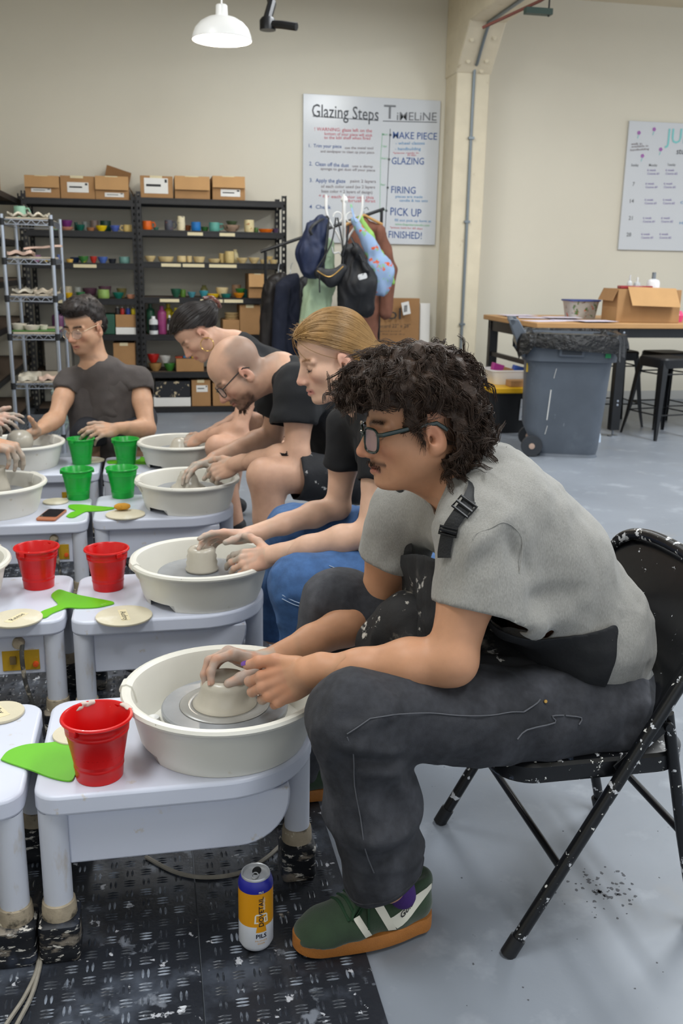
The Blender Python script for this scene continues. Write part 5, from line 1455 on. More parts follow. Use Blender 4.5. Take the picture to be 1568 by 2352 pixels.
scraper('big lime green scraper lying across the gap by the nearest bucket', [(2, 1748), (20, 1728), (60, 1714), (110, 1710), (135, 1705), (152, 1692), (165, 1684), (172, 1720), (177, 1765), (172, 1785), (160, 1797), (120, 1790), (70, 1772), (25, 1757)], TT)
scraper('lime green scraper with its handle to the left, middle tables', [(88, 1415), (98, 1406), (125, 1396), (133, 1390), (122, 1377), (118, 1370), (125, 1362), (137, 1357), (155, 1362), (180, 1369), (215, 1376), (262, 1386), (240, 1394), (215, 1398), (180, 1399), (155, 1398), (140, 1403), (120, 1411), (106, 1420), (93, 1421)], TT)
scraper('lime green scraper beside the phone', [(152, 1187), (163, 1179), (174, 1175), (160, 1169), (157, 1164), (164, 1161), (190, 1161), (220, 1164), (263, 1168), (240, 1174), (212, 1176), (196, 1177), (182, 1184), (170, 1190), (158, 1190)], TT)
scraper('lime green scraper behind the farthest right bucket', [(245, 1062), (252, 1059), (275, 1059), (300, 1061), (320, 1056), (324, 1050), (335, 1055), (345, 1063), (335, 1067), (305, 1066), (270, 1066), (250, 1066)], TT)
# ---- bats, sponge, phone
m_bat = M('clay_dusted_bat', '#c9c0a8', 0.75, var=0.07, vscale=10, spots=(('#d8d2c2', 7, 0.58, 0.1), ('#a3977e', 14, 0.66, 0.06)), bump=0.1)
def bat(lab, px, py, wpx, h=TT, lift=0.001, name=None, r=None, rot=0.0):
    c = atZ(px, py, h)
    if r is None:
        r = (atZ(px + wpx / 2, py, h) - atZ(px - wpx / 2, py, h)).length / 2
    o = thing('bat_disc', lab, 'bat', (c.x, c.y, h + lift), rot, 'clay-dusted wooden bats')
    MB().lathe([(0, 0), (r * 0.985, 0), (r, 0.0015), (r, 0.005), (r * 0.985, 0.006), (0, 0.006)], 40).build('disc', m_bat, o)
    if name:
        MB().obox((0, 0, 0.0063), (r * 0.55, 0, 0), (0, 0.011, 0), (0, 0, 0.0003)).build('tape', m_tape, o)
        tm = text_mesh([(name, 0.022, Matrix.Translation((-0.025, -0.007, 0.0068)), 0.0)], 0.0001)
        tm.build('lettering', m_ink, o, smooth=False)
    return o
bat('round bat with a taped name on the blonde woman\'s wheel', 285, 1418, 129, name='Audrey', rot=math.radians(-80))
bat('round bat under the scraper handle, middle left table', 38, 1424, 118, name='Reese', rot=math.radians(60))
bat('round bat with a taped name on the nearest left table', 0, 1641, 110, name='Max', rot=math.radians(-60))
bat('round bat half hidden behind the nearest red bucket', 175, 1690, 105)
bat('round bat under the sponge on the bald man\'s wheel', 288, 1184, 90)
bat('round bat leaning at the edge of the third left pan', 128, 1154, 58)
bat('round bat behind the half-full green bucket', 210, 1059, 60)
p = atZ(281, 1172, TT + 0.008)
o = cloth('sponge', [Ell((p.x, p.y, TT + 0.022), (0.032, 0.02, 0.0135))], 0.004, M('orange_sponge', '#c08a2c', 0.9, var=0.15, vscale=60, bump=0.8, bscale=150), None, (p.x, p.y, TT + 0.008), disp=lambda P: 0.001 * vnoise(P, 150, 3))
o.location = (p.x, p.y, TT + 0.0085)
tag(o, 'small orange sponge lying on a bat', 'sponge')
q = [atZ(72, 1197, TT), atZ(130, 1203, TT), atZ(160, 1175, TT), atZ(112, 1170, TT)]
c = sum(q, Vector()) / 4
ux = ((q[1] - q[0]) + (q[2] - q[3])) / 2
uy = ((q[3] - q[0]) + (q[2] - q[1])) / 2
ph = thing('phone', 'phone in a copper case lying by the green scraper', 'phone', (c.x, c.y, TT + 0.001), math.atan2(uy.y, uy.x))
Lp, Wp = 0.072, 0.036
MB().prism(rrect(-Lp, -Wp, Lp, Wp, 0.010, 5), 0, 0.009).build('case', M('copper_case', '#b5704e', 0.35, metal=0.3), ph, bevel=0.002)
MB().prism(rrect(-Lp + 0.028, -Wp + 0.004, Lp - 0.004, Wp - 0.004, 0.007, 5), 0.009, 0.0095).build('screen', M('dark_glass', '#17191f', 0.08), ph)

# ---- beer can
CAPS[0] = False
cn = thing('drink_can', 'tall orange, white and blue beer can on the mat', 'can', (0.158, 1.527, 0.0092), math.radians(-78))
RC = 0.033
MB().lathe([(0.0, 0.006), (0.022, 0.004), (0.025, 0.0), (0.028, 0.002), (RC, 0.012), (RC, 0.058)], 48).build('white_base', M('can_white', '#d4d6dc', 0.35), cn)
MB().lathe([(RC, 0.058), (RC, 0.129)], 48).build('orange_band', M('can_orange', '#d99414', 0.35), cn)
MB().lathe([(RC, 0.129), (RC, 0.137), (0.030, 0.147), (0.0275, 0.151)], 48).build('blue_shoulder', M('can_blue', '#20228c', 0.35), cn)
m_alu = M('aluminium', '#c4c5c7', 0.38, metal=0.55)
MB().lathe([(0.0275, 0.151), (0.0275, 0.154), (0.0265, 0.156), (0.0250, 0.155), (0.0240, 0.149), (0.0, 0.1495)], 48).build('lid', m_alu, cn)
MB().prism([(0.0125 * math.cos(a * 0.3927) + 0.0105, 0.0085 * math.sin(a * 0.3927)) for a in range(16)], 0.1496, 0.1500).build('opening', M('can_hole', '#070707', 0.6), cn).rotation_euler = (0, 0, math.radians(150))
MB().tube([(0.009 * math.cos(a * 0.5236) - 0.006, 0.006 * math.sin(a * 0.5236), 0.1512) for a in range(12)], 0.0012, 6, closed=True).build('tab', m_alu, cn).rotation_euler = (0, 0, math.radians(150))
CAPS[0] = True
def wrap(tx, size, u, z, rot, bold, mat, wx=1.0):
    """lettering wrapped on the can: u = arc position, z = height, rot 90 = reading upwards"""
    b = text_mesh([(tx, size, Matrix.Identity(4), bold)], 0.0)
    bm = bmesh.new()
    vv = [bm.verts.new(v) for v in b.v]
    for f in b.f:
        try: bm.faces.new([vv[i] for i in f])
        except ValueError: pass
    bmesh.ops.subdivide_edges(bm, edges=[e for e in bm.edges if e.calc_length() > 0.004], cuts=2)
    bmesh.ops.triangulate(bm, faces=bm.faces)
    out = MB()
    bm.verts.index_update()
    xs = [v.co.x for v in bm.verts]
    w_ = max(xs) - min(xs)
    P = []
    for v in bm.verts:
        lx, ly = (v.co.x - min(xs)) * wx, v.co.y
        if rot: du, dz = -ly, lx
        else: du, dz = lx - w_ * wx / 2, ly
        a = (u + du) / RC
        P.append(((RC + 0.0003) * math.cos(a), (RC + 0.0003) * math.sin(a), z + dz))
    out.add(P, [tuple(v.index for v in f.verts) for f in bm.faces])
    bm.free()
    return out.build('lettering', mat, cn, smooth=False)
m_cnk, m_cnw, m_cno = M('can_black', '#15162a', 0.4), M('can_white_print', '#e4e0d2', 0.4), M('can_orange_print', '#d6a55a', 0.4)
wrap('DOVETAIL', 0.0135, 0.0045, 0.0585, 1, 0.0002, m_cnk, 1.02)
wrap('BREWERY', 0.0055, 0.0075, 0.094, 1, 0.0001, m_cnw, 1.1)
wrap('PILS', 0.0125, 0.0, 0.0335, 0, 0.0003, m_cnk, 1.0)
wrap('PILS', 0.0055, 0.0, 0.1305, 0, 0.0001, m_cnw, 1.0)
wrap('PILSNER', 0.0045, 0.0, 0.026, 0, 0.0, m_cno, 1.5)
wrap('BEER', 0.0045, 0.0, 0.020, 0, 0.0, m_cno, 1.5)
def can_patch(pts, mat, name, e=0.00025):
    n = 10
    out = MB()
    (u0, z0, u1, z1, v0, v1) = pts     # trapezoid: bottom u0..u1 at z0, top v0..v1 at z1
    V = []
    for j, (a_, b_, z) in enumerate(((u0, u1, z0), (v0, v1, z1))):
        for i in range(n + 1):
            a = (a_ + (b_ - a_) * i / n) / RC
            V.append(((RC + e) * math.cos(a), (RC + e) * math.sin(a), z))
    out.add(V, [(i, i + 1, n + 2 + i, n + 1 + i) for i in range(n)])
    return out.build(name, mat, cn, smooth=False)
can_patch((-0.0105, 0.046, 0.0105, 0.0585, -0.0085, 0.0085), M('can_orange', '#d99414', 0.35), 'dovetail_mark')
for a in ((-0.0135, 0.066, -0.0105, 0.083, -0.0125, -0.0095), (0.0105, 0.066, 0.0135, 0.083, 0.0095, 0.0125), (-0.0125, 0.083, 0.0125, 0.0862, -0.0095, 0.0095), (-0.0135, 0.066, -0.0055, 0.0687, -0.0135, -0.0055), (0.0055, 0.066, 0.0135, 0.0687, 0.0055, 0.0135), (0.0050, 0.0687, 0.0078, 0.0775, 0.0050, 0.0078), (0.0050, 0.0765, 0.012, 0.0790, 0.0050, 0.012)):
    can_patch(a, m_cnw, 'emblem', 0.00028)
# ================================================================== people: shared anatomy
def unit(v):
    v = np3(v)
    return v / np.linalg.norm(v)
class Frame:
    """origin + forward/left/up axes"""
    def __init__(s, o, f, u, scale=1.0):
        s.o, s.s = np3(o), scale
        s.f = unit(f)
        l = np.cross(np3(u), s.f)
        s.l = unit(l)
        s.u = np.cross(s.f, s.l)
        s.R = np.stack([s.f, s.l, s.u])
    def w(s, x, y, z): return s.o + s.s * (x * s.f + y * s.l + z * s.u)
    def loc(s, P): return ((P - s.o) @ s.R.T) / s.s
def head_prims(H, ear=True, nose=1.0, jaw=1.0, fem=0.0, lips=1.0):
    s = H.s
    E = lambda c, r, k=0.012, R=None, **kw: Ell(H.w(*c), [a * s for a in r], H.R if R is None else R, k * s, **kw)
    C = lambda a, b, ra, rb, k=0.008, **kw: Cap(H.w(*a), H.w(*b), ra * s, rb * s, k=k * s, **kw)
    P = [E((-0.018, 0, 0.042), (0.100, 0.078, 0.086)), E((0.035, 0, 0.045), (0.054, 0.064, 0.056), 0.02), E((0.030, 0, -0.035), (0.060, 0.060 * jaw, 0.075), 0.03)]
    for y in (-1, 1):
        P += [C((-0.004, y * 0.056 * jaw, -0.05), (0.062, y * 0.020 * jaw, -0.098), 0.022, 0.018, 0.02), E((0.058, y * 0.043, -0.024), (0.028, 0.022, 0.024), 0.018), E((0.02, y * 0.050, -0.045), (0.035, 0.020, 0.035), 0.02)]
    P += [E((0.076, 0, -0.100), (0.020, 0.023, 0.018), 0.016), E((0.068, 0, -0.064), (0.030, 0.032, 0.030), 0.016)]
    for y in (-1, 1):
        P.append(C((0.088, y * 0.010, 0.016), (0.072, y * 0.052, 0.014), 0.0085 - 0.003 * fem, 0.007, 0.012))
        P.append(E((0.102, y * 0.031, -0.003), (0.020, 0.019, 0.014), 0.012, sub=True))
    P += [C((0.080, 0, 0.010), (0.098, 0, -0.036), 0.010, 0.0150, 0.010), C((0.087, 0, 0.010), (0.1135, 0, -0.034), 0.0075, 0.0098 * nose, 0.009), E((0.113, 0, -0.038), (0.010 * nose, 0.011, 0.009), 0.008)]
    for y in (-1, 1):
        P += [E((0.101, y * 0.0125, -0.042), (0.011, 0.0085, 0.0075), 0.005), E((0.0715, y * 0.0315, -0.003), (0.0145, 0.0165, 0.0145), 0.003), E((0.1075, y * 0.0062, -0.050), (0.005, 0.0032, 0.003), 0.002, sub=True)]
        P += [C((0.0975, 0, -0.0665), (0.083, y * 0.023, -0.072), 0.0058 * lips, 0.003, 0.004), C((0.0950, 0, -0.0785), (0.081, y * 0.020, -0.0745), 0.0066 * lips, 0.003, 0.004)]
    P.append(E((0.098, 0, -0.0725), (0.02, 0.024, 0.0012), 0.002, sub=True))
    if ear:
        for y in (-1, 1):
            er = Frame((0, 0, 0), H.f * 0.93 - H.u * 0.3 + H.l * y * 0.25, H.u * 0.93 + H.f * 0.3)
            P += [Ell(H.w(-0.012, y * 0.080, -0.014), np.array((0.0195, 0.0075, 0.034)) * s, er.R, 0.006 * s), Ell(H.w(-0.008, y * 0.080, -0.038), np.array((0.011, 0.006, 0.013)) * s, er.R, 0.006 * s),
                  Ell(H.w(-0.008, y * 0.0895, -0.012), np.array((0.0105, 0.007, 0.020)) * s, er.R, 0.004 * s, sub=True), Ell(H.w(-0.004, y * 0.084, -0.018), np.array((0.006, 0.010, 0.009)) * s, er.R, 0.003 * s, sub=True)]
    return P
def sm01(x, a, b):
    t = np.clip((x - a) / (b - a), 0, 1)
    return t * t * (3 - 2 * t)
def mixc(C, col, m):
    col = np.array(srgb(col) if isinstance(col, str) else col)
    return C * (1 - m[:, None]) + col * m[:, None]
def face_colors(C, V, H, lip='#b06a60', brow='#3a2a22', blush='#c98573', lash='#3a2a24', browth=1.0, near=0.2):
    L = H.loc(V)
    x, y, z = L.T
    inh = (np.linalg.norm(L, axis=1) < near)
    ay = np.abs(y)
    front = sm01(x, 0.045, 0.075) * inh
    m = np.exp(-((x - 0.115) / 0.022) ** 2 - (y / 0.018) ** 2 - ((z + 0.038) / 0.02) ** 2) + 0.8 * np.exp(-((ay - 0.042) / 0.022) ** 2 - ((z + 0.035) / 0.022) ** 2) * front
    m += 0.9 * np.exp(-((ay - 0.083) / 0.012) ** 2 - ((x + 0.012) / 0.03) ** 2 - (z / 0.04) ** 2)
    C = mixc(C, blush, np.clip(m, 0, 1) * 0.55 * inh)
    lipm = sm01(0.030 - ay, 0.002, 0.010) * np.exp(-((z + 0.0725 + 0.10 * np.maximum(ay - 0.012, 0) * 0) / 0.0085) ** 4) * sm01(x, 0.078, 0.084) * inh
    C = mixc(C, lip, np.clip(lipm, 0, 1) * 0.85)
    bz = 0.0185 + 0.004 * np.sin(np.clip((ay - 0.012) / 0.045, 0, 1) * 3.1)
    bm = np.exp(-((z - bz) / (0.0052 * browth)) ** 2) * sm01(ay, 0.008, 0.015) * (1 - sm01(ay, 0.046, 0.056)) * sm01(x, 0.055, 0.068) * inh
    C = mixc(C, brow, np.clip(bm * 0.85, 0, 1))
    ex, ez = ay - 0.0315, z + 0.003
    lz = -0.0035 - 0.006 * (1 - (ex / 0.0165) ** 2)
    lm = np.exp(-((ez - lz) / 0.0019) ** 2) * (np.abs(ex) < 0.0168) * sm01(x, 0.065, 0.072) * inh
    C = mixc(C, lash, np.clip(lm * 0.85, 0, 1))
    em = np.exp(-(ex / 0.02) ** 2 - ((ez) / 0.012) ** 2) * front
    C = C * (1 - 0.10 * em[:, None])
    return C
FL = {'index': (0.092, 0.0275, 0.003, (0.040, 0.025, 0.021), 0.0098), 'middle': (0.096, 0.0085, 0.006, (0.044, 0.028, 0.022), 0.0100), 'ring': (0.091, -0.0110, 0.004, (0.040, 0.026, 0.021), 0.0094), 'little': (0.081, -0.0285, -0.001, (0.031, 0.020, 0.018), 0.0083)}
class Hand:
    """a posed hand: wrist point, finger direction f, back-of-hand normal b, side 'L'/'R'; curls per finger (mcp, pip, dip degrees), spread; thumb = list of three local directions"""
    def __init__(s, wrist, f, b, side, curls, spread=4.0, thumb=None, scale=1.0, name='h'):
        s.o, s.sc, s.name = np3(wrist), scale, name
        s.f = unit(f)
        b = np3(b) - s.f * (np3(b) @ s.f)
        s.b = unit(b)
        s.t = np.cross(s.b, s.f) * (1 if side == 'R' else -1)
        s.side = side
        s.curls, s.spread = curls, spread
        s.thumb = thumb or [(0.75, 0.62, -0.25), (0.9, 0.42, -0.15), (0.97, 0.2, -0.1)]
        s.tips, s.nails = {}, []
    def w(s, x, y, z): return s.o + s.sc * (x * s.f + y * s.t + z * s.b)
    def d(s, x, y, z): return unit(x * s.f + y * s.t + z * s.b)
    def loc(s, P):
        return ((P - s.o) @ np.stack([s.f, s.t, s.b]).T) / s.sc
    def prims(s):
        sc = s.sc
        P = [Cap(s.w(-0.03, 0, 0), s.w(0.015, 0, 0), 0.0265 * sc, 0.0265 * sc, s.b, 1.28, k=0.012), Ell(s.w(0.052, -0.001, -0.003), (0.050 * sc, 0.037 * sc, 0.0145 * sc), np.stack([s.f, s.t, s.b]), 0.012)]
        P += [Ell(s.w(0.035, 0.022, -0.011), (0.032 * sc, 0.017 * sc, 0.015 * sc), np.stack([s.f, s.t, s.b]), 0.010), Ell(s.w(0.035, -0.024, -0.009), (0.034 * sc, 0.014 * sc, 0.013 * sc), np.stack([s.f, s.t, s.b]), 0.010)]
        for i, (nm, (kx, ky, kz, ln, r)) in enumerate(FL.items()):
            P.append(Cap(s.w(0.012, ky * 0.55, 0.001), s.w(kx, ky, kz), 0.0115 * sc, r * 1.12 * sc, k=0.006))
            c = s.curls[nm] if isinstance(s.curls, dict) else s.curls[i]
            sp = math.radians((s.spread if not isinstance(s.spread, (list, tuple)) else 1) * (1.2, 0.25, -0.7, -1.7)[i]) if not isinstance(s.spread, (list, tuple)) else math.radians(s.spread[i])
            a = 0.0
            p = s.w(kx, ky, kz)
            rr = r
            for j in range(3):
                a += math.radians(c[j])
                d = s.d(math.cos(a) * math.cos(sp), math.sin(sp) * max(math.cos(a), 0.25), -math.sin(a))
                q = p + d * ln[j] * sc
                r2 = rr * (0.93, 0.90, 0.86)[j]
                P.append(Cap(p, q, rr * sc, r2 * sc, k=0.004, grp=s.name + nm))
                if j < 2: P.append(Ell(q - d * 0.001, (r2 * 1.05 * sc,) * 3, None, 0.003, grp=s.name + nm))
                p, rr = q, r2
            upn = s.d(math.sin(a), 0, math.cos(a))
            s.nails.append((p - d * 0.002 * sc, d, upn, rr * sc))
            s.tips[nm] = p
        p = s.w(0.018, 0.022, -0.006)
        rr = 0.0150
        for j, (dv, ln, r2) in enumerate(zip(s.thumb, (0.044, 0.034, 0.027), (0.0118, 0.0112, 0.0090))):
            d = s.d(*dv)
            q = p + d * ln * sc
            P.append(Cap(p, q, rr * sc, r2 * sc, k=0.006 if j == 0 else 0.004, grp=None if j == 0 else s.name + 'thumb'))
            if j == 1: P.append(Ell(q, (r2 * 1.08 * sc,) * 3, None, 0.003, grp=s.name + 'thumb'))
            p, rr = q, r2
        nb = s.d(*np.cross(np.array(s.thumb[2]), (0.25, -0.1, -1.0))) if False else unit(np.cross(d, np.cross(s.b * 0.4 + s.t * 0.8, d)))
        s.thumb_tip = (p, d, nb, rr * sc)
        s.tips['thumb'] = p
        return P
    def block(s):
        """bounds of the hand for the fine grid"""
        q = [b for pr in s.prims() if not isinstance(pr, Plane) for b in pr.bounds()]
        return np.min(q, 0), np.max(q, 0)
    def nail_mesh(s, mb, which):
        for (p, d, n, r) in which:
            l = np.cross(n, d)
            vs, fs = [], []
            for i in range(4):
                for j in range(5):
                    a = (j - 2) / 2 * 0.95
                    u = -0.3 + i / 3 * (1.25 if 0 < j < 4 else 1.05)
                    vs.append(p + d * r * u + (l * math.sin(a) + n * math.cos(a)) * r * 1.06 * (1 if i < 3 else 0.98))
            for i in range(3):
                for j in range(4):
                    fs.append((i * 5 + j, i * 5 + j + 1, (i + 1) * 5 + j + 1, (i + 1) * 5 + j))
            mb.add(vs, fs)
def arm_prims(sh, el, wr, ru=0.047, re=0.038, rw=0.026, flat=None):
    sh, el, wr = np3(sh), np3(el), np3(wr)
    d = unit(wr - el)
    m1 = sh + (el - sh) * 0.45
    m2 = el + (wr - el) * 0.28
    m3 = el + (wr - el) * 0.62
    return [Cap(sh, m1, ru * 1.12, ru, k=0.02), Cap(m1, el, ru, re, k=0.02), Cap(el, m2, re, re * 1.08, k=0.02), Cap(m2, m3, re * 1.08, rw * 1.22, k=0.02), Cap(m3, wr, rw * 1.22, rw, k=0.02), Ell(el - d * 0.008, (re * 0.86,) * 3, None, 0.02)]
def build_body(name, prims, fine, vox, parent, off, color, mat, extra=None, sm=1):
    """fine: list of (lo, hi, voxel) boxes meshed finely; the rest coarsely; one mesh"""
    lo, hi = pbounds(prims)
    Fd, l = field(prims, lo, hi, vox)
    ax = [l[i] + vox * np.arange(Fd.shape[i]) for i in range(3)]
    V, Q = nets(Fd, l, vox)
    V = relax(V, Q, sm)
    c = V[Q].mean(1)
    keep = np.ones(len(Q), bool)
    parts = []
    for flo, fhi, fv in fine:
        flo, fhi = np.array(flo), np.array(fhi)
        m = vox * 1.3
        keep &= ~((c > flo + m) & (c < fhi - m)).all(1)
        parts.append(blob(prims, fv, flo, fhi, sm))
    parts.insert(0, (V, Q[keep]))
    V, Q = merge_vq(parts)
    C = color(V)
    return mesh_vq(name, V, Q, mat, parent, off, C)
m_skin = M('skin', attr='Col', rough=0.48, var=0.05, vscale=40, bump=0.06, bscale=260, sub=0.12, spec=0.4, bdist=0.002)
def box_of(*pts, pad=0.0):
    a = np.array([np3(p) for p in pts])
    return a.min(0) - pad, a.max(0) + pad
def tee_kill(cuffs, neck=None):
    """drop the closed caps at sleeve ends / hem / neck: list of (point, outward normal, reach)"""
    def f(V, N):
        k = np.zeros(len(V), bool)
        for c, n, r in cuffs:
            n = unit(n)
            d = (V - np3(c)) @ n
            k |= (np.abs(d) < 0.012) & (np.linalg.norm(V - np3(c), axis=1) < r) & (N @ n > 0.35)
        return k
    return f
def glasses(H, parent, off, col, lenscol, r=0.0022, z0=-0.006, w=0.025, h=0.021, sq=3.2, tz=0.010, side_r=(0.0028, 0.0018), metal=0.0, x0=0.100, tint=0.35):
    m_ = M('frame_' + col.strip('#'), col, 0.25, metal=metal, coat=0.3)
    fr = MB()
    lens = MB()
    for y in (-1, 1):
        pts = []
        for k in range(28):
            a = 2 * math.pi * k / 28
            c_, s_ = math.cos(a), math.sin(a)
            q = (abs(c_) ** sq + abs(s_) ** sq) ** (-1 / sq)
            yy, zz = c_ * q * w, s_ * q * h
            pts.append(H.w(x0 - 0.006 * (abs(y * 0.034 + yy) / 0.06) ** 2 * 2 - 0.10 * (zz), y * 0.034 + yy, z0 + zz))
        fr.tube(pts, r * H.s, 8, closed=True)
        c0 = sum(pts) / len(pts)
        n = len(pts)
        lens.add([c0] + pts, [(0, 1 + i, 1 + (i + 1) % n) for i in range(n)])
        fr.tube([H.w(x0 - 0.014, y * (0.034 + w), z0 + h * 0.55), H.w(x0 - 0.02, y * 0.070, z0 + h * 0.6), H.w(0.03, y * 0.080, tz + 0.004), H.w(-0.015, y * 0.084, tz + 0.006), H.w(-0.035, y * 0.083, tz - 0.010)], [side_r] * 5, 8, flat=H.u)
    fr.tube([H.w(x0 + 0.001, -0.011, z0 + h * 0.45), H.w(x0 + 0.004, 0, z0 + h * 0.58), H.w(x0 + 0.001, 0.011, z0 + h * 0.45)], r * H.s, 8)
    g = fr.build('glasses_frame', m_, parent, off=off)
    lm = M('lens_' + lenscol.strip('#'), lenscol, 0.05, alpha=tint, spec=0.8)
    lens.build('lenses', lm, g, off=(0, 0, 0)).parent = g
    g.children[0].data.transform(Matrix.Translation(-Vector(off)))
    return g
def strands(n, root, path, seg, r0, r1, sides=3, seed=0):
    """hair: root(i) -> start, path(i, start) -> polyline points (m,3)"""
    V, Q = [], []
    base = 0
    for i in range(n):
        P = path(i)
        if P is None: continue
        P = np.asarray(P)
        m = len(P)
        T = np.gradient(P, axis=0)
        T /= np.maximum(np.linalg.norm(T, axis=1), 1e-9)[:, None]
        a = np.cross(T, np.array((0.31, 0.55, 0.78)))
        a /= np.maximum(np.linalg.norm(a, axis=1), 1e-9)[:, None]
        b = np.cross(T, a)
        rad = r0 + (r1 - r0) * np.linspace(0, 1, m)
        for k in range(sides):
            t = 2 * math.pi * k / sides
            V.append(P + (a * math.cos(t) + b * math.sin(t)) * rad[:, None])
        idx = base + np.arange(sides)[:, None] * m + np.arange(m)[None, :]
        for k in range(sides):
            k2 = (k + 1) % sides
            Q.append(np.stack([idx[k, :-1], idx[k2, :-1], idx[k2, 1:], idx[k, 1:]], 1))
        base += sides * m
    return np.concatenate(V), np.concatenate(Q)
# ================================================================== folding chair
m_chair = M('black_chair_paint', '#0f1013', 0.28, var=0.15, vscale=20, spots=(('#c9cacd', 46, 0.685, 0.02), ('#9ea3ab', 22, 0.72, 0.02)), bump=0.03)
m_chair2 = M('black_chair_paint_speckled', '#0f1013', 0.3, var=0.15, vscale=20, spots=(('#c9cacd', 34, 0.61, 0.02), ('#5b6478', 16, 0.64, 0.05), ('#e4e2dc', 70, 0.66, 0.02)), bump=0.05)
CHO = (0.80, 1.642, 0)
def make_chair():
    t = thing('folding_chair', '', 'chair', (0, 0, 0), group='black folding chairs')
    X = lambda x: x - CHO[0]
    ya, yb = -0.222, 0.222
    A = lambda z: X(0.628 + 0.55 * z)
    # front legs running up into the back hoop, one bent tube with two legs
    hoop = [(A(0.02), ya, 0.02), (A(0.3), ya, 0.3), (A(0.6), ya, 0.6), (A(0.66), ya + 0.012, 0.66), (A(0.70) - 0.005, ya + 0.05, 0.705), (A(0.715), ya + 0.12, 0.725), (A(0.72), 0, 0.73)]
    hoop += [(x, -y, z) for x, y, z in hoop[-2::-1]]
    MB().tube(spline(hoop, 6), 0.0125, 12).build('back_hoop', m_chair2, t)
    for y in (ya, yb):
        MB().tube([(A(0.0), y, 0.0), (A(0.035), y, 0.035)], 0.0155, 12).build('rubber_foot', m_black, t)
        MB().tube([(X(1.03), y * 0.93, 0.0), (X(1.02), y * 0.93, 0.035)], 0.0155, 12).build('rubber_foot', m_black, t)
        MB().tube([(X(1.03), y * 0.93, 0.01), (X(0.977), y * 0.93, 0.215), (X(0.917), y * 0.93, 0.475)], 0.0115, 12).build('rear_leg', m_chair2, t)
        MB().bar((X(0.82), y * 0.955, 0.37), (X(0.915), y * 0.955, 0.455), 0.004, 0.022).build('seat_link', m_chair2, t, bevel=0.002)
        MB().lathe([(0, 0.006), (0.008, 0.005), (0.010, 0)], 12).build('rivet', m_chair, t).matrix_local = Matrix.Translation((X(0.912), y * (1.0 if y < 0 else 0.9), 0.455)) @ Matrix.Rotation(math.pi / 2, 4, 'X')
    MB().tube([(A(0.175), ya, 0.175), (A(0.175), yb, 0.175)], 0.008, 10).build('rung', m_chair, t)
    MB().tube([(X(0.977), ya * 0.93, 0.215), (X(0.977), yb * 0.93, 0.215)], 0.008, 10).build('rung', m_chair, t)
    # seat pan: rounded front, folded-down rim
    def ring(g, z, dz=0.0):
        p = []
        for x, y in rrect(X(0.60) - g, -0.205 - g, X(0.985) + g, 0.205 + g, 0.075, 8):
            p.append((x, y, z))
        return p
    s_ = MB()
    loft(s_, [ring(-0.012, 0.352), ring(0.0, 0.352), ring(0.002, 0.358), ring(0.002, 0.385), ring(-0.003, 0.391), ring(-0.02, 0.393), ring(-0.09, 0.388)])
    s_.build('seat', m_chair2, t)
    MB().prism(rrect(X(0.612), -0.193, X(0.973), 0.193, 0.066, 8), 0.3885, 0.3895).build('seat_top', M('chair_seat_worn', '#1b1c20', 0.35, var=0.2, vscale=9), t)
    # back panel between the uprights, curved lower edge, slightly dished
    vs, fs = [], []
    ny, nz = 16, 8
    for j in range(nz + 1):
        for i in range(ny + 1):
            u = i / ny * 2 - 1
            zt = 0.718 - 0.055 * max(0, abs(u) - 0.62) ** 2 / 0.144
            zb_ = 0.50 - 0.0 + 0.035 * (1 - u * u) - 0.045 * abs(u) ** 6
            z = zb_ + (zt - zb_) * j / nz
            vs.append((A(z) + 0.018 * (1 - u * u) + 0.002, u * 0.214, z))
    for j in range(nz):
        for i in range(ny):
            a = j * (ny + 1) + i
            fs.append((a, a + 1, a + ny + 2, a + ny + 1))
    o = MB().add(vs, fs).build('back_panel', m_chair, t)
    md = o.modifiers.new('sheet', 'SOLIDIFY')
    md.thickness = 0.004
    md.offset = 0
    return t
ch0 = make_chair()
ch0.location = CHO
ch0['label'] = 'black folding chair spattered with clay under the curly-haired man'
# ================================================================== person 1: curly-haired man, grey tee, black apron
def J(px, py, Y): return np3(atY(px, py, Y))
P1 = thing('person', 'curly-haired man in grey T-shirt, black apron and green glasses throwing clay', 'person', (0.82, 1.642, 0.392))
O1 = (0.82, 1.642, 0.392)
YC1 = 1.655
hipL, hipR = J(1375, 1640, 1.545), J(1375, 1640, 1.545) + (0, 0.22, 0)
kneL, anL = J(815, 1650, 1.43), J(890, 2030, 1.455)
kneR = J(775, 1388, 1.93)
anR = np.array((0.285, 2.0, 0.10))
shL, shR = J(1105, 1235, 1.51), J(925, 1180, 1.845)
elL, wrL = J(1035, 1518, 1.445), J(706, 1545, 1.555)
elR, wrR = J(862, 1405, 1.90), J(618, 1520, 1.765)
pel = (hipL + hipR) / 2
c_up = J(1105, 1165, YC1)
c_mid = J(1225, 1290, YC1)
c_low = J(1315, 1430, YC1)
neck = J(1075, 1105, YC1)
hd = J(985, 990, 1.555)
p_ = math.radians(8)
H1 = Frame((0, 0, 0), (-math.cos(p_), -0.03, -math.sin(p_)), (-math.sin(p_), 0, math.cos(p_)), 0.94)
H1.o = J(1000, 1003, 1.562) - H1.s * (-0.012 * H1.f + 0.078 * H1.l - 0.014 * H1.u)
HL1 = Hand(wrL, J(598, 1592, 1.60) - wrL, (0.05, -0.86, 0.50), 'L', [(22, 52, 32), (30, 56, 34), (38, 60, 36), (44, 62, 36)], 2.0, [(0.84, 0.52, 0.06), (0.95, 0.27, 0.04), (0.975, 0.12, -0.04)], 1.0, 'L')
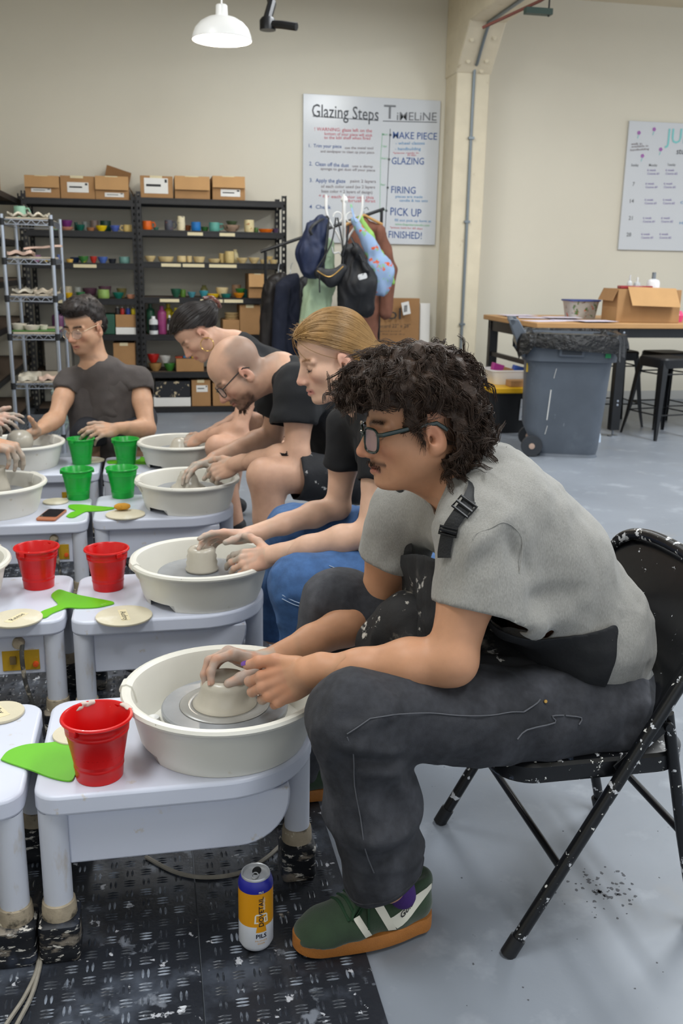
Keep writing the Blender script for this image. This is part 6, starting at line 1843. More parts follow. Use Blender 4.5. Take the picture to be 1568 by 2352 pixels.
HR1 = Hand(wrR, J(515, 1502, 1.745) - wrR, (-0.10, 0.30, 0.95), 'R', [(26, 50, 28), (34, 48, 26), (42, 44, 24), (48, 42, 22)], 5.0, [(0.74, 0.56, -0.36), (0.80, 0.16, -0.58), (0.85, -0.05, -0.52)], 1.0, 'R')
body = head_prims(H1, nose=1.05)
body += [Cap(H1.w(-0.03, 0, -0.05), neck, 0.056, 0.060, k=0.03), Cap(H1.w(0.02, 0, -0.075), neck + (-0.04, 0, 0.0), 0.045, 0.05, k=0.03), Cap(neck, c_up, 0.062, 0.10, k=0.04), Cap(c_up + (0, -0.08, 0), c_mid + (0, -0.07, 0), 0.09, 0.09, k=0.05), Cap(c_up + (0, 0.08, 0), c_mid + (0, 0.07, 0), 0.09, 0.09, k=0.05),
         Cap(c_mid, c_low, 0.10, 0.11, (0, 1, 0), 0.8, k=0.05), Cap(c_low, pel, 0.11, 0.11, (0, 1, 0), 0.8, k=0.05), Cap(neck, shL, 0.045, 0.05, k=0.04), Cap(neck, shR, 0.045, 0.05, k=0.04)]
body += arm_prims(shL, elL, wrL, 0.050, 0.041, 0.0275) + arm_prims(shR, elR, wrR, 0.050, 0.041, 0.0275)
body += [Cap(hipL, kneL, 0.07, 0.05, k=0.03), Cap(kneL, anL, 0.05, 0.035, k=0.03), Cap(hipR, kneR, 0.07, 0.05, k=0.03), Cap(kneR, anR, 0.05, 0.035, k=0.03)]
body += HL1.prims() + HR1.prims()
def col1(V):
    C = np.tile(np.array(srgb('#b98868')), (len(V), 1))
    n = vnoise(V, 30, 2)
    C = C * (1 + 0.05 * n[:, None])
    C = face_colors(C, V, H1, lip='#a8685c', brow='#3d2c24', blush='#b8735c', browth=1.2)
    L = H1.loc(V)
    # moustache hair colour and short stubble
    mo = np.exp(-((L[:, 2] + 0.0595 + 0.16 * np.maximum(np.abs(L[:, 1]) - 0.014, 0)) / 0.0055) ** 2) * (np.abs(L[:, 1]) < 0.036) * sm01(L[:, 0], 0.070, 0.08) * sm01(np.abs(L[:, 1]), 0.001, 0.006)
    C = mixc(C, '#4a3328', np.clip(mo, 0, 1) * 0.85)
    hp = sm01(L[:, 2], 0.045, 0.062) * (np.linalg.norm(L, axis=1) < 0.2) + sm01(-L[:, 0], 0.02, 0.05) * sm01(L[:, 2], -0.06, -0.02) * (np.linalg.norm(L, axis=1) < 0.16) * (np.abs(L[:, 1]) < 0.079)
    C = mixc(C, '#3a2a22', np.clip(hp, 0, 1) * 0.9)
    # dried and wet clay on the hands
    for h, a0 in ((HL1, 0.25), (HR1, 0.8)):
        Q = h.loc(V)
        near = (np.abs(Q[:, 0] - 0.10) < 0.10) & (np.abs(Q[:, 1]) < 0.09) & (np.abs(Q[:, 2]) < 0.11)
        tipd = sm01(Q[:, 0], 0.085, 0.13) if h is HL1 else sm01(Q[:, 0], 0.0, 0.06)
        pal = sm01(-Q[:, 2], 0.0, 0.02) * sm01(Q[:, 0], 0.04, 0.09) if h is HL1 else sm01(Q[:, 1], -0.01, 0.02)
        m = near * np.clip((0.55 * tipd + 0.7 * pal) * (0.6 + 0.7 * vnoise(V, 60, 4)) + a0 * 0.35 * sm01(vnoise(V, 45, 9), 0.0, 0.3), 0, 0.92)
        C = mixc(C, '#a69c90', m * (near > 0))
    fl = np.zeros(len(V))
    for h in (HL1, HR1):      # reddened fingers
        Q = h.loc(V)
        fl = np.maximum(fl, ((np.abs(Q[:, 0] - 0.12) < 0.08) & (np.abs(Q[:, 1]) < 0.08) & (np.abs(Q[:, 2]) < 0.12)) * 0.18)
    return mixc(C, '#b8705e', fl)
fine = [(H1.o - 0.135 * 1.05, H1.o + 0.15 * 1.05, 0.0026)]
for h, el in ((HL1, elL), (HR1, elR)):
    lo_, hi_ = h.block()
    fine.append((lo_ - 0.012, hi_ + 0.012, 0.0022))
lo_, hi_ = box_of(elL, elR, wrL, pad=0.0)
b1 = build_body('body', body, fine, 0.0065, P1, O1, col1, m_skin)
nm = MB()
HL1.nail_mesh(nm, [HL1.thumb_tip])
nm.build('thumb_nail', M('purple_nail_polish', '#5a2a86', 0.2, coat=0.5), P1, off=O1)
nm = MB()
HL1.nail_mesh(nm, HL1.nails)
HR1.nail_mesh(nm, HR1.nails[:4])
o = nm.build('finger_nails', M('finger_nail', '#b98d7c', 0.35), P1, off=O1)

# ---- T-shirt
m_tee = M('heather_grey_jersey', '#8b8984', 0.9, var=0.16, vscale=520, stretch=(1.0, 1.0, 0.3), bump=0.25, bscale=420, sheen=0.15, det=2, bdist=0.0015)
cuL, cuR = J(1112, 1418, 1.480), J(905, 1283, 1.868)
nL, nR = unit(elL - shL), unit(elR - shR)
tee = [Cap(neck + (0.03, 0, -0.015), c_up + (0.02, 0, 0), 0.085, 0.125, k=0.05), Cap(c_up + (0.01, -0.075, 0), c_mid + (0.0, -0.065, 0), 0.112, 0.118, k=0.06), Cap(c_up + (0.01, 0.075, 0), c_mid + (0.0, 0.065, 0), 0.112, 0.118, k=0.06),
       Cap(c_mid + (0, 0, 0), c_low, 0.128, 0.132, (0, 1, 0), 0.78, k=0.06), Cap(c_low, J(1372, 1490, YC1), 0.134, 0.105, (0, 1, 0), 0.74, k=0.05),
       Cap(neck + (0.035, -0.03, -0.03), shL + (0.012, 0.02, -0.005), 0.062, 0.074, k=0.05), Cap(neck + (0.035, 0.03, -0.03), shR + (0.012, -0.02, -0.005), 0.062, 0.074, k=0.05),
       Cap(shL, cuL + nL * 0.03, 0.078, 0.090, k=0.035), Cap(shR, cuR + nR * 0.03, 0.072, 0.076, k=0.035),
       Cap(J(1165, 1300, 1.53), J(1185, 1400, 1.52), 0.055, 0.05, k=0.06),
       Plane(cuL, nL, 0.13), Plane(cuR, nR, 0.115), Plane(J(1400, 1553, YC1), (0.28, 0, -0.96))]
nkc, nkn = H1.w(0.0, 0, -0.135) + (0.012, 0, 0), unit(H1.w(-0.03, 0, -0.05) - neck)
ff = []
for a, b, am, wd in (((1215, 1140), (1010, 1330), 0.006, 0.012), ((1200, 1215), (1120, 1400), -0.005, 0.012), ((1200, 1230), (1175, 1410), 0.006, 0.010), ((1190, 1420), (1330, 1440), 0.010, 0.016), ((1180, 1380), (1390, 1370), -0.007, 0.014), ((1230, 1340), (1420, 1330), 0.006, 0.012),
                     ((1210, 1470), (1440, 1520), 0.012, 0.020), ((1340, 1440), (1460, 1440), -0.009, 0.014), ((1330, 1500), (1400, 1545), -0.010, 0.014), ((1060, 1210), (1020, 1380), -0.004, 0.010), ((985, 1190), (1000, 1320), -0.006, 0.012), ((1100, 1205), (1070, 1390), 0.004, 0.012), ((1165, 1230), (1220, 1330), -0.008, 0.012), ((1245, 1300), (1310, 1420), -0.004, 0.006)):
    ff.append((J(*a, 1.44), J(*b, 1.44), am * 1.6, wd * 1.5))
def tee_disp(P):
    q = P + 0.02 * np.stack([vnoise(P, 8, 31), vnoise(P, 8, 32), vnoise(P, 8, 33)], 1)
    return 0.0045 * vnoise(q, 17, 41) + 0.0022 * vnoise(q * np.array((1.6, 1, 1)), 34, 42) + 0.004 * (1 - 2 * np.abs(vnoise(q * np.array((0.6, 1, 1.5)), 11, 43))) * sm01(P[:, 2] * -1, -0.78, -0.62)
tk = tee_kill([(cuL, nL, 0.14), (cuR, nR, 0.12)])
def tkill(V, N):
    k = tk(V, N)
    d = V - nkc
    r = d - np.outer(d @ nkn, nkn)
    rr = np.sqrt((r[:, 0] / 0.082) ** 2 + (r[:, 1] / 0.074) ** 2 + (r[:, 2] / 0.082) ** 2)
    return k | ((rr < 0.9) & (d @ nkn > -0.03))
tv, tq = blob(tee, 0.0055, sm=2, folds=ff, disp=tee_disp, kill=tkill)
o = mesh_vq('t_shirt', tv, tq, m_tee, P1, O1, None, 0.003)
# collar ring, cuff hem and shoulder seam as ribs
def ring_tube(c, n, a, b, r, ax=None):
    n = unit(n)
    e1 = unit(np.cross(n, (0, 0, 1) if ax is None else ax))
    e2 = np.cross(n, e1)
    return [c + e1 * a * math.cos(t) + e2 * b * math.sin(t) for t in np.linspace(0, 2 * math.pi, 37)[:-1]]
def snap(V, pts, lift=0.0):
    """pull a polyline onto a mesh's nearest vertices"""
    out = []
    for p in pts:
        d = V - p
        k = np.argmin((d * d).sum(1))
        out.append(V[k] + unit(p - V[k] + 1e-9) * 0 + lift * unit(V[k] - np.array((V[:, 0].mean(), V[:, 1].mean(), V[k][2]))))
    return out
usedv = np.unique(tq)
TV = tv[usedv]
def rim_loop(V, Q, c, n, reach, m=36):
    """ordered border points of a cut-out around an axis"""
    e = np.concatenate([Q[:, [k, (k + 1) % 4]] for k in range(4)])
    es = np.sort(e, 1)
    u, inv, cnt = np.unique(es[:, 0] * len(V) + es[:, 1], return_inverse=True, return_counts=True)
    b = np.unique(es[cnt[inv] == 1])
    B = V[b]
    B = B[np.linalg.norm(B - c, axis=1) < reach]
    n = unit(n)
    e1 = unit(np.cross(n, (0.3, 0.9, 0.2)))
    e2 = np.cross(n, e1)
    a = np.arctan2((B - c) @ e2, (B - c) @ e1)
    out = []
    for k in range(m):
        t = -math.pi + 2 * math.pi * (k + 0.5) / m
        d = np.abs((a - t + math.pi) % (2 * math.pi) - math.pi)
        w_ = np.exp(-(d / 0.12) ** 2) + 1e-12
        out.append((B * w_[:, None]).sum(0) / w_.sum())
    return out
MB().tube(rim_loop(tv, tq, nkc, nkn, 0.13), [(0.0026, 0.008)] * 36, 8, closed=True, flat=(0, 0, 1)).build('collar', m_tee, P1, off=O1)
seam = snap(TV, [J(*p, 1.40) for p in ((1045, 1215), (1080, 1192), (1130, 1188), (1180, 1200), (1215, 1222), (1228, 1260), (1222, 1310))], 0.0005)
MB().tube(spline(seam, 3), 0.0010, 6).build('seam', m_tee, P1, off=O1)

# ---- jeans
m_jean = M('black_washed_denim', '#2d2e33', 0.85, var=0.25, vscale=70, spots=(('#5c5d64', 5.5, 0.48, 0.2, (1, 1, 0.6), 0.6), ('#18191d', 7, 0.55, 0.12, None, 0.6)), bump=0.3, bscale=420, bdist=0.0015)
hemL = anL - unit(anL - kneL) * 0.018
nH = unit(anL - kneL)
nHp = np.array((0.42, 0.0, -0.90))
nHR = unit(anR - kneR)
jean = [Cap(hipL + (0.01, 0, 0.01), (hipL + kneL) / 2, 0.098, 0.084, k=0.03), Cap((hipL + kneL) / 2, kneL, 0.084, 0.076, k=0.03), Cap(kneL, (kneL + anL) / 2, 0.078, 0.080, k=0.03), Cap((kneL + anL) / 2, anL + nH * 0.05, 0.080, 0.073, k=0.03),
        Cap(hipR, (hipR + kneR) / 2, 0.098, 0.084, k=0.03), Cap((hipR + kneR) / 2, kneR, 0.084, 0.074, k=0.03), Cap(kneR, anR + nHR * 0.05, 0.076, 0.072, k=0.03),
        Cap(pel + (0.01, -0.05, 0.02), pel + (0.02, 0.05, 0.02), 0.104, 0.104, k=0.05), Cap(pel + (0.03, -0.06, 0.0), J(1405, 1560, YC1) + (0, -0.05, 0), 0.10, 0.088, k=0.04), Cap(pel + (0.03, 0.06, 0.0), J(1405, 1560, YC1) + (0, 0.05, 0), 0.10, 0.088, k=0.04),
        Plane((0, 0, 0.398), (0, 0, -1), 0.0) if False else Plane(hemL, nHp, 0.15), Plane(anR, nHR, 0.13)]
jf = []
for a, b, am, wd in (((760, 1600), (880, 1590), -0.004, 0.012), ((780, 1700), (930, 1735), 0.008, 0.010), ((790, 1740), (930, 1750), -0.009, 0.009), ((800, 1690), (900, 1660), -0.007, 0.010), ((810, 1720), (880, 1650), 0.006, 0.009), ((770, 1660), (840, 1640), -0.005, 0.010), ((850, 1760), (945, 1790), 0.006, 0.012), ((820, 1800), (950, 1860), -0.005, 0.014),
                     ((800, 1950), (960, 1900), 0.006, 0.014), ((830, 2000), (965, 1950), -0.006, 0.012), ((1060, 1575), (1200, 1590), -0.005, 0.010), ((1120, 1600), (1240, 1640), 0.005, 0.012), ((1240, 1580), (1330, 1650), -0.007, 0.012), ((1290, 1600), (1400, 1660), 0.006, 0.014), ((1000, 1640), (1230, 1630), 0.003, 0.007), ((880, 1645), (1010, 1640), 0.003, 0.007)):
    jf.append((J(*a, 1.36), J(*b, 1.36), am * 1.6, wd * 1.5))
def jd(P):
    q = P + 0.015 * np.stack([vnoise(P, 9, 51), vnoise(P, 9, 52), vnoise(P, 9, 53)], 1)
    return 0.0045 * (1 - 2 * np.abs(vnoise(q, 14, 61))) + 0.0025 * vnoise(q, 26, 60) + 0.0016 * vnoise(q, 45, 62)
jk = tee_kill([(hemL, nHp, 0.15), (anR, nHR, 0.13)])
jv, jq = blob(jean, 0.0055, sm=2, folds=jf, disp=jd, kill=jk)
jv[:, 2] = np.where((jv[:, 0] > 0.58) & (jv[:, 2] < 0.3915), 0.3915, jv[:, 2])
o = mesh_vq('jeans', jv, jq, m_jean, P1, O1, None, 0.003)
JV = jv[np.unique(jq)]
m_st = M('grey_stitching', '#55565b', 0.8)
def stitch(pts, Y=1.34, r=0.0011, mat=None, V=None):
    q = snap(JV if V is None else V, [J(*p, Y) for p in pts])
    q = [a + np.array((0, -0.0012, 0.0006)) for a in q]
    return MB().tube(spline(q, 3), r, 5).build('stitching', mat or m_st, P1, off=O1)
stitch([(850, 1648), (900, 1643), (960, 1640), (1020, 1640), (1090, 1637), (1160, 1634), (1230, 1630), (1290, 1622)])
stitch([(850, 1648), (820, 1670), (800, 1690)])
stitch([(800, 1700), (806, 1760), (815, 1830), (825, 1900), (838, 1970), (850, 2040)])
stitch([(1230, 1728), (1280, 1712), (1330, 1690), (1345, 1650), (1380, 1632)], r=0.0014)
stitch([(1290, 1622), (1330, 1600), (1360, 1575)], r=0.0014)
stitch([(1385, 1630), (1400, 1660), (1402, 1690)], r=0.0014)
hq = snap(JV, [hemL + 0.075 * (math.cos(t) * np.array((1, 0, 0.45)) + math.sin(t) * np.array((0, 1, 0))) - nH * 0.012 for t in np.linspace(0, 2 * math.pi, 25)[:-1]])
MB().tube(hq, 0.002, 5, closed=True).build('hem', m_jean, P1, off=O1)
p = snap(JV, [J(1347, 1583, 1.36)])[0]
MB().lathe([(0, 0.002), (0.003, 0.0018), (0.0035, 0)], 10).build('rivet', M('brass', '#b08a4a', 0.35, metal=0.8), P1).matrix_local = Matrix.Translation(Vector(p) - Vector(O1) + Vector((0, -0.002, 0.002))) @ Matrix.Rotation(math.pi / 2.5, 4, 'X')

# ---- apron: follows tee and jeans, cut by side-view outline
m_apron = M('black_apron_cotton', '#16171a', 0.8, var=0.2, vscale=14, spots=(('#7d776f', 9, 0.62, 0.10, None, 0.5), ('#c7c3bd', 30, 0.675, 0.03, None, 0.8)), bump=0.3, bscale=60)
def inflate(pr, g):
    out = []
    for p in pr:
        if isinstance(p, Plane): continue
        if isinstance(p, Cap): out.append(Cap(p.a, p.b, p.ra + g, p.rb + g, p.ax, p.fac, p.k))
    return out
def inpoly(X, Z, poly):
    ins = np.zeros(len(X), bool)
    n = len(poly)
    for i in range(n):
        x1, z1 = poly[i]
        x2, z2 = poly[(i + 1) % n]
        c = ((z1 > Z) != (z2 > Z)) & (X < (x2 - x1) * (Z - z1) / ((z2 - z1) if z2 != z1 else 1e-9) + x1)
        ins ^= c
    return ins
def poly_px(pts, Y): return [(J(*p, Y)[0], J(*p, Y)[2]) for p in pts]
ap_in = inflate(tee[:6] + tee[9:10], 0.007)
bib = poly_px([(840, 1262), (1012, 1275), (1035, 1330), (1075, 1390), (1120, 1425), (1180, 1440), (1235, 1438), (1290, 1426), (1372, 1400), (1340, 1580), (1000, 1600), (850, 1480)], 1.545)
def apk(V, N):
    return ~(inpoly(V[:, 0], V[:, 2], bib) & (V[:, 1] > 1.40))
av, aq = blob(ap_in, 0.0045, sm=2, disp=lambda P: 0.004 * vnoise(P, 16, 71) + 0.002 * vnoise(P, 40, 72), kill=apk)
mesh_vq('apron', av, aq, m_apron, P1, O1, None, 0.002)
# hanging bib
def sheet(rows, nu, nv, name, mat, disp=None, th=0.002, parent=P1, off=O1):
    """rows: list of polylines (each a list of points); interpolated to an nu x nv grid"""
    G = []
    for r in rows:
        S = spline(r, 12)
        G.append([S[int(round(i * (len(S) - 1) / nu))] for i in range(nu + 1)])
    cols = []
    for i in range(nu + 1):
        S = spline([g[i] for g in G], 12)
        cols.append([S[int(round(j * (len(S) - 1) / nv))] for j in range(nv + 1)])
    V = np.array([[np3(p) for p in c_] for c_ in cols]).reshape(-1, 3)
    Q = np.array([(i * (nv + 1) + j, (i + 1) * (nv + 1) + j, (i + 1) * (nv + 1) + j + 1, i * (nv + 1) + j + 1) for i in range(nu) for j in range(nv)])
    if disp is not None: V = V + vnormals(V, Q) * disp(V)[:, None]
    return mesh_vq(name, V, Q, mat, parent, off, None, th)
sheet([[J(1030, 1290, 1.535), J(985, 1278, 1.60), J(950, 1272, 1.70), J(918, 1276, 1.80)], [J(1040, 1370, 1.53), J(985, 1370, 1.59), J(950, 1365, 1.70), J(925, 1360, 1.82)],
       [J(1060, 1440, 1.53), J(990, 1440, 1.58), J(945, 1425, 1.70), J(905, 1420, 1.84)], [J(1090, 1500, 1.54), J(1000, 1500, 1.58), J(940, 1470, 1.70), J(880, 1465, 1.86)]], 24, 24, 'apron_bib', M('clay_smeared_bib', '#18191c', 0.8, var=0.2, vscale=14, spots=(('#6d6862', 8, 0.54, 0.12, None, 0.6), ('#c7c3bd', 22, 0.61, 0.05, None, 0.8)), bump=0.3, bscale=60),
      lambda P: 0.007 * (1 - 2 * np.abs(vnoise(P * np.array((1, 1.4, 0.7)), 14, 81))) + 0.003 * vnoise(P, 40, 82))
# lap part of the apron spread over and between the thighs
lap = [Cap(hipL + (-0.02, 0.05, 0.02), (hipL + kneL) / 2 + (-0.06, 0.05, 0.01), 0.090, 0.075, k=0.05), Cap(hipR + (-0.02, -0.05, 0.02), (hipR + kneR) / 2 + (-0.04, -0.02, 0.01), 0.095, 0.080, k=0.05), Cap(pel + (-0.06, 0, 0.06), J(960, 1470, 1.70), 0.085, 0.06, (0, 0, 1), 1.3, k=0.06), Cap(J(950, 1430, 1.74), J(880, 1480, 1.76), 0.07, 0.05, k=0.05)]
lv, lq = blob(lap, 0.007, sm=2, disp=lambda P: 0.010 * (1 - 2 * np.abs(vnoise(P * np.array((1, 1.5, 1)), 12, 73))) + 0.004 * vnoise(P, 35, 74), kill=lambda V, N: (V[:, 2] < 0.455) | (V[:, 0] > 0.80) | (V[:, 1] < 1.44))
mesh_vq('apron_lap', lv, lq, M('clay_smeared_apron', '#1d1c1d', 0.8, var=0.2, vscale=14, spots=(('#8b8377', 8, 0.54, 0.10, None, 0.8), ('#cfc9bf', 26, 0.62, 0.04, None, 0.8)), bump=0.4, bscale=50), P1, O1, None, 0.002)
def ribbon(pts, wdt, th, name, mat, nrm, parent=P1, off=O1, n=4):
    P = spline(pts, n)
    return MB().tube(P, [(th, wdt)] * len(P), 8, flat=nrm).build(name, mat, parent, off=off)
m_web = M('black_webbing', '#0e0f12', 0.6, var=0.1, bump=0.3, bscale=300)
sp = snap(TV, [J(*p, 1.46) for p in ((1068, 1080), (1055, 1110), (1040, 1140), (1020, 1190), (1005, 1225), (990, 1270), (985, 1290))])
sp = [a + np.array((-0.004, -0.005, 0.004)) for a in sp]
ribbon(sp, 0.0125, 0.0016, 'neck_strap', m_web, (-0.4, -0.8, 0.4))
ribbon([sp[0], sp[0] + np.array((0.025, 0.05, 0.015)), sp[0] + np.array((0.025, 0.12, 0.012))], 0.0125, 0.0016, 'neck_strap', m_web, (0.6, 0, 0.8))
spR = snap(TV, [J(*p, 1.80) for p in ((965, 1125), (955, 1170), (945, 1220), (935, 1275))])
ribbon([a + np.array((-0.006, -0.002, 0.003)) for a in spR], 0.0125, 0.0016, 'neck_strap', m_web, (-0.9, -0.2, 0.3))
def buckle(c, d, n, w_, h_):
    d, n = unit(d), unit(n)
    l = np.cross(n, d)
    mb = MB()
    pts = [c + l * w_ * a + d * h_ * b + n * 0.003 for a, b in ((-1, -1), (1, -1), (1, 1), (-1, 1))]
    mb.tube(pts, 0.0028, 6, closed=True)
    mb.tube([c - l * w_ + n * 0.005, c + l * w_ + n * 0.005], 0.003, 6)
    return mb.build('buckle', M('black_plastic', '#0c0c0e', 0.3), P1, off=O1)
buckle((sp[1] + sp[2]) / 2, sp[2] - sp[1], (-0.4, -0.8, 0.4), 0.017, 0.012)
buckle(sp[4], sp[5] - sp[4], (-0.4, -0.8, 0.4), 0.016, 0.006)
# waist tie at the back
ribbon([J(1400, 1285, 1.60), J(1418, 1330, 1.585), J(1440, 1390, 1.58), J(1474, 1450, 1.575)], 0.008, 0.0016, 'waist_tie', m_web, (0.7, -0.7, 0.2))

# ---- sneaker, sock
def sneaker(heel, toe, name_parent, off, right=False, logo=True):
    heel, toe = np3(heel), np3(toe)
    d = unit(toe - heel)
    L = np.linalg.norm(toe - heel)
    u = np.array((0, 0, 1.0))
    l = np.cross(u, d)      # left side of the shoe
    w = lambda x, y, z: heel + d * x * L + l * y + u * z
    out_s = 1 if not right else -1
    def half(x): return 0.034 + 0.013 * math.sin(min(max((x - 0.15) / 0.75, 0), 1) * math.pi) ** 1.0 + 0.004 * math.sin(x * 6)
    xs = 0.5 - 0.5 * np.cos(np.linspace(0, math.pi, 33))
    def outline_(g):
        pts = []
        for x in xs:
            tpr = math.sqrt(max(0.0, 1 - ((x - 0.86) / 0.14) ** 2)) if x > 0.86 else (math.sqrt(max(0.0, 1 - ((0.10 - x) / 0.10) ** 2)) if x < 0.10 else 1)
            pts.append((x, (half(x) + g) * max(tpr, 0.02)))
        return pts
    sole = MB()
    O_ = outline_(0.004)
    ring2 = [(x, y) for x, y in O_] + [(x, -y) for x, y in O_[::-1]]
    rings = []
    for z, g in ((0.0, 0.97), (0.004, 1.0), (0.024, 1.0), (0.030, 0.96)):
        rings.append([tuple(w(0.5 + (x - 0.5) * (0.99 + 0.01 * g), y * g, z + (0.012 * max(0, (x - 0.8) / 0.2) ** 2 if z < 0.01 else (0.010 * max(0, (x - 0.72) / 0.28) ** 1.5 if True else 0)))) for x, y in ring2])
    loft(sole, rings)
    so = sole.build('sole', M('gum_rubber', '#a5682c', 0.6, var=0.08, vscale=60, bump=0.4, bscale=400), name_parent, off=off)
    up = [Cap(w(0.12, 0, 0.045), w(0.30, 0, 0.05), 0.033, 0.037, l, 0.92, k=0.03), Cap(w(0.30, 0, 0.048), w(0.60, 0, 0.046), 0.040, 0.036, l, 0.88, k=0.03), Cap(w(0.60, 0, 0.044), w(0.80, 0, 0.036), 0.036, 0.028, l, 0.78, k=0.03), Cap(w(0.80, 0, 0.036), w(0.915, 0, 0.032), 0.030, 0.022, l, 0.66, k=0.03),
          Cap(w(0.14, 0, 0.06), w(0.10, 0, 0.095), 0.034, 0.030, l, 1.0, k=0.02), Cap(w(0.36, 0, 0.07), w(0.50, 0, 0.066), 0.030, 0.024, l, 0.95, k=0.03), Plane(w(0.5, 0, 0.026), (0, 0, -1), 0.4),
          Cap(w(0.12, 0, 0.135), w(0.30, 0, 0.115), 0.032, 0.030, l, 1.0, k=0.01, sub=True)]
    v, q = blob(up, 0.0035, sm=2)
    uo = mesh_vq('upper', v, q, M('green_suede', '#2b3d29', 0.9, var=0.18, vscale=30, bump=0.2, bscale=300, sheen=0.3), name_parent, off)
    UV = v[np.unique(q)]
    m_wl = M('white_leather', '#d8d4c4', 0.5, var=0.03)
    def patch(pts, name, mat, lift=0.0012, sd=out_s):
        """strip on the outer side: polygon of (x, z) pairs given as two rows"""
        a, b = pts
        na = 8
        A_ = [w(a[0][0] + (a[1][0] - a[0][0]) * i / na, sd * 0.055, a[0][1] + (a[1][1] - a[0][1]) * i / na) for i in range(na + 1)]
        B_ = [w(b[0][0] + (b[1][0] - b[0][0]) * i / na, sd * 0.055, b[0][1] + (b[1][1] - b[0][1]) * i / na) for i in range(na + 1)]
        A_, B_ = project_side(UV, A_, l * sd, lift), project_side(UV, B_, l * sd, lift)
        M_ = project_side(UV, [(p + q_) / 2 for p, q_ in zip(A_, B_)], l * sd, lift)
        n = na + 1
        return MB().add(A_ + M_ + B_, [(i, i + 1, n + i + 1, n + i) for i in range(na)] + [(n + i, n + i + 1, 2 * n + i + 1, 2 * n + i) for i in range(na)]).build(name, mat, name_parent, off=off)
    patch((((0.555, 0.034), (0.635, 0.075)), ((0.505, 0.034), (0.590, 0.079))), 'stripe', m_wl)
    patch((((0.385, 0.034), (0.475, 0.084)), ((0.330, 0.034), (0.420, 0.090))), 'stripe', m_wl)
    patch((((0.40, 0.060), (0.04, 0.100)), ((0.325, 0.036), (0.04, 0.088))), 'side_flash', m_wl)
    # laces
    m_lace = M('dark_green_lace', '#1b3a22', 0.8)
    for i in range(5):
        x = 0.50 + i * 0.035
        a, b, c = w(x, 0.024, 0.085 - i * 0.008), w(x + 0.01, 0, 0.096 - i * 0.008), w(x + 0.02, -0.024, 0.085 - i * 0.008)
        q = snap(UV, [a, b, c])
        MB().tube(spline([p + u * 0.003 for p in q], 4), [(0.0018, 0.0035)] * 9, 6, flat=u).build('lace', m_lace, name_parent, off=off)
    for sgn, dx, dz in ((1, 0.10, 0.0), (-1, 0.06, 0.0)):
        MB().tube(spline([w(0.47, 0, 0.105), w(0.50, out_s * 0.02 * 1, 0.115), w(0.52 + dx, out_s * (0.030 + 0.006 * sgn), 0.085), w(0.57 + dx * 0.6, out_s * 0.040, 0.072), w(0.50, out_s * 0.02, 0.1)], 6), [(0.0018, 0.0034)] * 25, 6, flat=u).build('lace_bow', m_lace, name_parent, off=off)
    MB().tube(spline([w(0.49, out_s * 0.01, 0.108), w(0.52, out_s * 0.038, 0.085), w(0.535, out_s * 0.050, 0.050)], 6), [(0.0016, 0.003)] * 13, 6).build('lace_end', m_lace, name_parent, off=off)
    if logo:
        b = text_mesh([('Gola', 0.020, Matrix.Identity(4), 0.0004)], 0.0)
        P_ = []
        for v_ in b.v:
            x_, z_ = 0.305 - v_[0] * 3.1 * 0.9 + v_[1] * 0.4, 0.058 + v_[1] * 0.75 + v_[0] * 0.42
            P_.append(w(x_, out_s * 0.06, z_))
        P_ = project_side(UV, P_, l * out_s, 0.0022)
        MB().add(P_, b.f).build('lettering', m_ink, name_parent, off=off, smooth=False)
def project_side(V, pts, n, lift):
    """slide points along -n onto the outermost nearby surface vertices (smooth height field)"""
    n = unit(n)
    h = V @ n
    T = V - np.outer(h, n)
    out = []
    sel = h > np.percentile(h, 40)
    Ts, hs = T[sel], h[sel]
    for p in pts:
        p = np3(p)
        t = p - n * (p @ n)
        d2 = ((Ts - t) ** 2).sum(1)
        near = d2 < 0.007 ** 2
        if near.any():
            w_ = np.exp(-d2[near] / 0.004 ** 2)
            hh = max((w_ * hs[near]).sum() / w_.sum(), hs[near].max() - 0.002)
        else: hh = hs[np.argmin(d2)]
        out.append(t + n * (hh + lift))
    return out
sneaker(atZ(985, 2140, 0.0) + Vector((0.008, 0.030, 0.0093)), atZ(672, 2215, 0.0) + Vector((0.004, 0.022, 0.0093)), P1, O1)
sneaker(np.array((0.40, 2.02, 0.0093)), np.array((0.13, 2.06, 0.0093)), P1, O1, True, False)
sk = [Cap(anL + (0.0, 0.008, 0.07), anL + (0.036, 0.022, -0.045), 0.036, 0.026, k=0.02)]
v, q = blob(sk, 0.005)
mesh_vq('sock', v, q, M('purple_sock', '#3b1f63', 0.9, bump=0.4, bscale=120), P1, O1)
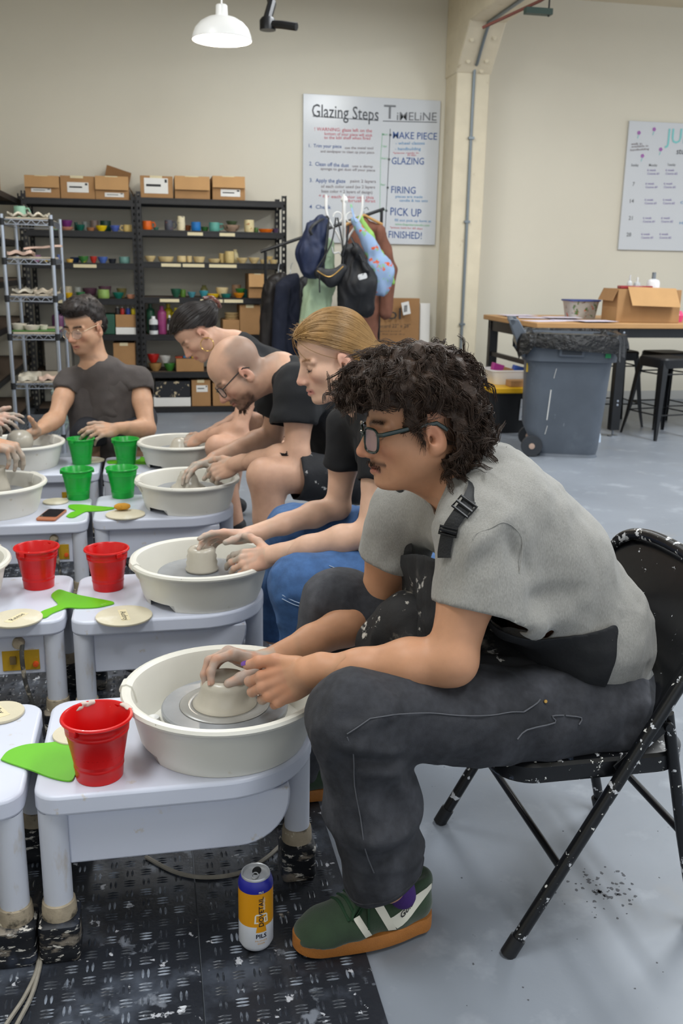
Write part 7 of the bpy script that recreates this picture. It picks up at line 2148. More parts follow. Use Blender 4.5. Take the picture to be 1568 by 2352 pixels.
# ---- person 1: hair, glasses
def hair_from(H, vol, name, parent, off, mat, n, length, curl, turns, rad, seg=13, crown=(-0.03, 0, 0.17), lump=0.006, vox=0.006, keep=None, seed=5, lift=0.004, flow=None, cap_disp=None, spread=1.0, clump=1, width=0.003, bendk=4.0):
    """curly or wavy hair: a lumpy under-volume plus strands flowing away from the crown"""
    V, Q = blob(vol, vox, sm=1, disp=(lambda P: lump * vnoise(P, 38, 3) + lump * 0.6 * vnoise(P, 80, 4)) if cap_disp is None else cap_disp)
    N = vnormals(V, Q)
    L = H.loc(V)
    if keep is not None:
        km = keep(L)
        Qk = Q[km[Q].all(1)]
    else:
        km = np.ones(len(V), bool)
        Qk = Q
    rg = np.random.default_rng(seed)
    cand = np.where(km)[0]
    ids = rg.choice(cand, n // clump + 1)
    cr = H.w(*crown)
    st = {}
    def path(i):
        c_ = i // clump
        if i % clump == 0:
            st.update(k=ids[c_], j=rg.normal(0, 0.35 * spread, 3), ln=length * rg.uniform(0.6, 1.3) * H.s, ph=rg.uniform(0, 6.28), rc=curl * rg.uniform(0.6, 1.4), tw=turns * rg.uniform(0.8, 1.2) * 2 * math.pi, bd=rg.normal())
        k = st['k']
        p, nn = V[k], N[k]
        f = (p - cr) if flow is None else flow(L[k], p)
        f = f + st['j'] * np.linalg.norm(f)
        t = f - nn * (f @ nn)
        t /= max(np.linalg.norm(t), 1e-9)
        b = np.cross(nn, t)
        ln = st['ln'] * rg.uniform(0.85, 1.1)
        s_ = np.linspace(0, 1, seg)
        ph = st['ph'] + rg.normal(0, 0.25)
        rc = st['rc'] * np.minimum(1, s_ * 3)
        jit = rg.normal(0, width, 2)
        sp_ = 1 - 0.45 * s_
        P = p - nn * 0.007 + np.outer(s_ * ln, t) + np.outer(lift * np.sin(s_ * 2.6) + rc * np.cos(ph + st['tw'] * s_) + jit[0] * sp_ - s_ ** 2 * ln * ln * bendk, nn) + np.outer(rc * np.sin(ph + st['tw'] * s_) + jit[1] * sp_ + 0.010 * (s_ ** 2) * st['bd'], b)
        if keep is not None:
            ok = keep(H.loc(P[seg // 2:]))
            if ok.mean() < 0.7: return None
        return P
    SV, SQ = strands(n, None, path, seg, rad, rad * 0.45)
    V2, Q2 = merge_vq([(V, Qk), (SV, SQ)])
    o = mesh_vq(name, V2, Q2, mat, parent, off)
    return o
m_hair1 = M('dark_brown_hair', '#35261c', 0.5, var=0.35, vscale=60, spec=0.35, bump=0.5, bscale=260, stretch=(1, 1, 1))
E1 = lambda c, r, k=0.02: Ell(H1.w(*c), np.array(r) * H1.s, H1.R, k)
vol1 = [E1((-0.012, 0, 0.064), (0.104, 0.086, 0.088)), E1((0.060, 0.0, 0.086), (0.055, 0.074, 0.048), 0.03), E1((0.095, 0.0, 0.074), (0.034, 0.062, 0.030), 0.03), E1((-0.078, 0, 0.012), (0.052, 0.076, 0.080), 0.03), E1((-0.080, 0, -0.060), (0.040, 0.060, 0.050), 0.03), E1((-0.105, 0, -0.03), (0.028, 0.052, 0.05), 0.03)]
for y in (-1, 1):
    vol1 += [Cap(H1.w(0.035, y * 0.076, 0.04), H1.w(0.018, y * 0.078, -0.002), 0.012, 0.006, k=0.02), Ell(H1.w(-0.05, y * 0.07, -0.03), np.array((0.03, 0.018, 0.05)) * H1.s, H1.R, 0.02)]
def keep1(L):
    x, y, z = L.T
    ear = ((x + 0.012) / 0.033) ** 2 + ((z + 0.014) / 0.044) ** 2 < 1
    face = (x > 0.030) & (z < 0.048 + 0.10 * np.maximum(0, 0.09 - x) * 0 - 0.5 * np.maximum(0, 0.055 - x)) & ~((x < 0.048) & (np.abs(y) > 0.055) & (z > -0.012))
    return ~(ear & (np.abs(y) > 0.06)) & ~face & ~((x > -0.012) & (z < -0.02)) & ~((x > 0.020) & (z < 0.0))
hair_from(H1, vol1, 'hair', P1, O1, m_hair1, 13000, 0.058, 0.0055, 1.2, 0.00085, 10, keep=keep1, lump=0.010, clump=13, width=0.0036, lift=0.006, spread=0.8, cap_disp=lambda P: 0.007 * (1 - 2 * np.abs(vnoise(P + 0.01 * np.stack([vnoise(P, 25, 91), vnoise(P, 25, 92), vnoise(P, 25, 93)], 1), 42, 94))) + 0.003 * vnoise(P, 110, 95))
# moustache and sideburn hairs
def tufts(H, parent, off, mat, rows, n, ln, rad, name, seed=3):
    rg = np.random.default_rng(seed)
    def path(i):
        a, b, d = rows[rg.integers(len(rows))]
        t = rg.uniform()
        p = H.w(*(np.array(a) * (1 - t) + np.array(b) * t + rg.normal(0, 0.0016, 3)))
        dd = np3(d) + rg.normal(0, 0.25, 3)
        dv = dd[0] * H.f + dd[1] * H.l + dd[2] * H.u
        s_ = np.linspace(0, 1, 4)[:, None]
        return p + dv * s_ * ln * rg.uniform(0.6, 1.3) * H.s
    v, q = strands(n, None, path, 4, rad, rad * 0.4)
    o = mesh_vq(name, v, q, mat, parent, off)
    o['kind'] = 'stuff'
    return o
rows = []
for y in (-1, 1):
    rows += [((0.1025, y * 0.003, -0.0575), (0.089, y * 0.026, -0.068), (0.35, y * 0.5, -0.9)), ((0.1025, y * 0.003, -0.060), (0.089, y * 0.028, -0.071), (0.3, y * 0.6, -0.8))]
tufts(H1, P1, O1, m_hair1, rows, 150, 0.007, 0.0004, 'moustache')
tufts(H1, P1, O1, m_hair1, [((0.022, y * 0.0785, 0.02), (0.012, y * 0.080, -0.022), (0.2, y * 0.25, -1.0)) for y in (-1, 1)], 240, 0.016, 0.0005, 'sideburn')
tufts(H1, P1, O1, m_hair1, [((0.090, y * 0.014, 0.021), (0.078, y * 0.048, 0.020), (0.2, y * 0.9, 0.15)) for y in (-1, 1)], 200, 0.009, 0.0004, 'eyebrows')
glasses(H1, P1, O1, '#0c2420', '#c9c3d6', 0.0026, -0.010, 0.0265, 0.0225, 3.6, 0.006, (0.0040, 0.0020), tint=0.28, x0=0.107)
# ================================================================== person 2: blonde woman
P2 = thing('person', 'blonde woman in a black T-shirt and blue jeans shaping a small pot', 'person', (0.95, 2.50, 0.392))
O2 = (0.95, 2.50, 0.392)
YC2 = 2.52
p_ = math.radians(18)
H2 = Frame((0, 0, 0), (-math.cos(p_), -0.10, -math.sin(p_)), (-math.sin(p_), 0, math.cos(p_)), 0.92)
H2.o = J(793, 833, 2.42) - H2.s * (-0.012 * H2.f + 0.080 * H2.l - 0.014 * H2.u)
neck2 = J(850, 920, YC2)
sh2L, sh2R = J(885, 1010, 2.36), J(800, 985, 2.68)
el2L, wr2L = J(850, 1225, 2.30), J(622, 1275, 2.42)
el2R, wr2R = J(775, 1165, 2.70), J(575, 1228, 2.60)
hip2L, hip2R = np.array((0.98, 2.40, 0.475)), np.array((0.98, 2.62, 0.475))
kn2L, kn2R = J(690, 1345, 2.28), J(670, 1215, 2.80)
an2L, an2R = np.array((0.42, 2.30, 0.09)), np.array((0.36, 2.86, 0.09))
c2u, c2m, c2l = J(905, 1010, YC2), J(980, 1120, YC2), J(1040, 1220, YC2)
pel2 = (hip2L + hip2R) / 2
H2L = Hand(wr2L, J(545, 1292, 2.47) - wr2L, (0.0, -0.72, 0.70), 'L', [(10, 22, 14), (14, 22, 14), (18, 24, 15), (22, 26, 16)], 4.0, [(0.62, 0.76, 0.10), (0.80, 0.58, 0.0), (0.90, 0.42, -0.05)], 0.93, 'a')
H2R = Hand(wr2R, J(500, 1232, 2.58) - wr2R, (-0.1, 0.55, 0.80), 'R', [(4, 14, 10), (14, 26, 16), (22, 32, 18), (28, 36, 20)], 5.0, [(0.70, 0.60, -0.38), (0.85, 0.35, -0.35), (0.92, 0.2, -0.3)], 0.93, 'b')
b2 = head_prims(H2, nose=0.92, jaw=0.94, fem=0.8, lips=1.1)
b2 += [Cap(H2.w(-0.03, 0, -0.05), neck2, 0.046, 0.050, k=0.03), Cap(H2.w(0.015, 0, -0.075), neck2 + (-0.03, 0, 0), 0.038, 0.042, k=0.03), Cap(neck2, c2u, 0.05, 0.09, k=0.04), Cap(c2u, c2m, 0.09, 0.09, (0, 1, 0), 0.75, k=0.05), Cap(c2m, c2l, 0.09, 0.09, (0, 1, 0), 0.8, k=0.05), Cap(c2l, pel2, 0.09, 0.10, (0, 1, 0), 0.8, k=0.05), Cap(neck2, sh2L, 0.038, 0.042, k=0.04), Cap(neck2, sh2R, 0.038, 0.042, k=0.04)]
b2 += arm_prims(sh2L, el2L, wr2L, 0.043, 0.035, 0.0245) + arm_prims(sh2R, el2R, wr2R, 0.043, 0.035, 0.0245)
b2 += [Cap(hip2L, kn2L, 0.07, 0.05, k=0.03), Cap(kn2L, an2L, 0.05, 0.035, k=0.03), Cap(hip2R, kn2R, 0.07, 0.05, k=0.03), Cap(kn2R, an2R, 0.05, 0.035, k=0.03)]
b2 += H2L.prims() + H2R.prims()
def clay_hands(C, V, hands, amt, col='#a69c90', full=0.5):
    for h in hands:
        Q = h.loc(V)
        near = (np.abs(Q[:, 0] - 0.11) < 0.105) & (np.abs(Q[:, 1]) < 0.1) & (np.abs(Q[:, 2]) < 0.11)
        m = near * np.clip(amt * (full * sm01(Q[:, 0], 0.04, 0.13) + 0.7 * sm01(-Q[:, 2], 0.0, 0.02)) * (0.7 + 0.6 * vnoise(V, 60, 4)) + amt * 0.4 * sm01(vnoise(V, 45, 9), 0.05, 0.3), 0, 0.92)
        C = mixc(C, col, m)
    return C
def col2(V):
    C = np.tile(np.array(srgb('#d0a890')), (len(V), 1)) * (1 + 0.04 * vnoise(V, 30, 2)[:, None])
    C = face_colors(C, V, H2, lip='#b5706a', brow='#8a5f3c', blush='#cf8d7c', lash='#4a3830', browth=0.8)
    L = H2.loc(V)
    C = mixc(C, '#a07c50', sm01(L[:, 2], 0.06, 0.08) * (np.linalg.norm(L, axis=1) < 0.2) * 0.8)
    C = mixc(C, '#c98a78', 0.25 * sum(((np.abs(h.loc(V)[:, 0] - 0.1) < 0.09) & (np.abs(h.loc(V)[:, 2]) < 0.1) & (np.abs(h.loc(V)[:, 1]) < 0.08)).astype(float) for h in (H2L, H2R)).clip(0, 1))
    return clay_hands(C, V, (H2L, H2R), 0.75)
fine = [(H2.o - 0.14, H2.o + 0.15, 0.0028)] + [(h.block()[0] - 0.012, h.block()[1] + 0.012, 0.0026) for h in (H2L, H2R)]
build_body('body', b2, fine, 0.0085, P2, O2, col2, m_skin)
m_tee2 = M('black_cotton', '#141519', 0.85, var=0.15, vscale=10, bump=0.25, bscale=200, bdist=0.002, spots=(('#5b5d63', 30, 0.70, 0.03, None, 0.6),))
def tee_build(P, O, neck_, cu, cm, cl, pel_, sL, sR, cufL, cufR, eL, eR, mat, tr=0.105, sr=0.064, wy=0.72, vox=0.009, nk=None, nn=None, nrad=0.075, disp=None, folds=(), name='t_shirt', low=0.11):
    nL_, nR_ = unit(eL - sL), unit(eR - sR)
    pr = [Cap(neck_ + (0.02, 0, -0.02), cu, 0.07, tr, k=0.05), Cap(cu, cm, tr, tr, (0, 1, 0), wy, k=0.05), Cap(cm, cl, tr, tr * 1.02, (0, 1, 0), wy, k=0.05), Cap(cl, pel_ + (0, 0, 0.03), tr * 1.02, low, (0, 1, 0), wy, k=0.05),
          Cap(neck_ + (0.02, 0, -0.025), sL, 0.05, sr, k=0.05), Cap(neck_ + (0.02, 0, -0.025), sR, 0.05, sr, k=0.05), Cap(sL, cufL + nL_ * 0.03, sr, sr * 1.06, k=0.035), Cap(sR, cufR + nR_ * 0.03, sr, sr * 1.06, k=0.035), Plane(cufL, nL_, 0.11), Plane(cufR, nR_, 0.11)]
    tk_ = tee_kill([(cufL, nL_, 0.11), (cufR, nR_, 0.11)])
    def kl(V, N):
        k = tk_(V, N)
        if nk is not None:
            d = V - nk
            r = d - np.outer(d @ unit(nn), unit(nn))
            k |= (np.linalg.norm(r, axis=1) < nrad) & (d @ unit(nn) > -0.03)
        return k
    dp = disp or (lambda Pq: 0.006 * (1 - 2 * np.abs(vnoise(Pq + 0.02 * np.stack([vnoise(Pq, 8, 1), vnoise(Pq, 8, 2), vnoise(Pq, 8, 3)], 1), 13, 44))) + 0.003 * vnoise(Pq, 30, 45))
    V, Q = blob(pr, vox, sm=2, folds=folds, disp=dp, kill=kl)
    return mesh_vq(name, V, Q, mat, P, O, None, 0.003), V, Q
cf2L, cf2R = J(872, 1112, 2.33), J(790, 1075, 2.685)
tee_build(P2, O2, neck2, c2u, c2m, c2l, pel2, sh2L, sh2R, cf2L, cf2R, el2L, el2R, m_tee2, 0.105, 0.060, nk=H2.w(-0.01, 0, -0.13), nn=H2.w(-0.03, 0, -0.05) - neck2, nrad=0.066)
m_jean2 = M('blue_denim', '#3c5d8c', 0.85, var=0.2, vscale=40, spots=(('#5f7fab', 5, 0.52, 0.2, None, 0.6), ('#2b4a7a', 7, 0.6, 0.15, None, 0.5)), bump=0.3, bscale=350, bdist=0.0015)
def legs(P, O, hL, hR, kL, kR, aL, aR, pel_, mat, r=(0.09, 0.074, 0.07, 0.062), vox=0.009, name='jeans', seed=61, hem=None):
    pr = []
    for h, k, a in ((hL, kL, aL), (hR, kR, aR)):
        pr += [Cap(h, (h + k) / 2, r[0], r[1] * 1.04, k=0.03), Cap((h + k) / 2, k, r[1] * 1.04, r[1], k=0.03)]
        if hem is None: pr += [Cap(k, (k + a) / 2, r[1], r[2], k=0.03), Cap((k + a) / 2, a, r[2], r[3], k=0.03), Plane(a, a - k, 0.12)]
        else:
            e = h + (k - h) * hem
            pr[-1] = Cap((h + k) / 2, e + unit(k - h) * 0.03, r[1] * 1.04, r[1] * 1.08, k=0.03)
            pr += [Plane(e, k - h, 0.19)]
    pr += [Cap(pel_ + (0.02, -0.05, 0.01), pel_ + (0.02, 0.05, 0.01), 0.10, 0.10, k=0.05)]
    kl = None
    if hem is not None: kl = tee_kill([(hL + (kL - hL) * hem, kL - hL, 0.16), (hR + (kR - hR) * hem, kR - hR, 0.16)])
    V, Q = blob(pr, vox, sm=2, disp=lambda Pq: 0.005 * (1 - 2 * np.abs(vnoise(Pq, 15, seed))) + 0.002 * vnoise(Pq, 40, seed + 1), kill=kl)
    V[:, 2] = np.where((V[:, 2] < 0.3915) & (V[:, 0] > pel_[0] - 0.25), 0.3915, V[:, 2])
    return mesh_vq(name, V, Q, mat, P, O, None, 0.003), V
o, JV2 = legs(P2, O2, hip2L, hip2R, kn2L, kn2R, an2L, an2R, pel2, m_jean2, (0.092, 0.078, 0.072, 0.066))
for pts in ([(640, 1372), (690, 1385), (740, 1392), (790, 1385)], [(640, 1376), (690, 1389), (740, 1396), (790, 1389)], [(770, 1275), (790, 1300), (800, 1330)]):
    q = [a + np.array((0, -0.002, 0.001)) for a in snap(JV2, [J(*p, 2.20) for p in pts])]
    MB().tube(spline(q, 4), 0.0012, 5).build('stitching', M('pale_stitching', '#9fb0c6', 0.8), P2, off=O2)
# lap apron of person 2
lv, lq = blob([Cap(hip2L + (-0.05, 0.05, 0.05), (hip2L + kn2L) / 2 + (0.02, 0.05, 0.035), 0.09, 0.075, k=0.05), Cap(hip2R + (-0.05, -0.03, 0.05), (hip2R + kn2R) / 2 + (-0.02, -0.02, 0.03), 0.09, 0.08, k=0.05), Cap(c2l + (-0.07, 0, 0), pel2 + (-0.14, 0, 0.06), 0.07, 0.07, (0, 1, 0), 0.7, k=0.05)], 0.010, sm=2, disp=lambda P: 0.010 * (1 - 2 * np.abs(vnoise(P, 12, 73))) + 0.004 * vnoise(P, 35, 74), kill=lambda V, N: (V[:, 2] < 0.47))
mesh_vq('apron', lv, lq, MATS['clay_smeared_apron'], P2, O2, None, 0.002)
# smooth pulled-back blonde hair
m_hair2 = M('blonde_hair', '#9a7748', 0.42, var=0.28, vscale=14, stretch=(1, 1, 1), spec=0.5, bump=0.2, bscale=120)
E2 = lambda c, r, k=0.02: Ell(H2.w(*c), np.array(r) * H2.s, H2.R, k)
vol2 = [E2((-0.016, 0, 0.046), (0.110, 0.086, 0.094)), E2((-0.090, 0, -0.005), (0.045, 0.060, 0.055), 0.03), E2((-0.125, 0, -0.03), (0.032, 0.034, 0.032), 0.02), E2((0.045, 0, 0.068), (0.050, 0.066, 0.045), 0.02)]
def hairline2(L):
    x, y, z = L.T
    zl = 0.062 - 0.9 * np.maximum(0, 0.078 - x) * (x > -0.0) - 0.05 * 0
    zl = np.where(x > 0.070, 0.084, np.where(x > -0.01, 0.084 - (0.070 - x) * 0.80, 0.020 - (-0.01 - x) * 1.1))
    return (z > np.maximum(zl, -0.055)) & ~((((x + 0.012) / 0.026) ** 2 + ((z + 0.014) / 0.036) ** 2 < 1) & (np.abs(y) > 0.05))
bun2 = H2.w(-0.135, 0, -0.035)
def smooth_hair(H, vol, bun, name, parent, off, mat, keep, n, rad, seed, seg=16, vox=0.005, wave=0.0012, front=0.09):
    """hair combed from the hairline over the head to a knot"""
    V, Q = blob(vol, vox, sm=2)
    N = vnormals(V, Q)
    L = H.loc(V)
    km = keep(L)
    Qk = Q[km[Q].all(1)]
    rg = np.random.default_rng(seed)
    ids = rg.choice(np.where(km)[0], n)
    KV, KN = V, N
    def path(i):
        k = ids[i]
        p = V[k].copy()
        out = []
        amp = rg.uniform(0.2, 1.0) * 0.0016
        for j in range(seg):
            out.append(p + KN[k] * (0.0006 + amp))
            d = bun - p
            dn = np.linalg.norm(d)
            if dn < 0.015: break
            t = d - KN[k] * (d @ KN[k])
            t /= max(np.linalg.norm(t), 1e-9)
            p = p + t * min(0.010, dn)
            k = np.argmin(((KV - p) ** 2).sum(1))
            p = KV[k] + (p - KV[k]) - KN[k] * ((p - KV[k]) @ KN[k])
        return np.array(out) if len(out) > 3 else None
    SV, SQ = strands(n, None, path, seg, rad, rad * 0.7)
    rg2 = np.random.default_rng(seed + 1)
    front_ids = np.where(km & (L[:, 0] > front * 0.4))[0]
    def stray(i):
        k = rg2.choice(front_ids)
        t = rg2.normal(0, 1, 3)
        s_ = np.linspace(0, 1, 6)[:, None]
        return V[k] + (N[k] * 0.5 + t * 0.25 - H.u * 0.05) * s_ * rg2.uniform(0.008, 0.028) + H.f * 0.006 * s_ ** 2
    S2, Q2 = strands(60, None, stray, 6, rad * 0.55, rad * 0.3)
    VV, QQ = merge_vq([(V, Qk), (SV, SQ), (S2, Q2)])
    return mesh_vq(name, VV, QQ, mat, parent, off)
smooth_hair(H2, vol2, bun2, 'hair', P2, O2, m_hair2, hairline2, 2200, 0.0011, 4)
tufts(H2, P2, O2, M('light_brown_brow', '#7d5a3a', 0.6), [((0.090, y * 0.014, 0.020), (0.078, y * 0.046, 0.020), (0.2, y * 0.9, 0.05)) for y in (-1, 1)], 110, 0.008, 0.0004, 'eyebrows')
tufts(H2, P2, O2, M('eyelash', '#3a2c26', 0.6), [((0.083, y * 0.018, -0.010), (0.080, y * 0.046, -0.010), (0.8, y * 0.3, -0.5)) for y in (-1, 1)], 90, 0.007, 0.0004, 'eyelashes')
for (x, z, r_) in ((-0.004, -0.046, 0.0042), (-0.014, -0.034, 0.0022)):
    c_ = H2.w(x, 0.0875, z)
    MB().lathe([(0, -r_), (r_ * 0.7, -r_ * 0.7), (r_, 0), (r_ * 0.7, r_ * 0.7), (0, r_)], 12, tuple(c_)).build('earring', M('pearl', '#d9d4cc', 0.2, coat=0.5), P2, off=O2)
# ================================================================== the people farther back
m_shoe = M('dark_shoe', '#2a2a2d', 0.6)
def simple_shoe(P, O, an, d, mat=None):
    an, d = np3(an), unit((d[0], d[1], 0))
    g = np.array((an[0], an[1], 0.0095))
    l = np.cross((0, 0, 1), d)
    pr = [Cap(g - d * 0.04 + (0, 0, 0.035), g + d * 0.10 + (0, 0, 0.032), 0.040, 0.036, l, 0.95), Cap(g + d * 0.10 + (0, 0, 0.03), g + d * 0.17 + (0, 0, 0.026), 0.036, 0.026, l, 0.8), Cap(g + (0, 0, 0.05), g + (0, 0, 0.10), 0.038, 0.038), Plane(g, (0, 0, -1), 0.4)]
    v, q = blob(pr, 0.008)
    mesh_vq('shoe', v, q, mat or m_shoe, P, O)
def low_stool(label, x, y):
    t = thing('low_stool', label, 'stool', (x, y, 0), group='low stools behind the wheels')
    MB().lathe([(0, 0.39), (0.15, 0.39), (0.158, 0.384), (0.158, 0.366), (0.15, 0.36), (0, 0.36)], 32).build('seat', m_black, t)
    for k in range(4):
        a = k * math.pi / 2 + 0.78
        MB().tube([(0.10 * math.cos(a), 0.10 * math.sin(a), 0.36), (0.16 * math.cos(a), 0.16 * math.sin(a), 0.0)], 0.012, 8).build('leg', m_black, t)
    MB().tube([(0.135 * math.cos(a), 0.135 * math.sin(a), 0.15) for a in [i * math.pi / 12 for i in range(24)]], 0.006, 6, closed=True).build('ring', m_black, t)
    return t
def figure(label, O, H, neck_, cu, cm, cl, hips, knees, ankles, shs, els, wrs, hands, colf, tee_mat, cuffs, leg_mat, hem=None, s=1.0, female=0.0, vox=0.011, headkw=None, nrad=0.075, trr=0.115, sr=0.066, wy=0.72, torso_dir=None, legs_r=(0.095, 0.08, 0.074, 0.066), shoe_dir=(-1, 0, 0), ear=True, hv=0.0035, hev=0.0035, legname='jeans'):
    P = thing('person', label, 'person', O)
    pel_ = (hips[0] + hips[1]) / 2
    pr = head_prims(H, ear=ear, **(headkw or {}))
    pr += [Cap(H.w(-0.03, 0, -0.05), neck_, 0.052 * s, 0.056 * s, k=0.03), Cap(H.w(0.015, 0, -0.075), neck_ + H.f * 0.03, 0.042 * s, 0.046 * s, k=0.03), Cap(neck_, cu, 0.055, 0.09, k=0.04), Cap(cu, cm, 0.092 * s, 0.092 * s, (0, 1, 0), wy + 0.05, k=0.05), Cap(cm, cl, 0.092 * s, 0.092 * s, (0, 1, 0), wy + 0.05, k=0.05), Cap(cl, pel_, 0.092 * s, 0.10 * s, (0, 1, 0), wy + 0.05, k=0.05)]
    for i in (0, 1):
        pr += [Cap(neck_, shs[i], 0.04 * s, 0.046 * s, k=0.04)] + arm_prims(shs[i], els[i], wrs[i], 0.048 * s, 0.039 * s, 0.0265 * s)
        pr += [Cap(hips[i], knees[i], 0.074 * s, 0.056 * s, k=0.03), Cap(knees[i], knees[i] + (ankles[i] - knees[i]) * 0.35, 0.056 * s, 0.054 * s, k=0.03), Cap(knees[i] + (ankles[i] - knees[i]) * 0.35, ankles[i], 0.054 * s, 0.036 * s, k=0.03)]
    for h in hands: pr += h.prims()
    fine = [(H.o - 0.15, H.o + 0.15, hev)] + [(h.block()[0] - 0.012, h.block()[1] + 0.012, hv) for h in hands]
    build_body('body', pr, fine, vox, P, O, colf, m_skin)
    tee_build(P, O, neck_, cu, cm, cl, pel_, shs[0], shs[1], cuffs[0], cuffs[1], els[0], els[1], tee_mat, trr * s, sr * s, wy, vox * 0.95, nk=H.w(-0.01, 0, -0.135), nn=H.w(-0.03, 0, -0.05) - neck_, nrad=nrad)
    legs(P, O, hips[0], hips[1], knees[0], knees[1], ankles[0], ankles[1], pel_, leg_mat, legs_r, vox, legname, hem=hem)
    for a in ankles: simple_shoe(P, O, a, shoe_dir)
    return P
A3 = np.array
# ---- person 3: bald man, black tee
O3 = (1.02, 3.45, 0.392)
p_ = math.radians(43)
H3 = Frame((0, 0, 0), (-math.cos(p_), -0.12, -math.sin(p_)), (-math.sin(p_), 0, math.cos(p_)), 0.98)
H3.o = J(566, 858, 3.38) - H3.s * (-0.012 * H3.f + 0.080 * H3.l - 0.014 * H3.u)
nk3 = J(645, 850, 3.47)
sh3 = [J(688, 895, 3.29), J(650, 875, 3.66)]
el3 = [J(682, 1042, 3.24), J(625, 1000, 3.72)]
wr3 = [J(540, 1066, 3.40), J(495, 1052, 3.62)]
h3 = [Hand(wr3[0], J(478, 1092, 3.46) - wr3[0], (0.0, -0.75, 0.65), 'L', [(25, 45, 28), (32, 48, 28), (38, 50, 30), (44, 52, 30)], 3.0, [(0.82, 0.55, 0.05), (0.95, 0.25, 0.0), (0.97, 0.1, -0.05)], 1.02, 'c'),
      Hand(wr3[1], J(430, 1078, 3.56) - wr3[1], (-0.25, 0.05, 0.97), 'R', [(14, 22, 14), (18, 24, 15), (22, 26, 16), (26, 28, 16)], 6.0, [(0.74, 0.58, -0.34), (0.85, 0.3, -0.4), (0.9, 0.12, -0.4)], 1.02, 'd')]
hp3 = [A3((1.05, 3.33, 0.48)), A3((1.05, 3.57, 0.48))]
kn3 = [J(608, 1092, 3.20), A3((0.50, 3.78, 0.50))]
an3 = [A3((0.43, 3.22, 0.09)), A3((0.45, 3.86, 0.09))]
def col3(V):
    C = np.tile(np.array(srgb('#c39a82')), (len(V), 1)) * (1 + 0.05 * vnoise(V, 30, 2)[:, None])
    C = face_colors(C, V, H3, lip='#a8685c', brow='#4a352a', blush='#c47a68', browth=1.0)
    L = H3.loc(V)
    x, y, z = L.T
    inh = np.linalg.norm(L, axis=1) < 0.19
    n = vnoise(V, 120, 6)
    bald = sm01(x, -0.03, 0.02) * sm01(z, 0.05, 0.075) + sm01(z, 0.095, 0.115)
    hairm = inh * sm01(-x, -0.035, -0.005) * sm01(z, -0.075, -0.03) * np.clip(1 - bald, 0, 1) * (np.abs(y) < 0.0785)
    C = mixc(C, '#6e6259', np.clip(hairm, 0, 1) * 0.6)
    beard = inh * sm01(-z, 0.05, 0.075) * sm01(x, 0.012, 0.035) * (z > -0.15) * (1 - np.exp(-((z + 0.0725) / 0.008) ** 4) * (np.abs(y) < 0.022)) + inh * np.exp(-((z + 0.058) / 0.008) ** 2) * sm01(x, 0.07, 0.085) * (np.abs(y) < 0.035)
    C = mixc(C, '#4a342a', np.clip(beard, 0, 1) * (0.78 + 0.15 * n))
    leg = sm01(-(V[:, 2]), -0.62, -0.5) * (V[:, 0] < 0.62) * (V[:, 2] < 0.62) * (np.abs(V[:, 1] - 3.5) < 0.45) * (V[:, 0] > 0.33)
    C = mixc(C, '#b0886f', leg * 0.4 * (0.6 + 0.5 * vnoise(V, 25, 3)))
    return clay_hands(C, V, h3, 0.9, full=0.75)
m_teeB = M('faded_black_jersey', '#17181b', 0.85, var=0.15, vscale=10, bump=0.25, bscale=160, bdist=0.002)
m_short = M('black_shorts', '#1c1d21', 0.85, var=0.2, vscale=12, spots=(('#b9b7b4', 26, 0.65, 0.03, None, 0.8), ('#5f5f64', 8, 0.6, 0.1, None, 0.5)), bump=0.3, bscale=120)
P3 = figure('bald bearded man in glasses, black T-shirt and black shorts bending over his wheel', O3, H3, nk3, J(735, 910, 3.47), J(795, 1000, 3.47), J(830, 1065, 3.47), hp3, kn3, an3, sh3, el3, wr3, h3, col3, m_teeB, [J(672, 978, 3.26), J(630, 945, 3.70)], m_short, hem=0.84, s=1.06, hv=0.0038, hev=0.0034, trr=0.125, sr=0.078, legname='shorts')
glasses(H3, P3, O3, '#17171a', '#b9bcc2', 0.0020, -0.008, 0.026, 0.020, 3.0, 0.004, (0.0022, 0.0014), tint=0.2, x0=0.104)
tufts(H3, P3, O3, M('brown_beard', '#4a3428', 0.6), [((0.088, 0.0, -0.122), (0.02, y * 0.058, -0.085), (0.25, y * 0.3, -0.9)) for y in (-1, 1)] + [((0.098, 0.0, -0.108), (0.05, y * 0.045, -0.098), (0.5, y * 0.4, -0.7)) for y in (-1, 1)], 900, 0.012, 0.0006, 'beard')
low_stool('low black stool under the bald man', 1.05, 3.45)
low_stool('low black stool under the blonde woman', 0.98, 2.51)
# ---- person 4: dark-haired woman with hoop earring
O4 = (0.92, 4.42, 0.392)
p_ = math.radians(48)
H4 = Frame((0, 0, 0), (-math.cos(p_), -0.12, -math.sin(p_)), (-math.sin(p_), 0, math.cos(p_)), 0.94)
H4.o = J(466, 765, 4.32) - H4.s * (-0.012 * H4.f + 0.080 * H4.l - 0.014 * H4.u)
nk4 = J(540, 790, 4.42)
sh4 = [J(585, 850, 4.24), J(560, 840, 4.58)]
el4 = [J(548, 985, 4.18), J(560, 960, 4.62)]
wr4 = [J(462, 1005, 4.30), J(470, 1000, 4.46)]
h4 = [Hand(wr4[0], J(420, 1018, 4.36) - wr4[0], (0.0, -0.6, 0.8), 'L', [(30, 45, 28), (36, 48, 28), (42, 50, 30), (46, 52, 30)], 3.0, [(0.8, 0.58, 0.0), (0.93, 0.3, -0.05), (0.96, 0.1, -0.1)], 0.95, 'e'),
      Hand(wr4[1], J(425, 1010, 4.42) - wr4[1], (-0.1, 0.3, 0.95), 'R', [(25, 40, 22), (30, 40, 22), (34, 42, 24), (38, 44, 24)], 3.0, None, 0.95, 'f')]
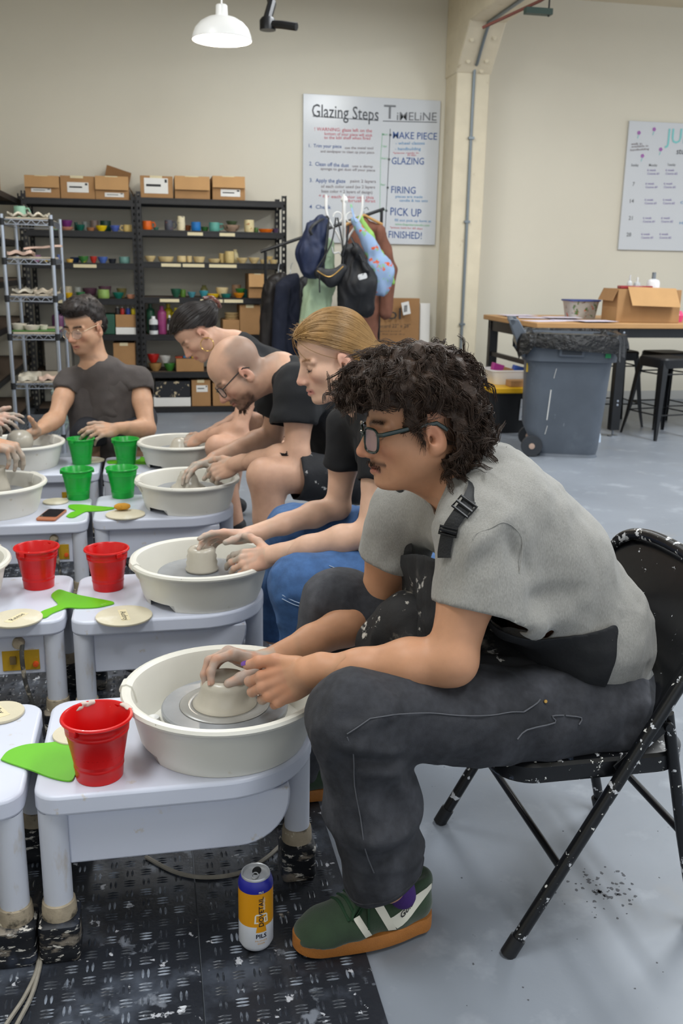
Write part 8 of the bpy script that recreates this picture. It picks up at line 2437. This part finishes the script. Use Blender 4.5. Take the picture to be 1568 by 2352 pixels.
hp4 = [A3((0.93, 4.30, 0.475)), A3((0.93, 4.52, 0.475))]
kn4 = [J(500, 1028, 4.14), A3((0.42, 4.66, 0.50))]
an4 = [A3((0.36, 4.14, 0.09)), A3((0.38, 4.74, 0.09))]
def col4(V):
    C = np.tile(np.array(srgb('#c79c84')), (len(V), 1)) * (1 + 0.04 * vnoise(V, 30, 2)[:, None])
    C = face_colors(C, V, H4, lip='#a8625a', brow='#3a2a24', blush='#c98573', browth=1.1)
    L = H4.loc(V)
    C = mixc(C, '#2a201d', sm01(L[:, 2], 0.06, 0.08) * (np.linalg.norm(L, axis=1) < 0.2) * 0.9)
    return clay_hands(C, V, h4, 0.8, full=0.75)
P4 = figure('dark-haired woman with hoop earring and claw clip bending behind the bald man', O4, H4, nk4, J(620, 860, 4.42), J(660, 940, 4.42), J(680, 1000, 4.42), hp4, kn4, an4, sh4, el4, wr4, h4, col4, m_tee2, [J(572, 915, 4.21), J(562, 900, 4.60)], m_short, hem=0.55, s=0.92, headkw=dict(fem=0.8, jaw=0.95, nose=0.95), hv=0.0042, hev=0.004, trr=0.115, sr=0.064, legname='shorts')
m_hair4 = M('near_black_hair', '#1f1714', 0.38, var=0.25, vscale=20, spec=0.5)
E4 = lambda c, r, k=0.02: Ell(H4.w(*c), np.array(r) * H4.s, H4.R, k)
vol4 = [E4((-0.016, 0, 0.048), (0.114, 0.090, 0.096)), E4((-0.095, 0, 0.02), (0.05, 0.060, 0.055), 0.03), E4((-0.130, 0.0, 0.035), (0.038, 0.050, 0.042), 0.02), E4((0.045, 0, 0.064), (0.050, 0.068, 0.048), 0.02)]
smooth_hair(H4, vol4, H4.w(-0.150, 0, 0.03), 'hair', P4, O4, m_hair4, hairline2, 900, 0.0016, 14, vox=0.007)
cc = MB()
for sgn in (-1, 1):
    cc.tube(spline([H4.w(-0.15, 0.02 * sgn, 0.085), H4.w(-0.175, 0.028 * sgn, 0.06), H4.w(-0.182, 0.024 * sgn, 0.025), H4.w(-0.17, 0.012 * sgn, -0.005)], 5), [(0.010, 0.004)] * 16, 8)
cc.build('claw_clip', M('tortoiseshell', '#5a2f22', 0.25, var=0.4, vscale=60, spots=(('#20161a', 40, 0.55, 0.05),)), P4, off=O4)
c_ = H4.w(-0.006, 0.105, -0.040)
R_ = 0.030
MB().tube([c_ + A3((0, 0, -R_)) + R_ * (math.cos(t) * A3((0.95, -0.3, 0)) + math.sin(t) * A3((0, 0, 1))) for t in np.linspace(0, 2 * math.pi, 29)[:-1]], 0.0019, 6, closed=True).build('hoop_earring', M('gold', '#c9a257', 0.25, metal=0.9), P4, off=O4)
low_stool('low black stool under the dark-haired woman', 0.93, 4.42)
# ---- person 5: man in grey tee facing the camera
O5 = (-0.19, 4.86, 0.392)
H5 = Frame((0, 0, 0), (-0.60, -0.78, -0.20), (-0.14, -0.14, 0.98), 1.0)
H5.o = J(229, 757, 4.74) - H5.s * (-0.012 * H5.f + 0.080 * H5.l - 0.014 * H5.u)
nk5 = J(222, 838, 4.80)
sh5 = [J(318, 872, 4.80), J(158, 878, 4.82)]
el5 = [J(338, 985, 4.66), J(128, 962, 4.66)]
wr5 = [J(268, 984, 4.52), J(88, 988, 4.52)]
h5 = [Hand(wr5[0], J(212, 992, 4.47) - wr5[0], (0.1, -0.62, 0.78), 'L', [(12, 22, 14), (20, 30, 18), (28, 36, 20), (34, 40, 22)], 4.0, [(0.75, 0.62, -0.1), (0.9, 0.4, -0.15), (0.95, 0.25, -0.2)], 1.02, 'g'),
      Hand(wr5[1], J(52, 1006, 4.46) - wr5[1], (-0.55, 0.55, 0.62), 'R', [(18, 25, 15), (24, 30, 18), (30, 34, 20), (36, 38, 20)], 6.0, [(0.40, 0.90, 0.15), (0.45, 0.88, 0.2), (0.5, 0.85, 0.2)], 1.02, 'h')]
hp5 = [A3((-0.08, 4.93, 0.475)), A3((-0.30, 4.93, 0.475))]
kn5 = [A3((-0.09, 4.71, 0.43)), A3((-0.32, 4.71, 0.43))]
an5 = [A3((-0.08, 4.78, 0.09)), A3((-0.33, 4.78, 0.09))]
def col5(V):
    C = np.tile(np.array(srgb('#c09578')), (len(V), 1)) * (1 + 0.05 * vnoise(V, 30, 2)[:, None])
    C = face_colors(C, V, H5, lip='#a8685c', brow='#2c211c', blush='#bd7a66', browth=1.25, lash='#2c211c')
    L = H5.loc(V)
    x, y, z = L.T
    inh = np.linalg.norm(L, axis=1) < 0.19
    st = inh * sm01(-z, 0.055, 0.09) * sm01(x, 0.015, 0.04) * (z > -0.15)
    C = mixc(C, '#6a4c3c', np.clip(st, 0, 1) * 0.40)
    C = mixc(C, '#2c221e', inh * sm01(z, 0.05, 0.068) * 0.9)
    return clay_hands(C, V, h5, 0.75)
m_teeG = M('washed_grey_tee', '#4e4846', 0.9, var=0.10, vscale=14, spots=(('#a49c94', 11, 0.70, 0.04, None, 0.7),), bump=0.2, bscale=160)
P5 = figure('man in round glasses and a washed grey T-shirt facing the camera', O5, H5, nk5, J(240, 875, 4.84), J(248, 940, 4.84), J(252, 1000, 4.86), hp5, kn5, an5, sh5, el5, wr5, h5, col5, m_teeG, [J(325, 903, 4.76), J(150, 908, 4.77)], M('dark_trousers', '#23242a', 0.85, var=0.15), s=1.0, hv=0.004, hev=0.0038, nrad=0.066, trr=0.112, sr=0.061, wy=1.0, shoe_dir=(0, -1, 0), legname='trousers')
# chest is wide across x here
cloth('shirt_front', [Cap(sh5[0] + (-0.05, 0.02, -0.03), J(292, 1040, 4.82), 0.080, 0.095), Cap(sh5[1] + (0.05, 0.02, -0.03), J(212, 1040, 4.82), 0.080, 0.095, k=0.06), Cap(J(245, 880, 4.83), J(252, 1045, 4.82), 0.100, 0.11, k=0.06)], 0.010, m_teeG, P5, O5, sm=2, disp=lambda P: 0.005 * (1 - 2 * np.abs(vnoise(P * A3((1.5, 1.5, 0.7)), 13, 144))) + 0.002 * vnoise(P, 30, 145))
m_hair5 = M('dark_short_hair', '#231b18', 0.5, var=0.3, vscale=50, spec=0.45)
E5 = lambda c, r, k=0.02: Ell(H5.w(*c), np.array(r) * H5.s, H5.R, k)
vol5 = [E5((-0.018, 0, 0.055), (0.106, 0.083, 0.090)), E5((0.055, 0, 0.098), (0.050, 0.066, 0.034), 0.03), E5((0.0, 0, 0.11), (0.07, 0.062, 0.04), 0.03), E5((-0.08, 0, 0.0), (0.045, 0.066, 0.06), 0.03)]
def keep5(L):
    x, y, z = L.T
    ear = (((x + 0.012) / 0.028) ** 2 + ((z + 0.014) / 0.04) ** 2 < 1) & (np.abs(y) > 0.06)
    return ~ear & (z > np.where(x > 0.045, 0.070, np.where(x > 0.01, 0.02 + (x - 0.01) * 1.4, np.where(x > -0.03, 0.02, -0.05))))
hair_from(H5, vol5, 'hair', P5, O5, m_hair5, 3600, 0.030, 0.0012, 0.5, 0.0011, 6, keep=keep5, lump=0.004, clump=6, width=0.003, lift=0.004, seed=9, vox=0.007, flow=lambda l_, p: H5.f * 0.6 + H5.u * 0.25 + (p - H5.w(-0.04, 0, 0.14)) * 6, spread=0.5)
tufts(H5, P5, O5, m_hair5, [((0.091, y * 0.012, 0.020), (0.078, y * 0.050, 0.021), (0.2, y * 0.9, 0.05)) for y in (-1, 1)], 160, 0.010, 0.0007, 'eyebrows')
glasses(H5, P5, O5, '#b9a58c', '#cfd3d6', 0.0014, -0.010, 0.025, 0.022, 2.0, 0.006, (0.0014, 0.0012), metal=0.8, tint=0.16, x0=0.106)
low_stool('low black stool under the man facing the camera', -0.19, 4.96)
# ---- persons 6 and 7: seated at the left row, only a hand reaches into the picture
def side_person(label, cx, cy, wr_n, wr_f, hands, skin, teem, legm, hairc, sd):
    O = (cx, cy, 0.392)
    H = Frame((cx + 0.16, cy, 1.0), (0.9, 0.02, -0.42), (0.4, 0, 0.9), 0.96)
    nk = A3((cx + 0.08, cy, 0.885))
    cu, cm, cl = A3((cx + 0.04, cy, 0.80)), A3((cx - 0.02, cy, 0.68)), A3((cx - 0.04, cy, 0.57))
    shs = [A3((cx + 0.06, cy + 0.17, 0.83)), A3((cx + 0.06, cy - 0.17, 0.83))]
    els = [A3((cx + 0.16, cy + 0.22, 0.60)), A3((cx + 0.16, cy - 0.22, 0.60))]
    hips = [A3((cx, cy + 0.11, 0.475)), A3((cx, cy - 0.11, 0.475))]
    kns = [A3((cx + 0.40, cy + 0.30, 0.50)), A3((cx + 0.40, cy - 0.27, 0.50))]
    ans = [A3((cx + 0.36, cy + 0.30, 0.09)), A3((cx + 0.36, cy - 0.27, 0.09))]
    def cf(V):
        C = np.tile(np.array(srgb(skin)), (len(V), 1)) * (1 + 0.05 * vnoise(V, 30, 2)[:, None])
        C = face_colors(C, V, H)
        L = H.loc(V)
        C = mixc(C, hairc, sm01(L[:, 2], 0.05, 0.07) * (np.linalg.norm(L, axis=1) < 0.2) * 0.9)
        return clay_hands(C, V, hands, 0.95, full=0.8)
    P = figure(label, O, H, nk, cu, cm, cl, hips, kns, ans, shs, els, [wr_f, wr_n], hands, cf, teem, [shs[0] + (els[0] - shs[0]) * 0.55, shs[1] + (els[1] - shs[1]) * 0.55], legm, s=0.98, vox=0.014, hv=0.0042, hev=0.007, shoe_dir=(1, 0, 0))
    EE = lambda c, r: Ell(H.w(*c), np.array(r) * H.s, H.R, 0.02)
    hair_from(H, [EE((-0.018, 0, 0.055), (0.108, 0.086, 0.092)), EE((-0.08, 0, -0.02), (0.045, 0.068, 0.08))], 'hair', P, O, M('hair_' + hairc.strip('#'), hairc, 0.5, var=0.3, vscale=40), 900, 0.05, 0.002, 0.5, 0.0014, 6, keep=keep5, lump=0.004, clump=6, seed=sd, vox=0.01)
    low_stool('low black stool at the left row under the ' + ('farther' if sd == 31 else 'nearer') + ' half-seen potter', cx, cy)
    return P
wr6 = J(-38, 962, 4.34)
h6 = [Hand(wr6 + (-0.06, 0.12, 0.0), (0.9, -0.3, -0.3), (0, 0.4, 0.9), 'L', [(20, 30, 18)] * 4, 4.0, None, 0.95, 'i'),
      Hand(wr6, J(14, 962, 4.32) - wr6, (0.05, -0.6, 0.8), 'R', [(6, 16, 12), (14, 24, 14), (22, 30, 18), (28, 34, 20)], 5.0, [(0.72, 0.66, 0.1), (0.88, 0.45, 0.05), (0.93, 0.3, 0.0)], 0.95, 'j')]
side_person('half-seen potter at the far left row whose pink hand enters at the edge', -1.22, 4.42, wr6, wr6 + (-0.06, 0.12, 0.0), h6, '#cf9f8a', M('denim_shirt', '#6c7fa6', 0.85, var=0.15), m_jean2, '#5a4030', 31)
wr7 = J(-28, 1012, 3.62)
h7 = [Hand(wr7 + (-0.02, 0.16, -0.02), (0.9, -0.3, -0.4), (0.1, 0.4, 0.9), 'L', [(20, 30, 18)] * 4, 4.0, None, 0.98, 'k'),
      Hand(wr7, J(30, 1030, 3.60) - wr7, (0.35, -0.25, 0.90), 'R', [(52, 22, 14), (44, 30, 18), (58, 22, 14), (62, 22, 14)], 7.0, [(0.5, 0.72, -0.48), (0.5, 0.5, -0.7), (0.45, 0.35, -0.8)], 1.04, 'l')]
side_person('half-seen potter at the left row whose clay-coated fingers hang down', -1.24, 3.62, wr7, wr7 + (-0.02, 0.16, -0.02), h7, '#b98a6c', m_teeB, m_jean2, '#2c221c', 33)
